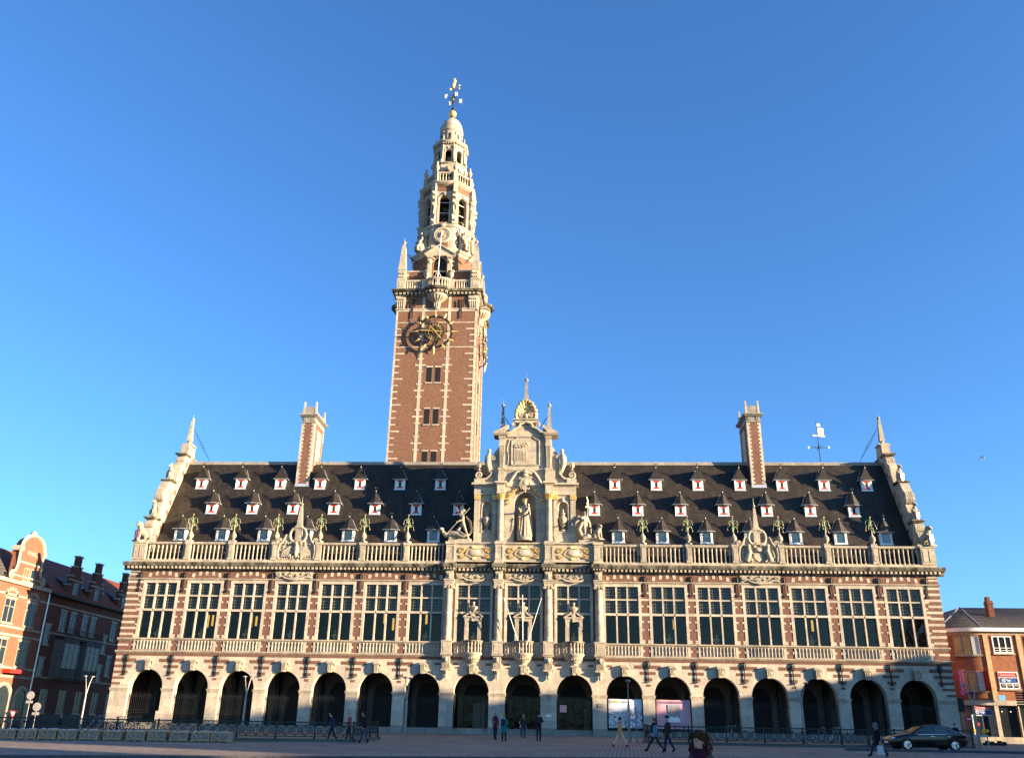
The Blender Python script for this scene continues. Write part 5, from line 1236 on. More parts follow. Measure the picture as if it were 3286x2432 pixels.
# cornice with bowed centre
def plan(off, bow):
    a = H_+off; pts = []
    for k in range(4):
        Mk = face(k)
        seg = [(-a,-a),(-1.75,-a)]+[(1.55*math.sin(t)*1.0, -a-bow*math.cos(t)*.9+0) for t in [R(-80)+R(160)*i/8 for i in range(9)]]+[(1.75,-a)]
        for x, y in seg: v = Mk @ Vector((x, y, 0)); pts.append((v.x, v.y))
    return pts
mb = MB(); mb.prism(plan(.12,.6), 50.46, 50.60, 'z'); mb.prism(plan(.48,.95), 50.86, 50.98, 'z'); mb.prism(plan(.66,1.05), 50.98, 51.12, 'z'); mb.prism(plan(.75,1.1), 51.12, 51.24, 'z'); mb.prism(plan(.10,.6), 50.60, 50.86, 'z')
tp(mb, 'cornice', 'stone_weathered')
mb = MB()
for k in range(4):
    mb.M = face(k)
    for i in range(22):
        x = -5.1+10.2*i/21
        bow = .85*math.sqrt(max(0,1-(x/1.6)**2)) if abs(x) < 1.6 else 0
        mb.box(x-.13, x+.13, -H_-.45-bow, -H_-.05, 50.58, 50.855)
mb.M = None; tp(mb, 'modillion_row', 'stone', kind='stuff')
for k in (0, 1):                                     # round corbel under the bow
    mb = MB(); mb.M = face(k); mb.lathe(0, -H_, [(.30,48.6),(.42,48.75),(.45,49.45),(.52,49.5),(.62,49.62),(1.05,49.95),(1.25,50.2),(1.30,50.46)], 20, 0, math.pi, 2*math.pi)
    for i in range(10): t = math.pi+math.pi*(i+.5)/10; mb.tube([(.5*math.cos(t),-H_+.5*math.sin(t),49.6),(1.0*math.cos(t),-H_+1.0*math.sin(t),49.9),(1.25*math.cos(t),-H_+1.25*math.sin(t),50.2)], .09, 5)
    for i in range(3): mb.bar((-.22+.22*i,-H_-.43,48.85), (-.22+.22*i,-H_-.46,49.4), .06, 5)
    tp(mb, 'bow_corbel', 'stone')
# balustrade of the gallery
tb = MB(); tb.lathe(0, 0, [(.14,0),(.14,.10),(.08,.14),(.15,.45),(.08,.85),(.08,.95),(.14,1.05),(.14,1.16)], 8); tbm = tb.mesh('gallery_baluster', 'stone')
gr = MB(); gr.prism(plan(-.02,.80), 51.22, 51.42, 'z')
tp(gr, 'gallery_plinth', 'stone')
for k in range(4):
    mb = MB(); mb.M = face(k); a = H_-.12
    def path(z0, z1, w_):
        pts = [(-a,-a),(-1.6,-a)]+[(1.5*math.sin(t), -a-.85*math.cos(t)) for t in [R(-75)+R(150)*i/8 for i in range(9)]]+[(1.6,-a),(a,-a)]
        for (x0,y0),(x1,y1) in zip(pts[:-1], pts[1:]):
            d = Vector((x1-x0,y1-y0,0)).normalized(); n_ = Vector((-d.y,d.x,0))*w_
            mb.add([(x0-n_.x,y0-n_.y,z0),(x1-n_.x,y1-n_.y,z0),(x1+n_.x,y1+n_.y,z0),(x0+n_.x,y0+n_.y,z0),(x0-n_.x,y0-n_.y,z1),(x1-n_.x,y1-n_.y,z1),(x1+n_.x,y1+n_.y,z1),(x0+n_.x,y0+n_.y,z1)], [(0,3,2,1),(4,5,6,7),(0,1,5,4),(1,2,6,5),(2,3,7,6),(3,0,4,7)])
    path(52.56, 52.80, .17); tp(mb, 'gallery_rail', 'stone')
    if k == 3 or k == 2: continue
    for s in (-1, 1):
        mb = MB(); mb.M = face(k); x = s*1.78; mb.box(x-.28, x+.28, -a-.24, -a+.24, 51.42, 52.86); tp(mb, 'gallery_post', 'stone')
        for i in range(7):
            o = put(tbm, 'gallery_baluster', tw); o.matrix_local = face(k) @ Matrix.Translation((s*(2.35+.31*i), -a, 51.41))
        mb = MB(); mb.M = face(k) @ Matrix.Translation((s*1.55, -a+.0, 52.86)) @ Matrix.Scale(1.15, 4)
        mb.lathe(0, 0, [(.20,0),(.08,.10),(.10,.2),(.30,.45),(.34,.75),(.22,.85),(.36,.95),(.33,1.02)], 10)
        for q in range(8): t = q*.785; mb.ball((.3*math.cos(t),.3*math.sin(t),1.0), .11, 6, 5)
        tp(mb, 'gallery_vase', 'stone')
    for i in range(10):
        t = R(-68)+R(136)*i/9; o = put(tbm, 'gallery_baluster', tw); o.matrix_local = face(k) @ Matrix.Translation((1.5*math.sin(t), -a-.85*math.cos(t), 51.41))
    mb = MB(); mb.M = face(k) @ Matrix.Translation((0,-a-.9,52.5)); mb.tube([(0,0,-1.0),(.25,-.15,7.0)], [.06,.045], 8); mb.bar((-.6,.6,.3), (0,0,1.2), .03, 4); mb.bar((.7,.6,.0), (0,0,1.2), .03, 4)
    if k == 0: tp(mb, 'flag_pole', 'white_paint')
for sx in (-1, 1):
    for sy in (-1, 1):
        cx, cy = sx*(H_-.30), sy*(H_-.30); mb = MB()
        mb.box(cx-.52, cx+.52, cy-.52, cy+.52, 51.42, 52.84); mb.box(cx-.57, cx+.57, cy-.57, cy+.57, 52.72, 52.88); mb.box(cx-.46, cx+.46, cy-.46, cy+.46, 52.88, 54.2); mb.box(cx-.52, cx+.52, cy-.52, cy+.52, 54.2, 54.42)
        for q in range(6):
            mb.ball((cx-.25+.25*(q%3), cy-.46, 53.2+.5*(q//3)), .14, 6, 5); mb.ball((cx+.46, cy-.25+.25*(q%3), 53.2+.5*(q//3)), .14, 6, 5)
        mb.box(cx-.30, cx+.30, cy-.545, cy-.52, 51.75, 52.5)
        mb.frus(cx, cy, 54.42, 57.6, .92, .92, .50, .50); mb.frus(cx, cy, 57.6, 58.2, .50, .50, .22, .22); mb.ball((cx,cy,58.38), .22, 10, 8); mb.bar((cx,cy,58.5), (cx,cy,59.1), .02, 4)
        o = tp(mb, 'corner_obelisk', 'stone')
        mb = MB(); a = Vector((cx-sx*.25,cy-sy*.25,56.9)); b = Vector((sx*3.0,sy*3.0,56.2)); mb.tube([a,b], .035, 5)
        for q in range(5): c = a.lerp(b, .25+.13*q); mb.spiral(c.x, c.y, c.z+.1, .22, .9, q, 1, .03, 8); mb.spiral(c.x, c.y, c.z-.1, .18, .9, q+2, -1, .03, 8)
        mb.build('iron_stay', 'iron', o)
# stages above the gallery
OC = 1/math.cos(math.pi/8)
def octo(mb, prof): mb.lathe(0, 0, [(r_*OC, z) for r_, z in prof], 8, math.pi/8); return mb
def oface(k): return Matrix.Rotation(k*math.pi/4, 4, 'Z')
mb = MB(); mb.box(-4.15, 4.15, -4.15, 4.15, 51.2, 54.3); tp(mb, 'square_base', 'brick_tower')
mb = MB(); mb.box(-4.25, 4.25, -4.25, 4.25, 54.3, 54.55)
for sx in (-1, 1):
    for sy in (-1, 1):
        mb.box(min(sx*4.18,sx*3.9), max(sx*4.18,sx*3.9), min(sy*4.18,sy*3.9), max(sy*4.18,sy*3.9), 51.2, 54.3)
tp(mb, 'base_cap', 'stone')
tp(octo(MB(), [(3.95,54.5),(3.95,57.1)]), 'octagon_stage', 'brick_tower')
tp(octo(MB(), [(4.02,57.0),(4.10,57.15),(4.05,57.35),(4.25,57.5),(4.35,57.7),(4.30,57.9),(3.7,58.0)]), 'octagon_cornice', 'stone')
for k in range(8):
    mb = MB(); mb.M = oface(k)
    for s in (-1, 1):
        for q in range(4): mb.box(s*1.62-.16-.12*(q%2), s*1.62+.16+.12*(q%2)*0, -3.99, -3.9, 54.6+.62*q, 54.6+.62*q+.28)
    tp(mb, 'dressing', 'stone_pale', kind='stuff')
for k in (0, 1):                                     # doorway on to the gallery
    mb = MB(); mb.M = face(k)
    mb.archwall(-1.55, 1.55, 51.4, 56.95, 0, .80, 55.55, -4.42, -4.0, n=12); o = tp(mb, 'portal', 'brick_tower')
    mb = MB(); mb.M = face(k); mb.box(-.78, .78, -4.15, -4.1, 51.4, 56.3); mb.build('door_opening', 'dark_slot', o)
    mb = MB(); mb.M = face(k)
    for s in (-1, 1): mb.box(s*1.28-.27, s*1.28+.27, -4.62, -4.3, 51.4, 56.2); mb.box(s*1.28-.36, s*1.28+.36, -4.75, -4.3, 56.2, 56.45); mb.ball((s*1.28,-4.66,55.6), (.2,.12,.25), 8, 6)
    for i in range(7):
        t = math.pi*(i+.5)/7; M0 = mb.M; mb.M = face(k) @ Matrix.Translation((.98*math.cos(t),-4.46,55.55+.98*math.sin(t))) @ Matrix.Rotation(math.pi/2-t, 4, 'Y'); mb.box(-.10, .10, -.02, .1, -.18, .22); mb.M = M0
    mb.prism([(-1.85,56.45),(1.85,56.45),(1.85,56.62),(.0,57.95),(-1.85,56.62)], -4.68, -4.1); mb.prism([(-1.95,56.6),(-1.95,56.75),(0,58.15),(1.95,56.75),(1.95,56.6),(0,57.9)], -4.85, -4.1)
    mb.build('pediment', 'stone', o)
tp(octo(MB(), [(3.42,57.9),(3.42,61.6)]), 'medallion_stage', 'stone')
for k in range(8):
    mb = MB(); mb.M = oface(k); mb.box(-.75, .75, -3.45, -3.4, 58.5, 61.2); tp(mb, 'brick_panel', 'brick_tower')
tp(octo(MB(), [(3.50,61.5),(3.62,61.62),(3.62,61.82),(3.40,61.95)]), 'stage_moulding', 'stone')
for k in (0, 2, 4, 6):
    mb = MB(); mb.M = oface(k) @ Matrix.Translation((0,-3.72,60.1)) @ Matrix.Rotation(math.pi/2, 4, 'X')
    mb.lathe(0, 0, [(1.0,-.3),(1.22,-.15),(1.22,.0),(1.10,.10),(1.0,.12),(.92,.04),(.90,.04)], 28); o = tp(mb, 'medallion', 'stone')
    mb = MB(); mb.M = oface(k) @ Matrix.Translation((0,-3.80,60.1))
    for i in range(26): t = i*2*math.pi/26; mb.ball((.80*math.cos(t),0,.80*math.sin(t)), (.07,.06,.07), 5, 4)
    mb.tube([(-.2,-.02,-.42),(-.05,-.05,0),(.08,-.05,.3)], [.12,.16,.12], 7); mb.ball((.1,-.05,.42), .13, 7, 5); mb.tube([(-.05,0,-.1),(.3,0,-.35)], .07, 5); mb.tube([(.1,0,.2),(.4,0,.25)], .06, 5); mb.tube([(-.2,0,-.3),(-.42,0,.1),(-.3,0,.4)], .04, 5); mb.tube([(-.05,0,.1),(-.35,0,-.05)], .05, 5)
    mb.build('carved_lion', 'statue', o)
    mb = MB(); mb.M = oface(k); mb.ball((0,-3.75,61.55), (.42,.2,.3), 10, 6)
    for i in range(5): mb.ball((-.4+.2*i,-3.8,61.85), .12, 6, 5)
    mb.build('crown', 'stone', o)
for k in (1, 3, 5, 7):                               # scrolled buttresses with seated figures on the diagonals
    mb = MB(); mb.M = oface(k)
    mb.prism([(-4.35,57.9),(-3.3,57.9),(-3.3,61.6),(-3.62,61.5),(-3.72,60.4),(-4.05,59.2),(-4.45,58.5)], -.5, .5, 'x'); o = tp(mb, 'buttress', 'stone')
    mb = MB(); mb.M = oface(k)
    mb.tube([(0,-4.25,58.0),(0,-4.3,58.9),(0,-4.1,59.8),(0,-4.0,60.5)], [.42,.40,.36,.2], 10); mb.ball((0,-4.05,60.75), (.2,.22,.26), 9, 7)
    for s in (-1, 1): mb.tube([(s*.3,-4.1,60.2),(s*.55,-4.3,59.6),(s*.35,-4.6,59.2)], .13, 7); mb.tube([(s*.5,-3.9,60.2),(s*.85,-3.7,60.6),(s*.7,-3.6,61.1)], [.12,.14,.06], 7); mb.tube([(s*.2,-4.4,58.9),(s*.25,-4.75,58.6),(s*.25,-4.7,57.95)], .15, 7)
    mb.build('seated_figure', 'statue', o)
# belfry
for k in range(8):
    mb = MB(); mb.M = oface(k); a = 3.33
    mb.archwall(-a*.415, a*.415, 61.8, 67.3, 0, .66, 65.7, -a, -a+.55, sill=62.2, n=14); o = tp(mb, 'belfry_wall', 'stone')
    mb = MB(); mb.M = oface(k)
    mb.tube([(.82*math.cos(t), -a-.05, 65.7+.82*math.sin(t)) for t in [math.pi*i/12 for i in range(13)]], .09, 6); mb.ball((0,-a-.1,66.65), (.2,.14,.3), 8, 6)
    for s in (-1, 1): mb.box(s*.82-.08, s*.82+.08, -a-.06, -a, 62.2, 65.7)
    mb.build('arch_surround', 'stone', o)
    mb = MB(); mb.M = oface(k)
    for z in (63.9, 65.5): mb.box(-.66, .66, -a+.35, -a+.42, z-.03, z+.03)
    mb.build('bell_bar', 'zinc', o)
    mb = MB(); mb.M = oface(k) @ Matrix.Rotation(math.pi/8, 4, 'Z'); v = a*OC
    mb.prism([(-v-.34,61.9),(-v+.2,61.9),(-v+.2,67.2),(-v-.30,67.2),(-v-.42,66.2),(-v-.18,65.2),(-v-.14,63.2),(-v-.34,62.6)], -.32, .32, 'x')
    for z, r_ in ((66.6,.30),(65.9,.26),(64.9,.20),(62.4,.22)): mb.ball((0,-v-.35,z), r_, 8, 6)
    for s in (-1, 1): mb.spiral(s*.0+s*.30, -v-.28, 66.2, .26, 1.2, math.pi/2, s, .09, 10); mb.tube([(s*.15,-v-.32,65.2),(s*.2,-v-.25,64.3),(s*.1,-v-.22,63.4)], .10, 6)
    tp(mb, 'belfry_buttress', 'stone')
tp(octo(MB(), [(2.3,61.9),(2.3,62.1)]), 'bell_floor', 'dark_slot')
tp(octo(MB(), [(1.1,62.0),(1.1,67.2)]), 'bell_frame', 'dark_slot')
bl = MB(); bl.lathe(0, 0, [(.48,0),(.40,.12),(.30,.40),(.26,.62),(.14,.72),(.05,.76)], 12); blm = bl.mesh('bell', 'bronze')
for k in range(8):
    for z in (62.75, 64.4):
        o = put(blm, 'bell', tw); o.matrix_local = oface(k) @ Matrix.Translation((0,-2.35,z))
# cornice, upper balustrade and lantern
tp(octo(MB(), [(3.38,67.1),(3.38,67.5),(3.32,67.5),(3.32,67.85)]), 'frieze', 'brick_tower')
tp(octo(MB(), [(3.40,67.85),(3.55,68.0),(3.72,68.15),(3.80,68.35),(3.74,68.5),(3.2,68.6)]), 'upper_cornice', 'stone')
mb = MB()
for k in range(8):
    mb.M = oface(k) @ Matrix.Rotation(math.pi/8, 4, 'Z'); v = 3.4*OC; mb.box(-.30, .30, -v-.25, -v+.2, 67.2, 68.55)
mb.M = None; tp(mb, 'cornice_ressauts', 'stone', kind='stuff')
tp(octo(MB(), [(3.12,68.55),(3.18,68.75),(3.05,68.8),(2.9,68.8)]), 'upper_plinth', 'stone'); 
tp(octo(MB(), [(3.0,70.05),(3.18,70.05),(3.20,70.25),(3.0,70.3),(2.85,70.25),(2.85,70.05)]), 'upper_rail', 'stone')
for k in range(8):
    for i in range(5):
        o = put(tbm, 'gallery_baluster', tw); o.matrix_local = oface(k) @ Matrix.Translation((-.82+.41*i, -3.02, 68.8)) @ Matrix.Diagonal((.8,.8,1.1,1))
    mb = MB(); mb.M = oface(k) @ Matrix.Rotation(math.pi/8, 4, 'Z') @ Matrix.Translation((0,-3.02*OC,68.6)); mb.box(-.26, .26, -.26, .26, 0, 1.75)
    mb.lathe(0, 0, [(.24,1.75),(.10,1.88),(.12,2.0),(.30,2.3),(.33,2.55),(.20,2.75),(.24,2.85),(.12,3.0),(.14,3.2),(.17,3.35),(.04,3.5)], 10); tp(mb, 'urn_post', 'stone')
tp(octo(MB(), [(2.35,68.5),(2.30,70.2),(2.22,72.2),(2.35,72.3),(2.42,72.5),(2.2,72.6)]), 'lantern_base', 'stone')
for k in range(8):
    mb = MB(); mb.M = oface(k); mb.box(-.34, .34, -2.36, -2.2, 69.6, 71.2); o = tp(mb, 'lantern_panel', 'brick_tower')
    mb = MB(); mb.M = oface(k); mb.box(-.26, .26, -2.39, -2.3, 69.4, 70.3); mb.build('opening', 'dark_slot', o)
    mb = MB(); mb.M = oface(k); mb.box(-.22, .22, -2.46, -2.2, 71.2, 71.7); mb.build('block', 'stone', o)
    mb = MB(); mb.M = oface(k); a = 2.05
    mb.archwall(-a*.415, a*.415, 72.5, 75.5, 0, .43, 74.35, -a, -a+.35, sill=72.6, n=12); o = tp(mb, 'lantern_wall', 'stone')
    mb = MB(); mb.M = oface(k); mb.tube([(.52*math.cos(t), -a-.03, 74.35+.52*math.sin(t)) for t in [math.pi*i/10 for i in range(11)]], .06, 5); mb.box(-.10, .10, -a-.1, -a, 74.75, 75.3)
    for s in (-1, 1): mb.box(s*.25-.12, s*.25+.12, -a-.02, -a+.01, 75.1, 75.35)
    mb.build('arch_surround', 'stone', o)
    mb = MB(); mb.M = oface(k) @ Matrix.Rotation(math.pi/8, 4, 'Z'); v = a*OC
    mb.box(-.16, .16, -v-.14, -v+.2, 72.5, 75.5); mb.prism([(-v-.45,72.4),(-v+.1,72.4),(-v+.1,73.6),(-v-.16,73.5),(-v-.24,73.0),(-v-.42,72.8)], -.15, .15, 'x'); mb.box(-.2, .2, -v-.2, -v+.2, 75.0, 75.2)
    tp(mb, 'lantern_pier', 'stone')
    mb = MB(); mb.M = oface(k) @ Matrix.Rotation(math.pi/8, 4, 'Z') @ Matrix.Translation((0,-2.12,76.25)); mb.frus(0, 0, 0, .9, .26, .26, .14, .14); mb.ball((0,0,.95), .1, 6, 5); tp(mb, 'small_pinnacle', 'stone')
tp(octo(MB(), [(.7,72.6),(.7,75.6)]), 'lantern_core', 'dark_slot')
tp(octo(MB(), [(2.08,75.45),(2.12,75.62),(2.12,75.75),(2.36,75.82),(2.46,75.98),(2.44,76.15),(1.9,76.28)]), 'lantern_cornice', 'stone')
mb = MB()
for k in range(8):
    mb.M = oface(k)
    for x in (-.7,-.35,0,.35,.7): mb.box(x-.08, x+.08, -2.34, -2.1, 75.62, 75.8)
mb.M = None; tp(mb, 'lantern_modillions', 'stone', kind='stuff')
mb = MB(); mb.lathe(0, 0, [(1.62,76.2),(1.62,76.5),(1.47,76.6),(1.47,78.5),(1.60,78.6),(1.66,78.8),(1.66,79.0),(1.58,79.1),(1.55,79.5),(1.42,80.1),(1.15,80.65),(.75,81.1),(.42,81.35),(.36,81.5)], 32)
for q in range(3):
    z0 = 79.4+.6*q; r_ = 1.56-.18*q-.06*q*q
    pts = [((r_+.02*math.sin(6*t))*math.cos(t), (r_+.02*math.sin(6*t))*math.sin(t), z0+.16*math.sin(4*t+q)) for t in [2*math.pi*i/40 for i in range(41)]]; mb.tube(pts, .06, 5)
dm = tp(mb, 'dome', 'stone')
for k in range(8):
    mb = MB(); mb.M = oface(k); mb.box(-.34, .34, -1.60, -1.3, 76.7, 78.35); mb.build('dome_frame', 'stone', dm)
    mb = MB(); mb.M = oface(k); mb.lathe(0, 0, [(.0,0)], 3) if False else None
    mb.prism([(-.17,77.1),(.17,77.1),(.17,77.75)]+[(.17*math.cos(t),77.75+.17*math.sin(t)) for t in [math.pi*i/8 for i in range(1,8)]]+[(-.17,77.75)], -1.615, -1.55); mb.build('dome_opening', 'dark_slot', dm)
mb = MB(); mb.lathe(0, 0, [(.30,81.45),(.20,81.6),(.24,81.72)], 12); mb.build('neck', 'iron', dm)
mb = MB(); mb.ball((0,0,82.32), .58, 20, 14); gbl = tp(mb, 'gilded_ball', 'gold')
vn = thing('tower_weather_vane', 'ornate iron and gilt weather vane with gilded letters on the tower top', 'weather vane', (TX, TY, 82.9))
mb = MB(); mb.tube([(0,0,-.1),(0,0,.3),(0,0,6.1)], [.14,.07,.03], 8); mb.lathe(0, 0, [(.10,.05),(.24,.2),(.12,.4),(.18,.55),(.06,.7)], 8)
for k in range(4):
    a = k*math.pi/2+.5; c, s = math.cos(a), math.sin(a); mb.bar((0,0,2.05), (1.0*c,1.0*s,2.05), .04, 5)
    for q in range(5):
        t = q*1.25; mb.tube([(.15*c,.15*s,2.05+.55*math.cos(t)),(.5*c,.5*s,2.05+.5*math.cos(t)),(.35*c,.35*s,2.05+.9*math.cos(t)*.7)], .03, 4)
    mb.tube([(0,0,2.9),(.55*c,.55*s,2.05),(0,0,1.2)], .035, 5)
mb.build('iron_rod', 'iron', vn)
for k in range(4):
    a = k*math.pi/2+.5; c, s = math.cos(a), math.sin(a)
    mb = MB(); mb.M = Matrix.Translation((1.12*c,1.12*s,2.05+.35*(1 if k in (1,2) else -1)*0+ .12)); mb.prism([(-.17,-.36),(-.05,-.36),(-.05,.1),(.12,-.36),(.2,-.36),(.2,.36),(.08,.36),(.08,-.1),(-.08,.36),(-.17,.36)], -.06, .06); mb.build('gilded_letter', 'gilt_sunlit', vn)
mb = MB(); mb.ball((0,0,2.05), .2, 8, 6); mb.build('gilded_boss', 'gold', vn)
mb = MB(); mb.M = Matrix.Rotation(.4, 4, 'Z'); mb.tube([(-.55,0,3.7),(-.1,0,4.1),(.7,0,4.7)], [.05,.12,.08], 6, .4); mb.tube([(-.2,0,3.9),(.4,0,4.1),(.8,0,4.25)], [.05,.1,.03], 6, .4); mb.build('dark_arm', 'iron', vn)
mb = MB(); mb.M = Matrix.Rotation(.4, 4, 'Z'); mb.ball((.78,0,4.78), .16, 8, 6); mb.ball((.78,0,4.25), .13, 8, 6); mb.ball((-.55,0,3.7), .2, 8, 6); mb.tube([(-.05,0,4.1),(-.1,0,4.6),(.05,0,5.1),(0,0,5.5)], [.16,.26,.24,.12], 8); mb.ball((.02,0,5.65), (.2,.15,.24), 8, 6); mb.tube([(.1,0,5.2),(.3,0,5.45)], .07, 5); mb.tube([(-.1,0,4.9),(-.32,0,4.7)], .07, 5); mb.build('gilded_figure', 'gold', vn)
# gilded clocks on the front and right faces
def clock(k):
    mb = MB(); mb.M = face(k) @ Matrix.Translation((.02, -H_-.72, 45.3))
    ring = lambda r_, n=48: [(r_*math.cos(t), 0, r_*math.sin(t)) for t in [2*math.pi*i/n for i in range(n+1)]]
    Rt = 2.06
    vs_ = []; n = 48
    for r_, y in ((Rt-.12,-.04),(Rt+.12,-.04),(Rt+.12,.10),(Rt-.12,.10)):
        vs_ += [(r_*math.cos(2*math.pi*i/n), y, r_*math.sin(2*math.pi*i/n)) for i in range(n)]
    mb.add(vs_, [(q*n+i, q*n+(i+1)%n, ((q+1)%4)*n+(i+1)%n, ((q+1)%4)*n+i) for q in range(4) for i in range(n)])
    for i in range(12): t = i*math.pi/6+.26; mb.bar((1.95*math.cos(t),.0,1.95*math.sin(t)), (2.3*math.cos(t),.72,2.3*math.sin(t)), .03, 4)
    o = tp(mb, 'clock', 'iron'); T = mb.M
    mb = MB(); mb.M = T
    mb.tube(ring(1.2), .06, 6); mb.tube(ring(.8), .045, 6); mb.tube(ring(.35, 20), .05, 5)
    for i in range(24):
        t = i*math.pi/12; mb.bar((.82*math.cos(t),.0,.82*math.sin(t)), (1.18*math.cos(t+.12),.0,1.18*math.sin(t+.12)), .045, 4)
        if i % 2: mb.spiral(.58*math.cos(t), 0, .58*math.sin(t), .17, 1.0, t, 1, .045, 8)
        mb.ball((1.0*math.cos(t+.06), 0, 1.0*math.sin(t+.06)), (.09,.04,.09), 5, 4)
    for i in range(40): t = i*math.pi/20; mb.bar((.38*math.cos(t),.03,.38*math.sin(t)), (.80*math.cos(t+.3),.03,.80*math.sin(t+.3)), .03, 4); mb.bar((.82*math.cos(t),.03,.82*math.sin(t)), (1.2*math.cos(t-.15),.03,1.2*math.sin(t-.15)), .035, 4)
    for t in (0, math.pi/2, math.pi, 3*math.pi/2): mb.bar((1.2*math.cos(t),.02,1.2*math.sin(t)), (1.95*math.cos(t),.02,1.95*math.sin(t)), .04, 5); mb.spiral(1.42*math.cos(t), 0, 1.42*math.sin(t), .16, 1.0, t, 1, .04, 8)
    mb.build('dial_lattice', 'bronze', o)
    mb = MB(); mb.M = T; mb.tube(ring(1.22), .028, 5); mb.tube([(p[0],-.05,p[2]) for p in ring(.8)], .022, 5); mb.build('gilt_ring', 'gilt_dull', o)
    for i in range(12):
        t = i*math.pi/6; c, s = math.cos(t), math.sin(t); L = 1.0 if i % 3 == 0 else .72
        mb = MB(); mb.M = T; mb.tube([((Rt-.05)*c,-.08,(Rt-.05)*s),((Rt+.12)*c+.05*s,-.1,(Rt+.12)*s-.05*c),((Rt+.32)*c,-.08,(Rt+.32)*s),((Rt+L)*c,-.05,(Rt+L)*s)], [.10,.14,.09,.015], 6, .6); mb.build('gilt_flame', 'gold', o)
    hand = lambda a, L, tail: MB()
    for a, L, tail in ((R(176), 2.0, 1.0), (R(-50), 1.25, 1.0)):
        mb = MB(); mb.M = T; c, s = math.cos(a), math.sin(a)
        mb.tube([(-tail*c,-.2,-tail*s),(-.2*c,-.2,-.2*s),(.5*c,-.2,.5*s),(L*.8*c,-.2,L*.8*s),(L*c,-.2,L*s)], [.05,.075,.055,.085,.02], 6, .4); mb.ball((0,-.2,0), .13, 8, 6); mb.build('clock_hand', 'gilt_dull', o)
clock(0); clock(1)
# ---------------------------------------------------------------- neighbouring houses
def win(t, u, z, w_, h_, y=0.0, frame='white_paint', bars=(1,1), sill=True, glassm='glass', name='window', M_=None, fw=.07, stone_l=None):
    """window part (frame) with its panes, in the house's local frame: front is -y"""
    mb = MB(); mb.M = M_; a, b = u-w_/2, u+w_/2
    mb.box(a, a+fw, y-.05, y+.06, z, z+h_); mb.box(b-fw, b, y-.05, y+.06, z, z+h_); mb.box(a+fw, b-fw, y-.05, y+.06, z, z+fw); mb.box(a+fw, b-fw, y-.05, y+.06, z+h_-fw, z+h_)
    for i in range(1, bars[0]+1): x = a+w_*i/(bars[0]+1); mb.box(x-fw/2, x+fw/2, y-.045, y+.05, z+fw, z+h_-fw)
    for i in range(1, bars[1]+1): q = z+h_*(.68 if bars[1] == 1 else i/(bars[1]+1)); mb.box(a+fw, b-fw, y-.04, y+.045, q-fw*.4, q+fw*.4)
    o = mb.build(name, frame, t)
    me = bpy.data.meshes.new('pane'); v = [(a,y-.012,z),(b,y-.012,z),(b,y-.012,z+h_),(a,y-.012,z+h_)]
    me.from_pydata([tuple(M_ @ Vector(p)) for p in v] if M_ else v, [], [(0,1,2,3)]); me.materials.append(MAT[glassm]); put(me, 'pane', o)
    if sill: mb = MB(); mb.M = M_; mb.box(a-.1, b+.1, y-.14, y+.02, z-.12, z); mb.build('sill', 'stone', o)
    if stone_l: mb = MB(); mb.M = M_; mb.box(a-.15, b+.15, y-.06, y+.02, z+h_, z+h_+stone_l); mb.build('lintel', 'stone', o)
    return o
plain('pane_dark', (.018,.022,.026), .08, 0, .3, .5, .5)
# corner house with round gable, lit by the sun
ha = thing('gabled_house', 'red brick house with pale bands and round-topped gable left of the library', 'house', (-44,0,-1.3), R(90))
HZ = 1.3
def P5(t, mb, name, m, **kw): return mb.build(name, m, t, **kw)
P5(ha, MB().box(-9, 6.6, 0, 11, 0, 11.5+HZ), 'wall', 'brick_house')
mb = MB(); u = 2.65; mb.prism([(u-2.4,11.5+HZ),(u-2.3,12.1+HZ),(u-1.85,12.3+HZ),(u-1.75,14.4+HZ)]+[(u-1.62*math.cos(t), 14.5+HZ+1.1*math.sin(t)) for t in [math.pi*i/12 for i in range(13)]]+[(u+1.75,14.4+HZ),(u+1.85,12.3+HZ),(u+2.3,12.1+HZ),(u+2.4,11.5+HZ)], -.06, .6); g = P5(ha, mb, 'gable', 'brick_house')
mb = MB(); mb.tube([(u-1.75*math.cos(t), -.05, 14.55+HZ+1.2*math.sin(t)) for t in [math.pi*i/14 for i in range(15)]], .16, 6); mb.box(u-2.0, u-1.55, -.2, .65, 14.2+HZ, 14.6+HZ); mb.box(u+1.55, u+2.0, -.2, .65, 14.2+HZ, 14.6+HZ); mb.ball((u,.2,15.95+HZ), .28, 8, 6)
for s in (-1, 1): mb.tube([(u+s*1.8,-.05,14.2+HZ),(u+s*1.75,-.05,13.0+HZ),(u+s*1.95,-.05,12.4+HZ),(u+s*2.5,-.05,12.2+HZ)], .13, 6); mb.spiral(u+s*2.35, -.1, 12.0+HZ, .38, 1.3, math.pi/2, -s, .12, 12)
mb.build('gable_coping', 'stone', g)
mb = MB(); mb.box(u-1.8, u+1.8, -.1, .0, 13.2+HZ, 13.36+HZ); mb.box(u-2.3, u+2.3, -.1, 0, 12.0+HZ, 12.15+HZ)
for i in range(5): mb.box(u-.75+.34*i, u-.6+.34*i, -.1, 0, 14.0+HZ, 14.35+HZ)
mb.build('gable_bands', 'stone', g, kind='stuff')
P5(ha, MB().prism([(0,11.5+HZ),(3.5,15.2+HZ),(7.5,15.2+HZ),(11,11.5+HZ)], -9, 1.5, 'x'), 'roof', 'roof_tile_grey')
P5(ha, MB().prism([(.0,11.5+HZ),(4,15.0+HZ),(11,11.5+HZ)], 1.5, 6.6, 'x'), 'roof', 'roof_tile')
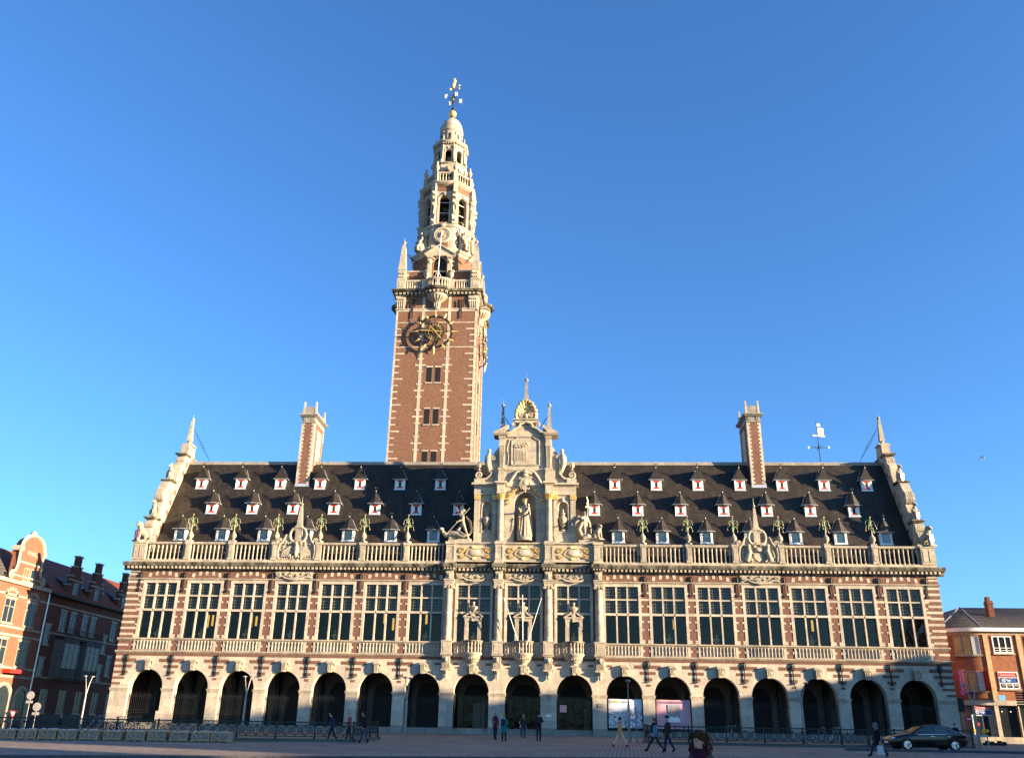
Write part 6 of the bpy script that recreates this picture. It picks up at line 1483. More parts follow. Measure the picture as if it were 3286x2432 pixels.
for i, uu in enumerate((-2.3, 2.1)): win(ha, uu+.3, 12.0+HZ-.25 if uu > 0 else 8.1+HZ, .8 if uu > 0 else 1.5, 1.15 if uu > 0 else 2.0, -.02 if uu > 0 else 0, 'stone', (1,0), glassm='pane_dark')
win(ha, 3.35, 11.75+HZ, .8, 1.15, -.07, 'stone', (0,0), glassm='pane_dark')
for uu in (-4.6, -1.9, 1.05, 4.3): win(ha, uu, 8.1+HZ, 1.5, 2.0, 0, 'stone', (1,1), glassm='pane_dark', stone_l=.16); win(ha, uu, 4.75+HZ, 1.65, 2.1, 0, 'stone', (1,1), glassm='pane_dark', stone_l=.16)
mb = MB()
for z in (3.8, 7.75, 10.35, 11.35, 4.5, 7.1): mb.box(-9, 6.6, -.05 if z < 11 else -.22, .0, z+HZ, z+HZ+(.18 if z < 11 else .3))
P5(ha, mb, 'stone_bands', 'stone', kind='stuff')
for uu in (1.05, 4.3):
    mb = MB()
    for i in range(7): t = math.pi*(i+.5)/7; mb.M = Matrix.Translation((uu+.85*math.cos(t),0,10.35+HZ+.55*math.sin(t))) @ Matrix.Rotation(math.pi/2-t, 4, 'Y'); mb.box(-.09, .09, -.05, .02, -.16, .16)
    P5(ha, mb, 'relieving_arch', 'stone', kind='stuff')
for uu, r_ in ((-3.4,1.1),(-.4,1.1),(2.75,1.1),(5.5,.85)):
    mb = MB(); mb.prism([(uu-r_,0),(uu+r_,0),(uu+r_,2.1+HZ)]+[(uu+r_*math.cos(t),2.1+HZ+r_*math.sin(t)) for t in [math.pi*i/10 for i in range(1,10)]]+[(uu-r_,2.1+HZ)], -.03, .02); o = P5(ha, mb, 'arched_shopfront', 'pane_dark')
    mb = MB(); mb.tube([(uu-r_-.1,-.03,0),(uu-r_-.1,-.03,2.1+HZ)]+[(uu-(r_+.1)*math.cos(t),-.03,2.1+HZ+(r_+.1)*math.sin(t)) for t in [math.pi*i/12 for i in range(13)]]+[(uu+r_+.1,-.03,0)], .17, 6); mb.build('stone_arch', 'stone', o)
P5(ha, MB().box(2.05, 3.95, -.75, -.05, 4.15+HZ, 4.45+HZ), 'shop_awning', 'sign_red')
P5(ha, MB().bar((6.6,-.1,0), (6.6,-.1,11.3+HZ), .07, 6), 'drain_pipe', 'zinc')
for uu in (-4, -1.2): MB().box(uu-.5, uu+.5, 4.5, 5.4, 14.8+HZ, 16.4+HZ).build('chimney', 'brick_house', ha)
for i, uu in enumerate((-.9,-.4)): MB().lathe(uu, 5, [(.16,16.3+HZ),(.13,16.9+HZ)], 8).build('chimney_pot', 'roof_tile', ha)
# shaded terrace with stepped dormers and oriels
hb = thing('terrace_house', 'dark red brick terrace with stepped dormers and oriel windows in the shade', 'house', (-44,0,-1.3), R(90))
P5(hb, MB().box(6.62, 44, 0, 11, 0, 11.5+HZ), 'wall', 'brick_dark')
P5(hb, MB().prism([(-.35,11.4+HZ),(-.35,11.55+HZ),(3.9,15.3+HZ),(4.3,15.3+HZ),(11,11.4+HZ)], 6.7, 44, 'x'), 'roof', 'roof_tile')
P5(hb, MB().box(6.62, 44, -.5, 0, 11.25+HZ, 11.42+HZ), 'eaves', 'iron')
for uu in (10.7, 14.8, 20.7, 27.0):
    mb = MB(); z = HZ; mb.prism([(uu-1.3,11.3+z),(uu-1.3,12.5+z),(uu-.95,12.5+z),(uu-.95,13.4+z),(uu-.6,13.4+z),(uu-.6,14.3+z),(uu-.32,14.3+z),(uu-.32,15.4+z),(uu+.32,15.4+z),(uu+.32,14.3+z),(uu+.6,14.3+z),(uu+.6,13.4+z),(uu+.95,13.4+z),(uu+.95,12.5+z),(uu+1.3,12.5+z),(uu+1.3,11.3+z)], -.1, .35)
    d = P5(hb, mb, 'stepped_dormer', 'brick_dark'); mb = MB()
    for a, q in ((1.38,12.5),(1.02,13.4),(.68,14.3),(.42,15.3)): mb.box(uu-a, uu+a, -.16, .4, q+z, q+z+.13) if a < .5 else [mb.box(uu-a, uu-a+.42, -.16, .4, q+z, q+z+.13), mb.box(uu+a-.42, uu+a, -.16, .4, q+z, q+z+.13)]
    mb.box(uu-1.3, uu+1.3, -.14, 0, 13.0+z, 13.12+z); mb.build('dormer_coping', 'stone', d, kind='stuff')
    MB().prism([(.3,12.6+z),(3.2,14.2+z),(3.2,11.0+z),(.3,11.3+z)], uu-1.1, uu+1.1, 'x').build('dormer_roof', 'slate', d)
    win(hb, uu, 11.55+HZ, .8, 1.3, -.12, 'frame_grey', (0,1), glassm='pane_dark')
for uu in (9.75, 11.5, 13.75, 15.4, 19.7, 22.2): win(hb, uu, 8.3+HZ, .95, 1.8, 0, 'frame_grey', (1,1), glassm='pane_dark', stone_l=.15)
for uu in (7.55, 18.3): win(hb, uu, 6.9+HZ, .8, 1.7, 0, 'frame_grey', (0,1), glassm='pane_dark', stone_l=.15); win(hb, uu, 4.2+HZ, .8, 1.5, 0, 'frame_grey', (0,1), glassm='pane_dark', stone_l=.15)
for uu in (19.9, 22.4): win(hb, uu, 4.8+HZ, .9, 1.9, 0, 'frame_grey', (1,1), glassm='pane_dark', stone_l=.15)
for uu in (11.0, 14.95):
    mb = MB(); mb.prism([(uu-1.9,0),(uu-1.3,-.75),(uu+1.3,-.75),(uu+1.9,0)], 4.1+HZ, 7.6+HZ, 'z'); o = P5(hb, mb, 'oriel', 'plinth')
    for x, w_ in ((-.85,.7),(0,.8),(.85,.7)):
        mb = MB(); mb.box(uu+x-w_/2, uu+x+w_/2, -.80, -.7, 5.0+HZ, 7.2+HZ); mb.build('oriel_pane', 'pane_dark', o)
        mb = MB(); mb.box(uu+x-w_/2-.05, uu+x-w_/2+.05, -.84, -.7, 5.0+HZ, 7.2+HZ); mb.box(uu+x+w_/2-.05, uu+x+w_/2+.05, -.84, -.7, 5.0+HZ, 7.2+HZ); mb.box(uu+x-w_/2, uu+x+w_/2, -.83, -.7, 6.4+HZ, 6.48+HZ); mb.build('oriel_frame', 'frame_grey', o, kind='stuff')
    mb = MB(); mb.box(uu-1.9, uu+1.9, -.8, 0, 7.6+HZ, 7.75+HZ)
    for i in range(14): mb.bar((uu-1.8+.277*i,-.75,7.7+HZ), (uu-1.8+.277*i,-.75,8.5+HZ), .02, 4)
    mb.bar((uu-1.85,-.75,8.5+HZ), (uu+1.85,-.75,8.5+HZ), .03, 4); mb.build('oriel_balcony', 'iron', o, kind='stuff')
mb = MB()
for z in (4.0, 7.9, 10.4): mb.box(6.62, 44, -.04, 0, z+HZ, z+HZ+.15)
P5(hb, mb, 'stone_bands', 'stone', kind='stuff')
for uu in (9.0, 12.2, 15.2, 18.4, 21.4): win(hb, uu, 1.1+HZ, 1.2, 2.0, 0, 'stone', (1,1), glassm='pane_dark')
P5(hb, MB().box(6.62, 44, -.07, 0, 0, 1.0+HZ), 'plinth', 'plinth')

# corner shop building on the right
sh = thing('shop_building', 'orange brick corner shop building with curved corner and pale pilasters', 'shop', (0,0,0))
def arc_pts(off, n=10): return [(38.8-(3.2+off)*math.sin(math.pi/2*i/n), 9.2-(3.2+off)*math.cos(math.pi/2*i/n)) for i in range(n+1)]
def shop_slab(off, z0, z1, x1=56.): return MB().prism([(x1,6-off)]+arc_pts(off)+[(35.6-off,18),(x1,18)], z0, z1, 'z')
P5(sh, shop_slab(0, 2.95, 8.75), 'wall', 'brick_orange'); P5(sh, shop_slab(-.25, 0, 2.95), 'ground_floor_wall', 'stone'); P5(sh, shop_slab(.12, 2.92, 3.30), 'fascia', 'stone_pale'); P5(sh, shop_slab(.03, 8.55, 8.80), 'frieze', 'brick_yellow'); P5(sh, shop_slab(.32, 8.80, 9.10), 'gutter', 'white_paint')
rf = MB(); ev = [(56.,5.75)]+arc_pts(.25, 6)+[(35.35,18.2)]; vs_ = [(x,y,9.1) for x, y in ev]+[(39.6,11.2,11.45),(56.,11.2,11.45),(39.6,18.2,11.45)]; n = len(ev)
rf.add(vs_, [(0,1,n,n+1)]+[(i,i+1,n) for i in range(1,n-2)]+[(n-2,n-1,n+2,n)]); ro = P5(sh, rf, 'roof', 'roof_tile_grey')
mb = MB(); mb.tube([vs_[1],(39.6,11.2,11.5)], .05, 4); mb.tube([vs_[5],(39.6,11.2,11.5)], .05, 4); mb.build('hip_flashing', 'zinc', ro, kind='stuff')
mb = MB(); mb.box(40.93, 41.40, 8.6, 9.3, 10.0, 11.75); mb.box(40.88, 41.45, 8.55, 9.35, 11.45, 11.56); mb.box(40.98, 41.25, 8.7, 9.2, 11.75, 12.1); ch = P5(sh, mb, 'chimney', 'brick_dark'); MB().box(40.8, 41.5, 8.45, 8.6, 10.05, 10.2).build('chimney_flashing', 'zinc', ch)
for x in (38.97, 41.69, 44.4, 47.1): P5(sh, MB().box(x-.19, x+.19, 5.9, 6.02, 3.3, 8.55), 'pilaster', 'brick_yellow')
a = R(68); MM = Matrix.Translation((38.8-3.2*math.sin(a), 9.2-3.2*math.cos(a), 0)) @ Matrix.Rotation(-a, 4, 'Z'); mb = MB(); mb.M = MM; mb.box(-.17, .17, -.06, .05, 3.3, 8.55); P5(sh, mb, 'pilaster', 'brick_yellow')
for x in (40.3, 43.05, 45.75):
    o = win(sh, x, 7.05, 1.6, 1.4, 5.97, 'white_paint', (2,0), glassm='pane_dark', fw=.09)
    for z in (7.25, 7.45): MB().box(x-.75, x+.75, 5.90, 5.94, z, z+.04).build('guard_rail', 'white_paint', o)
    o = win(sh, x, 4.22, 1.6, 1.34, 5.97, 'white_paint', (2,2), glassm='pane_dark', fw=.08)
    if x < 41:
        for z, m in ((5.14,'sign_red'),(4.70,'sign_blue')): MB().box(x-.72, x+.6, 5.895, 5.905, z, z+.34).build('window_poster', m, o)
for z, h_ in ((6.9,1.55),(4.05,1.52)):
    for aa, w_ in ((12,.62),(24,.62),(36,.62),(76,.9)):
        a = R(aa); MM = Matrix.Translation((38.8-3.2*math.sin(a), 9.2-3.2*math.cos(a), 0)) @ Matrix.Rotation(-a, 4, 'Z')
        win(sh, 0, z, w_, h_, -.04, 'stone_pale', (0,0), M_=MM, glassm='pane_dark' if aa > 20 else 'blind', fw=.06)
        if aa in (24, 36): mb = MB(); mb.M = MM; mb.box(-w_/2+.08, w_/2-.08, -.075, -.06, z+.08, z+h_-.1); mb.build('curtain', 'curtain', sh)
# shop front
MB().box(39.1, 40.65, 6.2, 6.3, .5, 2.85).build('display_window', 'pane_dark', sh); MB().box(40.72, 44, 6.2, 6.3, .5, 2.85).build('display_window', 'pane_dark', sh)
for x in (38.9, 40.68, 44.1): MB().box(x-.16 if x < 40 else x-.05, x+.16 if x < 40 else x+.05, 5.92, 6.3, 0, 2.92).build('shop_pillar', 'stone_pale', sh)
MB().box(36.2, 56, 5.8, 6.28, 0, .5).build('shop_plinth', 'stone', sh)
mb = MB(); mb.box(36.95, 37.03, 6.28, 6.36, .1, 2.1); mb.box(37.75, 37.83, 6.28, 6.36, .1, 2.1); mb.box(38.55, 38.63, 6.28, 6.36, .1, 2.1); mb.box(36.95, 38.63, 6.27, 6.37, 2.1, 2.2); d = mb.build('shop_door', 'white_paint', sh)
for x in (37.05, 37.85): MB().box(x, x+.68, 6.30, 6.34, .12, 2.08).build('door_pane', 'pane_dark', d)
for x, z in ((37.35,1.45),(37.05,.95),(38.0,.95)): MB().lathe(0, 0, [(.14,-.01),(.14,.01)], 14).build('round_sticker', 'sign_red' if z > 1 else 'yellow_plastic', d, (x, 6.26, z)).rotation_euler = (R(90), 0, 0)
def text_mesh(s, size, m, loc, rot, ext=.006, cx='CENTER'):
    c = bpy.data.curves.new('lettering', 'FONT'); c.body = s; c.size = size; c.extrude = ext; c.align_x = cx; c.align_y = 'CENTER'; c.resolution_u = 2
    o = bpy.data.objects.new('tmp', c); col.objects.link(o); dg = bpy.context.evaluated_depsgraph_get(); me = bpy.data.meshes.new_from_object(o.evaluated_get(dg)); bpy.data.objects.remove(o)
    me.materials.clear(); me.materials.append(MAT[m]); return me
def lettering(s, size, m, loc, rot, parent, name='lettering'):
    o = put(text_mesh(s, size, m, loc, rot), name, parent, loc); o.rotation_euler = rot; return o
def globe(parent, x, y, z, s_):
    mb = MB()
    for r_ in (1, .55): mb.tube([(x+s_*r_*math.cos(t), y, z+s_*math.sin(t)) for t in [2*math.pi*i/16 for i in range(17)]], .016, 4)
    for q in (-.5, 0, .5): mb.bar((x-s_*math.sqrt(1-q*q),y,z+q*s_), (x+s_*math.sqrt(1-q*q),y,z+q*s_), .014, 4)
    for dx in (1.9, 3.1): mb.prism([(x+dx*s_*1.2-.02,z-.14),(x+dx*s_*1.2+.02,z-.14),(x+dx*s_*1.2+.02,z+.14),(x+dx*s_*1.2-.02,z+.14)], y-.006, y+.006) if dx > 3 else mb.prism([(x+s_*1.4,z+.12),(x+s_*1.4+.1,z+.1),(x+s_*3.2,z-.1),(x+s_*3.0,z-.13)], y-.006, y+.006)
    mb.box(x+s_*3.72-.12, x+s_*3.72+.12, y-.006, y+.006, z-.02, z+.02); return mb.build('globe_logo', 'sign_white', parent)
sg_ = thing('shop_sign', 'red and blue shop sign reading Connections above the shop door', 'sign', (37.8, 6.2, 2.55))
MB().box(-.72, .72, -.03, .05, .03, .32).build('red_panel', 'sign_red', sg_); MB().box(-.72, .72, -.03, .05, -.33, -.01).build('blue_panel', 'sign_blue', sg_); MB().box(-.72, .72, -.02, .05, -.01, .03).build('white_strip', 'sign_white', sg_)
lettering('Connections', .26, 'sign_white', (0,-.04,.175), (R(90),0,0), sg_); globe(sg_, -.42, -.04, -.17, .13)
lettering('Connections', .24, 'sign_white', (40.24,5.888,5.31), (R(90),0,0), sh); lettering('GO! EXPLORE', .21, 'sign_white', (40.3,5.888,4.50), (R(90),0,0), sh); globe(sh, 39.85, 5.888, 4.88, .13)
bn = thing('pink_banner', 'pink vertical banner reading Connections hanging at the curved corner', 'banner', (36.25, 5.55, 4.65), R(-35))
MB().box(-.19, .19, -.02, .02, -1.02, 1.0).build('cloth', 'sign_pink', bn); lettering('Connections', .36, 'sign_white', (.0,-.03,-.0), (R(90),R(-90),0), bn)
mb = MB(); mb.bar((-.2,.0,1.0), (.35,.4,1.0), .02, 5); mb.build('bracket', 'lamp_metal', bn)
MB().box(38.3, 38.36, 5.0, 5.95, 4.0, 5.6).build('dark_red_banner', 'red_brown_awning', None, label='dark red banner hanging edge-on beside the pilaster', cat='banner')
tag(MB().box(39.05, 39.6, 5.55, 5.6, 3.3, 3.7).build('blue_name_sign', 'sky_blue_plate'), 'small light blue sign on a bracket above the shop fascia', 'sign')
# warm lamps seen inside the shop
for x in (39.4, 40.1): MB().ball((x, 6.17, 2.45), .05, 6, 5).build('shop_lamp', 'shop_light', sh)
# dark roof behind the shop
bh = thing('rear_house', 'dark slate roofed house behind the corner shop', 'house', (0,0,0)); MB().box(33.8, 44, 22, 30, 0, 10.2).build('wall', 'plinth', bh); MB().prism([(21.5,10.2),(26,13.0),(30.5,10.2)], 33.8, 39.5, 'x').build('roof', 'slate', bh); MB().prism([(33.8,13.0),(33.8,12.2),(44,10.0),(44,10.2)], 21.4, 26).build('hip', 'slate', bh)

# ---------------------------------------------------------------- houses across the square (they shade the ground)
rows = [(-7.2,-15.6,11.35),(-15.7,-23.6,11.5),(-23.7,-27.4,14.6),(-27.5,-36.6,16.9),(-36.7,-47,18.6),(-47.1,-57.3,18.4),(-57.6,-65.6,12.6),(-65.8,-76,18.7),(-76.1,-87,18.3)]
LB = ['low brick house with flat cornice nearest the corner shop','low brick house next to the lowest house of the row','narrow brick house stepping up in the row','broad brick house of five storeys in the row','tall brick house with wide cornice across the square','tall brick house beside the gap in the row','small low house filling the gap in the row','tall brick house beyond the gap in the row','last tall brick house of the row']
for i, (ya, yb, h_) in enumerate(rows):
    t = thing('town_house', LB[i], 'house', (62.0, ya, -.5), R(-90), 'houses across the square'); L = ya-yb
    MB().box(0, L, 0, 11, 0, h_).build('wall', 'brick_house' if i % 2 else 'brick_orange', t); MB().box(-.04, L+.04, -.3, 0, h_-.1, h_+.45).build('cornice', 'stone', t); MB().prism([(.1,h_),(5.5,h_+1.4),(10.9,h_)], .05, L-.05, 'x').build('roof', 'slate', t)
    MB().box(L*.7, L*.7+.9, 5, 6, h_+.5, h_+2.2).build('chimney', 'brick_house', t)
    nf = int(h_/3.3); nw = max(1, int(L/2.6))
    for f_ in range(nf):
        for q in range(nw): win(t, L*(q+.5)/nw, 1.0+f_*3.3, 1.1, 1.9, 0, 'white_paint', (1,1), glassm='pane_dark')

# ---------------------------------------------------------------- banners in two arches
pb = thing('portrait_banner', 'pink banner with a portrait photograph hung in an arch', 'banner', (11.75, .0, .0))
plain('banner_pink', (.62,.34,.38), .8, 0, .08, 1.2); plain('skin', (.50,.28,.20), .6, 0, .12, 20); plain('hair_grey', (.28,.27,.27), .8); plain('photo_grey', (.30,.30,.32), .7, 0, .3, 3); plain('ink_blue', (.06,.07,.22), .7)
def cloth(x0, x1, z0, z1, y, m, name, parent, n=14, amp=.025):
    me = bpy.data.meshes.new(name); v = []; f = []
    for i in range(n+1):
        for j in range(7):
            v.append((x0+(x1-x0)*i/n, y+amp*math.sin(i*1.1+j*.4)*(.4+.6*(6-j)/6)+(.01*j if i in (0,n) else 0), z0+(z1-z0)*j/6-(.03*math.sin(math.pi*i/n) if j == 6 else 0)))
    for i in range(n):
        for j in range(6): a = i*7+j; f.append((a, a+7, a+8, a+1))
    me.from_pydata(v, [], f); me.materials.append(MAT[m]); me.shade_smooth(); return put(me, name, parent)
cloth(-1.30, 1.33, .66, 2.78, .24, 'banner_pink', 'cloth', pb)
mb = MB(); mb.box(-1.40, -1.34, .22, .30, .46, 2.95); mb.box(1.34, 1.40, .22, .30, .46, 2.95); mb.box(-1.40, 1.40, .22, .30, .50, .60); mb.build('frame', 'iron', pb)
F = lambda poly, m, nm, y=.19: MB().prism(poly, y, y+.004).build(nm, m, pb)
F([(-.42,1.14),(.50,1.14),(.50,2.42),(-.42,2.42)], 'photo_grey', 'photo', .190)
F([(-.10+.27*math.cos(t)+.1, 1.98+.33*math.sin(t)) for t in [2*math.pi*i/18 for i in range(18)]], 'hair_grey', 'printed_hair', .184)
F([(.0+.19*math.cos(t), 1.90+.25*math.sin(t)) for t in [2*math.pi*i/18 for i in range(18)]], 'skin', 'printed_face', .178)
F([(-.42,1.14),(.50,1.14),(.50,1.38),(.25,1.55),(0,1.48),(-.25,1.55),(-.42,1.40)], 'sign_white', 'printed_shirt', .180)
rnd = random.Random(2)
mb = MB()
for z in (2.62, 2.53):
    x = -1.05
    while x < .95: w_ = rnd.uniform(.05,.16); mb.box(x, x+w_, .19, .194, z-.025, z+.025); x += w_+rnd.uniform(.02,.05)
for z in (1.02, .95):
    x = -.3
    while x < .9: w_ = rnd.uniform(.03,.09); mb.box(x, x+w_, .19, .194, z-.012, z+.012); x += w_+.025
mb.box(.62, .88, .19, .194, .74, .84); mb.build('printed_lines', 'ink_blue', pb, kind='stuff')
F([(.0,.76),(.2,.76),(.2,.87),(.0,.87)], 'sign_red', 'red_mark', .19)
def photo_mat():
    k = NB('crowd_photo'); p = k.pos(); sp = k.n('ShaderNodeSeparateXYZ'); k.l(p, sp.inputs[0])
    vo = k.n('ShaderNodeTexVoronoi'); vo.inputs['Scale'].default_value = 7.5; k.l(k.scaled(p, (1,.0,1.0)), vo.inputs['Vector'])
    nz = k.noise(k.scaled(p, (1,0,1)), 9, 5, .7); c = k.mix(.5, vo.outputs['Color'], k.ramp(nz, [(.35,(.08,.09,.1)),(.65,(.85,.86,.88))]))
    bw = k.n('ShaderNodeRGBToBW'); k.l(c, bw.inputs[0]); ph = k.ramp(bw.outputs[0], [(.3,(.10,.11,.13)),(.65,(.70,.72,.75))])
    mr = k.n('ShaderNodeMapRange'); k.l(sp.outputs[2], mr.inputs['Value']); mr.inputs['From Min'].default_value = 1.75; mr.inputs['From Max'].default_value = 2.2
    k.bsdf(k.mix(mr.outputs[0], ph, (.70,.71,.73)), .75)
photo_mat()
cbn = thing('crowd_banner', 'white banner with a grey crowd photograph hung in an arch', 'banner', (8.0, 0, 0)); cloth(-1.27, 1.33, .66, 2.78, .24, 'crowd_photo', 'cloth', cbn)
mb = MB(); mb.box(-1.40, -1.34, .22, .30, .46, 2.95); mb.box(1.34, 1.40, .22, .30, .46, 2.95); mb.box(-1.40, 1.40, .22, .30, .50, .60); mb.build('frame', 'iron', cbn)
plain('ink_olive', (.35,.38,.10), .7); mb = MB(); x = -1.08
while x < -.45: w_ = rnd.uniform(.07,.12); mb.box(x, x+w_, .19, .194, 2.50, 2.66); x += w_+.03
mb.build('printed_title', 'ink_olive', cbn, kind='stuff')
mb = MB(); x = -.3
while x < .5: w_ = rnd.uniform(.05,.12); mb.box(x, x+w_, .19, .194, 2.53, 2.60); x += w_+.04
mb.build('printed_lines', 'ink_blue', cbn, kind='stuff')

# ---------------------------------------------------------------- iron fences
def panel_mesh(L):
    mb = MB(); mb.box(0, L, -.03, .03, .86, .93); mb.box(0, L, -.025, .025, .10, .15); mb.box(0, L, -.02, .02, .70, .73)
    n = max(2, round(L/.55)); s_ = L/n
    for i in range(n):
        x = s_*i; mb.box(x-.012, x+.012, -.014, .014, .12, .88)
        for a, b in ((0,1),(1,0)): mb.tube([(x+s_*(a+(b-a)*t), 0, .15+.55*math.sin(t*math.pi/2) if a == 0 else .15+.55*math.sin(t*math.pi/2)) for t in [j/5 for j in range(6)]], .017, 4)
        for a, b in ((0,1),(1,0)): mb.tube([(x+s_*(a+(b-a)*t), 0, .70-.5*math.sin(t*math.pi/2)) for t in [j/5 for j in range(6)]], .017, 4)
        mb.tube([(x+s_/2+.15*math.cos(t),0,.42+.2*math.sin(t)) for t in [2*math.pi*j/10 for j in range(11)]], .012, 4)
        mb.spiral(x+s_/2, 0, .80, .06, 1.0, 0, 1, .010, 7)
    return mb.mesh('fence_panel', 'iron_green')
pst = MB(); pst.box(-.04, .04, -.04, .04, 0, .93); pst.frus(0, 0, .93, .98, .10, .10, .04, .04); pst.box(-.06, .06, -.06, .06, 0, .10); pstm = pst.mesh('fence_post', 'iron_green')
def fence(name, label, path):
    t = thing(name, label, 'fence', (path[0][0], path[0][1], ground_z(path[0][1], path[0][0]))); o0 = Vector(t.location); pm = {}
    for (xa,ya),(xb,yb) in zip(path[:-1], path[1:]):
        A, B = Vector((xa,ya,ground_z(ya,xa))), Vector((xb,yb,ground_z(yb,xb))); L = (B-A).length; n = max(1, round(L/2.2)); d = (B-A)/n; rz = math.atan2(d.y, d.x)
        key = round(L/n, 3)
        if key not in pm: pm[key] = panel_mesh(key)
        for i in range(n):
            p = A+d*i-o0+Vector((0,0,.16)); put(pm[key], 'fence_panel', t, p, rz); put(pstm, 'fence_post', t, p, rz)
        put(pstm, 'fence_post', t, B-o0+Vector((0,0,.16)), rz)
        nn = Vector((-d.y, d.x, 0)).normalized()*.19; mb = MB(); a, b = A-o0, B-o0; u = Vector((0,0,.17)); w0 = Vector((0,0,-.2))
        q = [a-nn+w0, b-nn+w0, b+nn+w0, a+nn+w0, a-nn+u, b-nn+u, b+nn+u, a+nn+u]; mb.add([tuple(v) for v in q], [(0,3,2,1),(4,5,6,7),(0,1,5,4),(1,2,6,5),(2,3,7,6),(3,0,4,7)]); mb.build('plinth', 'plinth', t)
fence('iron_fence', 'low dark green iron fence with looped pattern behind the wooden crates', [(-32,-20.6),(-20,-20.4),(-9.1,-18.6),(-8.75,-13.0)])
fence('iron_fence', 'low dark green iron fence with looped pattern beside the parked car', [(8.7,-8.8),(8.75,-12.6),(20.6,-12.7),(30,-9.5)])
# ---------------------------------------------------------------- crates of paving stone
def crate():
    t = thing('paving_crate', 'slatted wooden crate of wrapped paving stones by the fence', 'crate', group='crates of paving stones in a row'); W_, D_, Hc = .98, .8, .54
    mb = MB()
    for x in (-W_/2, W_/2-.07, -.035):
        for y in (-D_/2, D_/2-.05): mb.box(x, x+.07, y, y+.05, 0, Hc)
    for y in (-D_/2-.02, D_/2): mb.box(-W_/2, W_/2, y, y+.02, Hc-.08, Hc); mb.box(-W_/2, W_/2, y, y+.02, .06, .13)
    for x in (-W_/2, W_/2-.02): mb.box(x, x+.02, -D_/2, D_/2, Hc-.08, Hc); mb.box(x, x+.02, -D_/2, D_/2, .06, .13)
    for s in (-1, 1): mb.tube([(s*W_*.46,-D_/2-.03,Hc-.05),(s*.03,-D_/2-.03,.10)], .032, 4)
    mb.build('timber_frame', 'wood_crate', t)
    for r_ in range(4):
        for c in range(3): MB().box(-.44+.30*c, -.165+.30*c, -.36, .36, .07+.105*r_, .165+.105*r_).build('stone_block', 'wrapped_stone', t)
    mb = MB(); rnd = random.Random(5)
    for k in range(6): mb.ball((rnd.uniform(-.38,.38), rnd.uniform(-.25,.2), .52), (rnd.uniform(.1,.2),.16,rnd.uniform(.04,.08)), 7, 5)
    mb.build('plastic_wrap', 'white_sack', t); return t
cr_ = crate(); crx = [(-27.2,-22.8),(-26.1,-22.7),(-25.0,-22.6),(-23.95,-22.5),(-22.75,-22.45),(-21.5,-22.3),(-20.3,-22.15),(-19.15,-22.0),(-17.95,-21.9),(-16.8,-21.8),(-15.72,-21.7)]
for i, (x, y) in enumerate(crx):
    o = cr_ if i == 0 else copy_tree(cr_); o.location = (x, y, ground_z(y)); o.rotation_euler = (0, 0, .06*math.sin(i*2.3)+.05); o.scale = (1,1,.94+.08*((i*7)%5)/5)
# ---------------------------------------------------------------- lamps, signs, posts
def lamp():
    t = thing('street_lamp', 'x', 'street lamp', group='twin-armed street lamps')
    mb = MB(); mb.lathe(0, 0, [(.14,0),(.14,.04),(.095,.06),(.085,1.2),(.075,2.35),(.05,2.42)], 12); mb.build('pole', 'lamp_metal', t)
    for s in (-1, 1):
        mb = MB(); mb.tube([(0,0,2.3),(s*.06,0,2.75),(s*.2,0,3.35),(s*.36,0,3.82)], [.045,.042,.036,.03], 8); a = mb.build('arm', 'lamp_metal', t)
        mb = MB(); mb.lathe(s*.40, 0, [(.03,3.90),(.16,3.86),(.17,3.80),(.10,3.78)], 12); mb.build('lamp_head', 'lamp_metal', a)
    return t
lm = lamp()
LP = [(at(262,2300,-2).x, -2., 75,'twin-armed street lamp standing before the terrace houses'),(at(778,2325,-6).x,-6.,70,'twin-armed street lamp in front of the third arch'),(-7.55,-9.7,72,'twin-armed street lamp left of the portal near the fence end'),(7.55,-10.1,86,'street lamp standing before the crowd banner'),(18.8,-10.9,-20,'street lamp leaning against the lit piers behind the right fence'),(29.2,-12.3,-25,'street lamp at the kerb beyond the parked car')]
for i, (x, y, rz, lb) in enumerate(LP):
    o = lm if i == 0 else copy_tree(lm); o.location = (x, y, ground_z(y, x)); o.rotation_euler = (0, 0, R(rz)); o['label'] = lb
p = at(2040,2262,-10.3); tag(MB().lathe(0, 0, [(.05,0),(.05,2.1),(.07,2.12),(.05,2.2)], 8).build('slim_post', 'lamp_metal', None, (p.x,-10.3,ground_z(-10.3))), 'slim grey post beside the lamp at the crowd banner', 'post')
def sign_post(name, label, x, y, h_, build):
    t = thing(name, label, 'road sign', (x, y, ground_z(y, x))); MB().tube([(0,0,0),(0,0,h_)], .035, 6).build('pole', 'lamp_metal', t); build(t, h_); return t
def tri(t, h_):
    MB().prism([(-.36,h_),(.36,h_),(0,h_-.62)], -.05, -.03).build('red_triangle', 'sign_red', t); MB().prism([(-.22,h_-.08),(.22,h_-.08),(0,h_-.46)], -.058, -.05).build('white_triangle', 'sign_white', t)
def disc(t, h_, plate=True):
    mb = MB(); mb.M = Matrix.Translation((0,-.04,h_-.32)) @ Matrix.Rotation(R(90), 4, 'X'); mb.lathe(0, 0, [(.32,-.015),(.32,.015)], 20); mb.build('disc', 'sign_grey', t)
    if plate: MB().box(-.28, .28, -.06, -.03, h_-.92, h_-.72).build('plate', 'sign_grey', t)
p = at(45,2279,1.5); sign_post('yield_sign', 'red and white triangular yield sign before the sunlit house', p.x, 1.5, p.z-ground_z(1.5,p.x), tri)
p = at(102,2217,1.0); sign_post('round_sign', 'tall grey round road sign seen from behind by the side street', p.x, 1.0, p.z-ground_z(1.0,p.x), lambda t, h: disc(t, h, True))
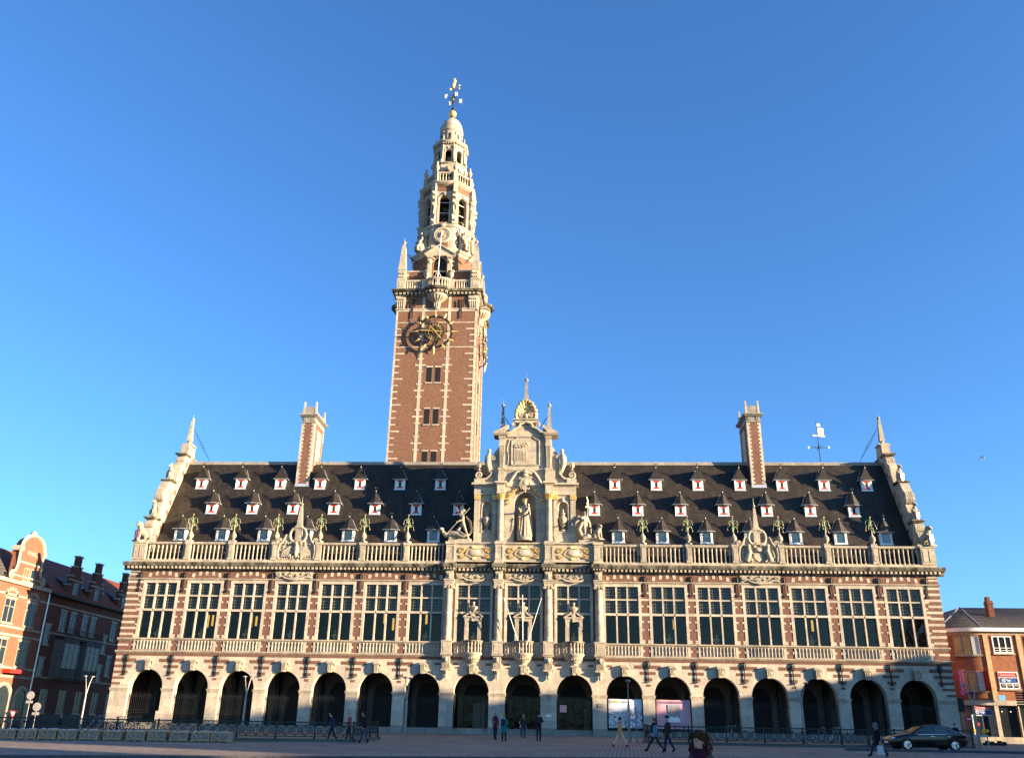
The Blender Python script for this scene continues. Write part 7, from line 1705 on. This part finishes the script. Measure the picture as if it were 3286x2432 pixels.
p = at(122,2253,-1.5); sign_post('round_sign', 'lower grey round road sign with a plate below it', p.x, -1.5, p.z-ground_z(-1.5,p.x), lambda t, h: disc(t, h, True))
p = at(3082,2255,-4.); t = sign_post('traffic_light', 'dark traffic light with red no-entry sign beside the library corner', p.x, -4., p.z+.35-ground_z(-4.), lambda t, h: MB().box(-.17, .17, -.2, .05, h-.95, h).build('signal_head', 'iron', t))
MB().lathe(.42, 0, [(.25,-.01),(.25,.01)], 18).build('no_entry_disc', 'sign_red', t, (0,-.02,1.75)).rotation_euler = (R(90),0,0); MB().box(.26, .58, -.05, -.035, 1.71, 1.79).build('white_bar', 'sign_white', t)
p = at(3272,2235,-3.); t = sign_post('dark_sign_board', 'dark slatted sign board on a post before the shop windows', p.x+.25, -3., p.z+.25-ground_z(-3.), lambda t, h: [MB().box(-.55, .55, -.06, -.02, h-.9+.17*k, h-.78+.17*k).build('board', 'iron', t) for k in range(6)])
# construction barrier with yellow lamps
p = at(3105,2352,-7.); bt = thing('road_barrier', 'low grey barrier rail with yellow warning lamps behind the car', 'barrier', (p.x,-7.,ground_z(-7.)))
mb = MB(); mb.box(-1.35, 1.35, -.03, .03, .62, .78); mb.box(-1.3, -1.24, -.04, .04, 0, .9); mb.box(1.24, 1.3, -.04, .04, 0, .62); mb.build('rail', 'sign_grey', bt)
for x in (-1.27, 1.1): MB().lathe(x, 0, [(.06,.78),(.09,.86),(.13,.98),(.09,1.12)], 10).build('warning_lamp', 'yellow_plastic', bt)
p = at(3195,2372,-3.); mb = MB(); rnd = random.Random(8)
for k in range(9): mb.box(p.x-.9+.17*k, p.x-.75+.17*k, -3.3, -2.9, ground_z(-3)-.01, ground_z(-3)+rnd.uniform(.14,.32))
tag(mb.build('rubble_heap', 'iron'), 'dark heap of broken kerb stones before the shop', 'rubble', kind='stuff')
# ---------------------------------------------------------------- people
COLS = dict(navy=(.018,.025,.055), black=(.012,.012,.014), jeans=(.035,.06,.12), dark_jeans=(.018,.025,.045), maroon=(.16,.03,.03), teal=(.015,.16,.18), tan=(.66,.27,.08), beige=(.78,.47,.29), slate_blue=(.14,.20,.27), brown=(.045,.030,.022), olive=(.075,.07,.05), purple=(.042,.008,.022), floral=(.30,.06,.07), charcoal=(.03,.03,.032), cream=(.55,.42,.30), white_bag=(.55,.55,.58), grey=(.16,.16,.17), hair_brown=(.085,.035,.015), hair_dark=(.018,.014,.012), hair_light=(.33,.20,.09), shoe_red=(.20,.04,.025), red=(.45,.03,.03))
for k, c in COLS.items(): plain('cl_'+k, c, .85, 0, .25, 14, .15)
def person(label, x, y, rz, h, top, bottom, hair, legs, arms, lean=0, turn=0, shoes='black', hat=None, coat=0.0, bag=None, scarf=None, hood=None, z=None, bulk=1.0, curly=False, skirt=False, bald=False):
    J = skel(legs, arms, lean, turn, h, bulk); sc = J['_sc']
    me = figure_mesh('person', J, ('skin','cl_'+top,'cl_'+bottom,'cl_'+shoes,'cl_'+hair))
    gz = ground_z(y, x) if z is None else z
    t = put(me, 'person', None, (x, y, gz), R(rz), label=label, cat='person')
    rot = J['_L'].to_3x3().to_4x4(); hm = Matrix.Translation(J['hd']+rot @ Vector((0,-.005,.03))*sc) @ rot @ Matrix.Scale(sc, 4)
    # jacket shell following the spine
    mb = MB(); n = 16; rings = []; pel, che, nk = J['pel'], J['che'], J['nk0']
    hem = pel-Vector((0,0,.10+coat))*sc; dn = (J['knL']+J['knR'])/2-pel
    if coat: hem = pel+dn.normalized()*(.10+coat)*sc
    for p, rx, ry in ((hem,.185+.03*(coat > 0),.15+.05*(coat > .2)),(pel,.18,.135),(J['wai'],.168,.128),(che,.20,.135),(che.lerp(nk,.62),.19,.115),(nk,.10,.085),(nk.lerp(J['nk1'],.45),.072,.072)):
        rings.append((p, rx*sc*bulk, ry*sc*bulk))
    vs_ = []; ax = (rot @ Vector((1,0,0))); ay = (rot @ Vector((0,1,0)))
    for k, (p, rx, ry) in enumerate(rings):
        for i in range(n):
            a = 2*math.pi*i/n; w_ = 1+(.05*math.sin(5*a+k) if k < 3 else 0); vs_.append(tuple(p+ax*(rx*w_*math.cos(a))+ay*(ry*w_*math.sin(a))))
    mb.add(vs_, [(k*n+i, k*n+(i+1)%n, (k+1)*n+(i+1)%n, (k+1)*n+i) for k in range(len(rings)-1) for i in range(n)]); mb.build('jacket', 'cl_'+top, t, ang=70)
    mb = MB(); mb.M = hm
    if hood: mb.ball((0,.02,.015), (.115,.125,.15), 12, 9); mb.ball((0,.05,-.12), (.13,.12,.09), 10, 6); mb.build('hood', 'cl_'+hood, t, ang=70)
    elif hat:
        mb.ball((0,.012,.062), (.092,.110,.080), 12, 7)
        if hat[0] == 'cap': mb.ball((0,-.10,.045), (.07,.07,.012), 8, 4)
        elif hat[0] == 'beanie': mb.lathe(0, .012, [(.095,.02),(.098,.055)], 12); mb.ball((0,.03,.13), .03, 6, 5)
        mb.build('hat', 'cl_'+hat[1], t, ang=70); mb = MB(); mb.M = hm; mb.ball((0,.045,.01), (.084,.072,.07), 10, 6); mb.build('hair', 'cl_'+hair, t, ang=70)
    elif curly:
        rnd = random.Random(12)
        for k in range(900):
            a = rnd.uniform(0, 2*math.pi); e = rnd.uniform(-1.1, 1.5); r_ = rnd.uniform(.10,.185); d = Vector((math.cos(a)*math.cos(e), math.sin(a)*math.cos(e), math.sin(e)))
            if d.y < -.25 and d.z < .60: continue
            q = Vector((d.x*r_*1.08, .035+d.y*r_*1.08, .015+d.z*r_*.92))
            if d.z < .1: q.z -= .10*rnd.random(); q.x *= 1.1; q.y = max(q.y, -.03)
            w1 = Vector((rnd.uniform(-.025,.025), rnd.uniform(-.025,.025), -.03)); w2 = Vector((rnd.uniform(-.03,.03), rnd.uniform(-.03,.03), -.065))
            mb.tube([tuple(q), tuple(q+w1), tuple(q+w2)], [.010,.009,.004], 4)
        mb.ball((0,.03,.05), (.098,.108,.095), 12, 8); mb.build('hair', 'cl_'+hair, t, ang=70)
    elif not bald: mb.ball((0,.026,.048), (.086,.100,.088), 12, 8); mb.ball((0,.05,-.02), (.078,.06,.07), 10, 6); mb.build('hair', 'cl_'+hair, t, ang=70)
    if scarf:
        mb = MB(); c = J['nk0'].lerp(J['nk1'], .55)
        for dz, r_, th in ((-.03,.105,.055),(.03,.095,.05)): mb.tube([tuple(c+ax*(r_*sc*math.cos(a))+ay*(r_*.95*sc*math.sin(a))+Vector((0,0,(dz+.015*math.sin(2*a))*sc))) for a in [2*math.pi*i/14 for i in range(15)]], th*sc, 8)
        q = c+ay*(-.13*sc); mb.tube([tuple(q), tuple(q+Vector((0,0,-.2*sc))+ay*(-.03*sc)), tuple(q+Vector((0,0,-.42*sc)))+()], [.06*sc,.075*sc,.07*sc], 8, .5); mb.build('scarf', 'cl_'+scarf, t, ang=70)
    if bag == 'backpack':
        mb = MB(); mb.M = Matrix.Translation(che) @ rot @ Matrix.Scale(sc, 4); mb.ball((0,.20,-.08), (.15,.10,.23), 10, 8); mb.ball((0,.28,-.16), (.10,.06,.10), 8, 6); mb.build('backpack', 'cl_charcoal', t, ang=70)
    elif bag:
        mb = MB(); q = J['haR'] if bag == 'tote' else J['haL']; mb.prism([(q.y-.17,q.z-.55),(q.y+.17,q.z-.55),(q.y+.13,q.z-.12),(q.y-.13,q.z-.12)], q.x-.05, q.x+.05, 'x'); mb.tube([(q.x,q.y-.1,q.z-.13),(q.x,q.y,q.z+.02),(q.x,q.y+.1,q.z-.13)], .012, 5); mb.build('tote_bag', 'cl_white_bag', t)
    return t
walk = ((24,12),(-20,14)); wide = ((32,10),(-28,12)); stand = ((3,2),(-3,3)); hang = ((12,7,18),(-12,7,18)); pock = ((-18,14,62),(-18,14,62))
person('person in navy jacket walking bent forward along the left fence', -10.75,-17.0,-95, 1.66, 'navy','dark_jeans','hair_dark', walk, pock, lean=14)
person('bald person in patterned red jacket beside the left fence', -9.95,-16.0,-85, 1.62, 'floral','charcoal','hair_light', ((12,6),(-8,6)), ((20,8,50),(10,8,30)), bald=True)
person('person in black jacket and blue jeans striding at the fence corner', -8.2,-19.9,-110, 1.74, 'black','jeans','hair_dark', walk, hang, lean=8)
person('person in dark red jacket and scarf standing by a teal coat', -1.35,-10.6,25, 1.66, 'maroon','dark_jeans','hair_brown', ((8,4),(-6,6)), ((25,10,70),(0,8,15)), scarf='navy')
person('person in long teal coat with a backpack before the portal', -.62,-13.0,165, 1.62, 'teal','black','hair_light', ((6,3),(-4,5)), ((10,8,20),(8,8,20)), coat=.28, bag='backpack')
person('small person in pale coat sitting on the sunlit portal steps', -.05,-.45,20, 1.22, 'cream','jeans','hair_brown', ((10,8),(-4,6)), ((50,10,60),(45,8,60)), z=.0)
person('person in dark jacket and jeans walking down from the portal', .36,-6.7,0, 1.60, 'charcoal','jeans','hair_dark', ((20,8),(-16,16)), hang)
person('person with dark backpack standing still seen from behind', 1.58,-12.0,180, 1.77, 'black','charcoal','hair_dark', stand, ((25,10,75),(25,10,75)), bag='backpack', shoes='brown')
person('person in tan jacket and beige trousers walking past the lamp', 6.4,-18.7,105, 1.66, 'tan','beige','hair_dark', wide, ((-25,22,10),(24,16,12)), hat=('cap','black'), shoes='shoe_red')
person('person in grey blue jacket and beanie striding past the pink banner', 7.9,-23.6,-78, 1.72, 'slate_blue','charcoal','hair_dark', ((34,6),(-26,18)), ((-10,14,70),(-8,14,70)), hat=('beanie','maroon'), scarf='black')
person('person in dark brown coat and cap walking beside a blue jacket', 8.55,-23.75,-75, 1.76, 'brown','dark_jeans','hair_dark', ((14,8),(-12,20)), hang, hat=('cap','black'), coat=.06)
wm = person('curly-haired person in purple scarf and olive coat looking down', 5.32,-57.4,-38, 1.76, 'olive','charcoal','hair_brown', walk, hang, lean=6, scarf='purple', curly=True, coat=.2)
person('hooded person in black coat carrying a white tote bag', 18.95,-24.4,-85, 1.66, 'black','charcoal','hair_dark', wide, hang, hood='grey', coat=.25, bag='tote')
p = at(3062,2322,-8.5); person('person in black jacket standing behind the parked car', p.x,-8.5,-60, p.z-ground_z(-8.5)+.02, 'black','charcoal','hair_dark', stand, pock, hat=('cap','maroon'))
p = at(197,2292,8.); person('person in dark jacket with a red bag by the terrace houses', p.x,8.,90, p.z-ground_z(8,p.x), 'charcoal','charcoal','hair_light', walk, hang)

# ---------------------------------------------------------------- parked car
def car(loc, rz):
    t = thing('parked_car', 'black four-door saloon car with chrome window trim parked at the fence', 'car', loc, rz)
    # stations along x (nose at -x): x, floor z, belt z, top z, half width at belt, half width at top
    S = [(-2.26,.36,.52,.60,.55,.45),(-2.20,.26,.60,.70,.74,.62),(-2.0,.22,.66,.80,.83,.72),(-1.6,.20,.74,.90,.88,.76),(-1.05,.20,.82,.98,.90,.76),(-.75,.20,.86,1.10,.905,.70),(-.35,.20,.88,1.32,.91,.62),(.0,.20,.89,1.42,.91,.60),(.45,.20,.90,1.455,.91,.60),(.95,.20,.91,1.42,.91,.60),(1.35,.20,.92,1.30,.90,.62),(1.70,.21,.93,1.13,.88,.66),(2.0,.24,.93,1.03,.84,.70),(2.2,.30,.88,.98,.78,.66),(2.27,.40,.74,.84,.68,.58)]
    v = []; n = 11
    for x, zf, zb, zt, wb, wt in S:
        half = [(0,zf),(wb*.80,zf),(wb*.98,zf+.12),(wb*1.0,(zf+zb)/2+.05),(wb,zb-.06),(wb*.985,zb),(wt*1.04,zt-.05 if zt-zb < .25 else zt-.10),(wt*.9,zt-.015),(wt*.5,zt),(0,zt+.005)]
        full = half+[(-a, b) for a, b in reversed(half[1:-1])]; v += [(x, a, b) for a, b in full]; n = len(full)
    f = [(k*n+i, k*n+(i+1)%n, (k+1)*n+(i+1)%n, (k+1)*n+i) for k in range(len(S)-1) for i in range(n)]+[tuple(range(n)), tuple((len(S)-1)*n+i for i in range(n-1,-1,-1))]
    mb = MB(); mb.add(v, f); mb.build('body', 'car_paint', t, ang=50)
    def sec(x):
        for a, b in zip(S[:-1], S[1:]):
            if a[0] <= x <= b[0]: u = (x-a[0])/(b[0]-a[0]); return [p+(q-p)*u for p, q in zip(a, b)]
    def side(x, u, s, off=.012):
        _, zf, zb, zt, wb, wt = sec(x); z = zb+.02+(zt-.11-zb-.02)*u; w_ = wb*.985+(wt*1.04-wb*.985)*(z-zb)/max(.01, zt-.10-zb); return (x, s*(w_+off), z)
    for s in (-1, 1):
        for xa, xb in ((-.62,.28),(.34,1.22),(1.26,1.55)):
            mb = MB(); m_ = 6; lo = [side(xa+(xb-xa)*i/m_, .03, s) for i in range(m_+1)]; hi = [side(xa+(xb-xa)*i/m_, .97, s) for i in range(m_+1)]; mb.add(lo+hi, [(i, i+1, m_+2+i, m_+1+i) for i in range(m_)]); mb.build('side_window', 'glass_car', t)
        mb = MB(); xs_ = [-.72+.19*i for i in range(13)]; mb.tube([side(x, 1.0, s, .02) for x in xs_]+[side(1.62,.5,s,.02)]+[side(x, 0, s, .02) for x in reversed(xs_)]+[side(-.72,1.0,s,.02)], .014, 5); mb.build('chrome_trim', 'chrome', t)
        for x in (-1.38, 1.40):
            mb = MB(); mb.M = Matrix.Translation((x, s*.80, .33)) @ Matrix.Rotation(R(90), 4, 'X'); mb.lathe(0, 0, [(.20,-.10),(.31,-.11),(.33,-.05),(.33,.05),(.31,.11),(.20,.10)], 24); w_ = mb.build('wheel', 'black_rubber', t)
            mb = MB(); mb.M = Matrix.Translation((x, s*.905, .33)) @ Matrix.Rotation(R(90), 4, 'X'); mb.lathe(0, 0, [(.215,-.01),(.225,.0),(.215,.012)], 20); mb.M = Matrix.Translation((x, s*.91, .33))
            for k in range(5): a = k*1.2566+.3; mb.tube([(0,0,0),(.205*math.cos(a),0,.205*math.sin(a))], [.05,.035], 5)
            mb.ball((0,0,0), (.06,.03,.06), 8, 5); mb.build('rim', 'chrome', w_)
            mb = MB(); mb.M = Matrix.Translation((x, s*.90, .33)); mb.tube([(.37*math.cos(a),0,.37*math.sin(a)) for a in [math.pi*(-.05)+math.pi*1.1*i/12 for i in range(13)]], .025, 5); mb.build('wheel_arch', 'black_rubber', t)
        mb = MB(); mb.ball((-.72, s*1.0, .98), (.09,.09,.07), 8, 6); mb.build('wing_mirror', 'car_paint', t)
        mb = MB(); mb.ball((-1.98, s*.64, .66), (.24,.17,.08), 10, 6); mb.build('headlight', 'headlamp', t); mb = MB(); mb.ball((2.12, s*.66, .84), (.16,.15,.075), 10, 6); mb.build('tail_light', 'tail_red', t)
        for x in (.05, 1.0): mb = MB(); mb.box(x, x+.2, s*.915-.015, s*.915+.015, .78, .815); mb.build('door_handle', 'chrome', t)
    for xa, xb, nm in ((-1.0,-.12,'windscreen'),(1.18,1.92,'rear_window')):
        mb = MB(); m_ = 6; r0 = []; r1 = []
        for i in range(m_+1):
            x = xa+(xb-xa)*i/m_; q = sec(x); r0.append((x, -q[5]*.92, q[3]-.005)); r1.append((x, q[5]*.92, q[3]-.005))
        mid = [(a[0], 0, a[2]+.022) for a in r0]; r0 = [(a[0],a[1],a[2]+.012) for a in r0]; r1 = [(a[0],a[1],a[2]+.012) for a in r1]
        mb.add(r0+mid+r1, [(i, i+1, m_+2+i, m_+1+i) for i in range(m_)]+[(m_+1+i, m_+2+i, 2*m_+3+i, 2*m_+2+i) for i in range(m_)]); mb.build(nm, 'glass_car', t)
    MB().box(-2.29, -2.24, -.26, .26, .40, .51).build('number_plate', 'sign_white', t); mb = MB(); mb.box(-2.28, -2.2, -.45, .45, .28, .36); mb.build('grille', 'iron', t)
    return t
car((24.75, -15.2, ground_z(-15.2)), R(2))
tag(MB().prism([(-.14,-.15),(-.14,.07),(-.09,.12),(.14,.12),(.14,-.15)], 19.5, 40, 'x').build('car_kerb', 'kerb', None, (0, -17.05, ground_z(-17.05)+.02)), kind='structure')

# ---------------------------------------------------------------- bicycles
def bike():
    t = thing('bicycle', 'x', 'bicycle', group='bicycles parked behind the fences')
    for x in (-.52, .52):
        mb = MB(); mb.tube([(x+.33*math.cos(a),0,.34+.33*math.sin(a)) for a in [2*math.pi*i/20 for i in range(21)]], .018, 5); w_ = mb.build('wheel', 'black_rubber', t)
        mb = MB()
        for k in range(8): a = k*math.pi/8; mb.bar((x-.32*math.cos(a),0,.34-.32*math.sin(a)), (x+.32*math.cos(a),0,.34+.32*math.sin(a)), .004, 3)
        mb.build('spokes', 'chrome', w_)
    mb = MB()
    for a, b in (((-.52,0,.34),(-.12,0,.30)),((-.52,0,.34),(-.2,0,.80)),((-.12,0,.30),(-.22,0,.92)),((-.12,0,.30),(.32,0,.74)),((-.2,0,.78),(.33,0,.82)),((.52,0,.34),(.30,0,.98))): mb.bar(a, b, .018, 6)
    mb.build('frame', 'lamp_metal', t); mb = MB(); mb.tube([(.2,-.28,1.0),(.32,-.15,1.04),(.30,0,1.02),(.32,.15,1.04),(.2,.28,1.0)], .014, 5); mb.build('handlebar', 'chrome', t)
    mb = MB(); mb.ball((-.24,0,.95), (.13,.08,.035), 8, 5); mb.build('saddle', 'black_rubber', t); return t
bk_ = bike(); BK = [(at(300+22*i,2340,-9-.4*(i%2)).x, -9.-.5*(i%3), 80+7*(i%4), 'bicycle standing in the row behind the left fence') for i in range(7)]+[(21.2,-6.0,20,'bicycle leaning behind the right fence before the arches'),(22.3,-5.5,40,'second bicycle behind the right fence'),(15.2,-5.0,75,'bicycle standing alone behind the fence under the thirteenth arch')]
for i, (x, y, rz, lb) in enumerate(BK):
    o = bk_ if i == 0 else copy_tree(bk_); o.location = (x, y, ground_z(y, x)); o.rotation_euler = (0, 0, R(rz)); o['label'] = lb
# gull
p = at(3150, 1470, 10); gl = thing('gull', 'white gull gliding in the blue sky right of the library', 'bird', p, R(-50)); gl.scale = (1.15,)*3; gl.rotation_euler = (R(25), R(10), R(-50))
mb = MB(); mb.tube([(-.2,0,0),(-.05,0,.02),(.12,0,.02),(.24,0,.03)], [.015,.06,.055,.02], 8); mb.build('body', 'sign_white', gl)
for s in (-1, 1): mb = MB(); mb.add([(.08,0,.03),(.10,s*.22,.13),(.0,s*.50,.02),(-.05,s*.48,.01),(-.06,s*.2,.11),(-.05,0,.02)], [(0,1,4,5),(1,2,3,4)]); mb.build('wing', 'sign_grey', gl)
# added glowing tubes behind the glass, standing in for golden reflections
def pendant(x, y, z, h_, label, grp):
    t = thing('glow_tube', label, 'added glow', (x, y, z), 0, grp); MB().bar((0,0,h_), (0,0,h_+.9), .012, 4).build('cord', 'iron', t); MB().lathe(0, 0, [(.07,0),(.09,.05),(.09,h_-.05),(.07,h_)], 8).build('shade', 'reflection_glow', t)
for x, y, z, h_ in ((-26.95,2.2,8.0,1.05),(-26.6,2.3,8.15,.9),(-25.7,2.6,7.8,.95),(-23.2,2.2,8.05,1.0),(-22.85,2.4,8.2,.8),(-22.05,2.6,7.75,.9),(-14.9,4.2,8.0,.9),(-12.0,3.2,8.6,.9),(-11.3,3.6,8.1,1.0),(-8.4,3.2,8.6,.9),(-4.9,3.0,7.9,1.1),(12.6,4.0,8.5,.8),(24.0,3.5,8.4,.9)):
    pendant(x, y, z, h_, 'glowing tube added behind a reading room window for a golden reflection', 'glowing tubes added for golden reflections')
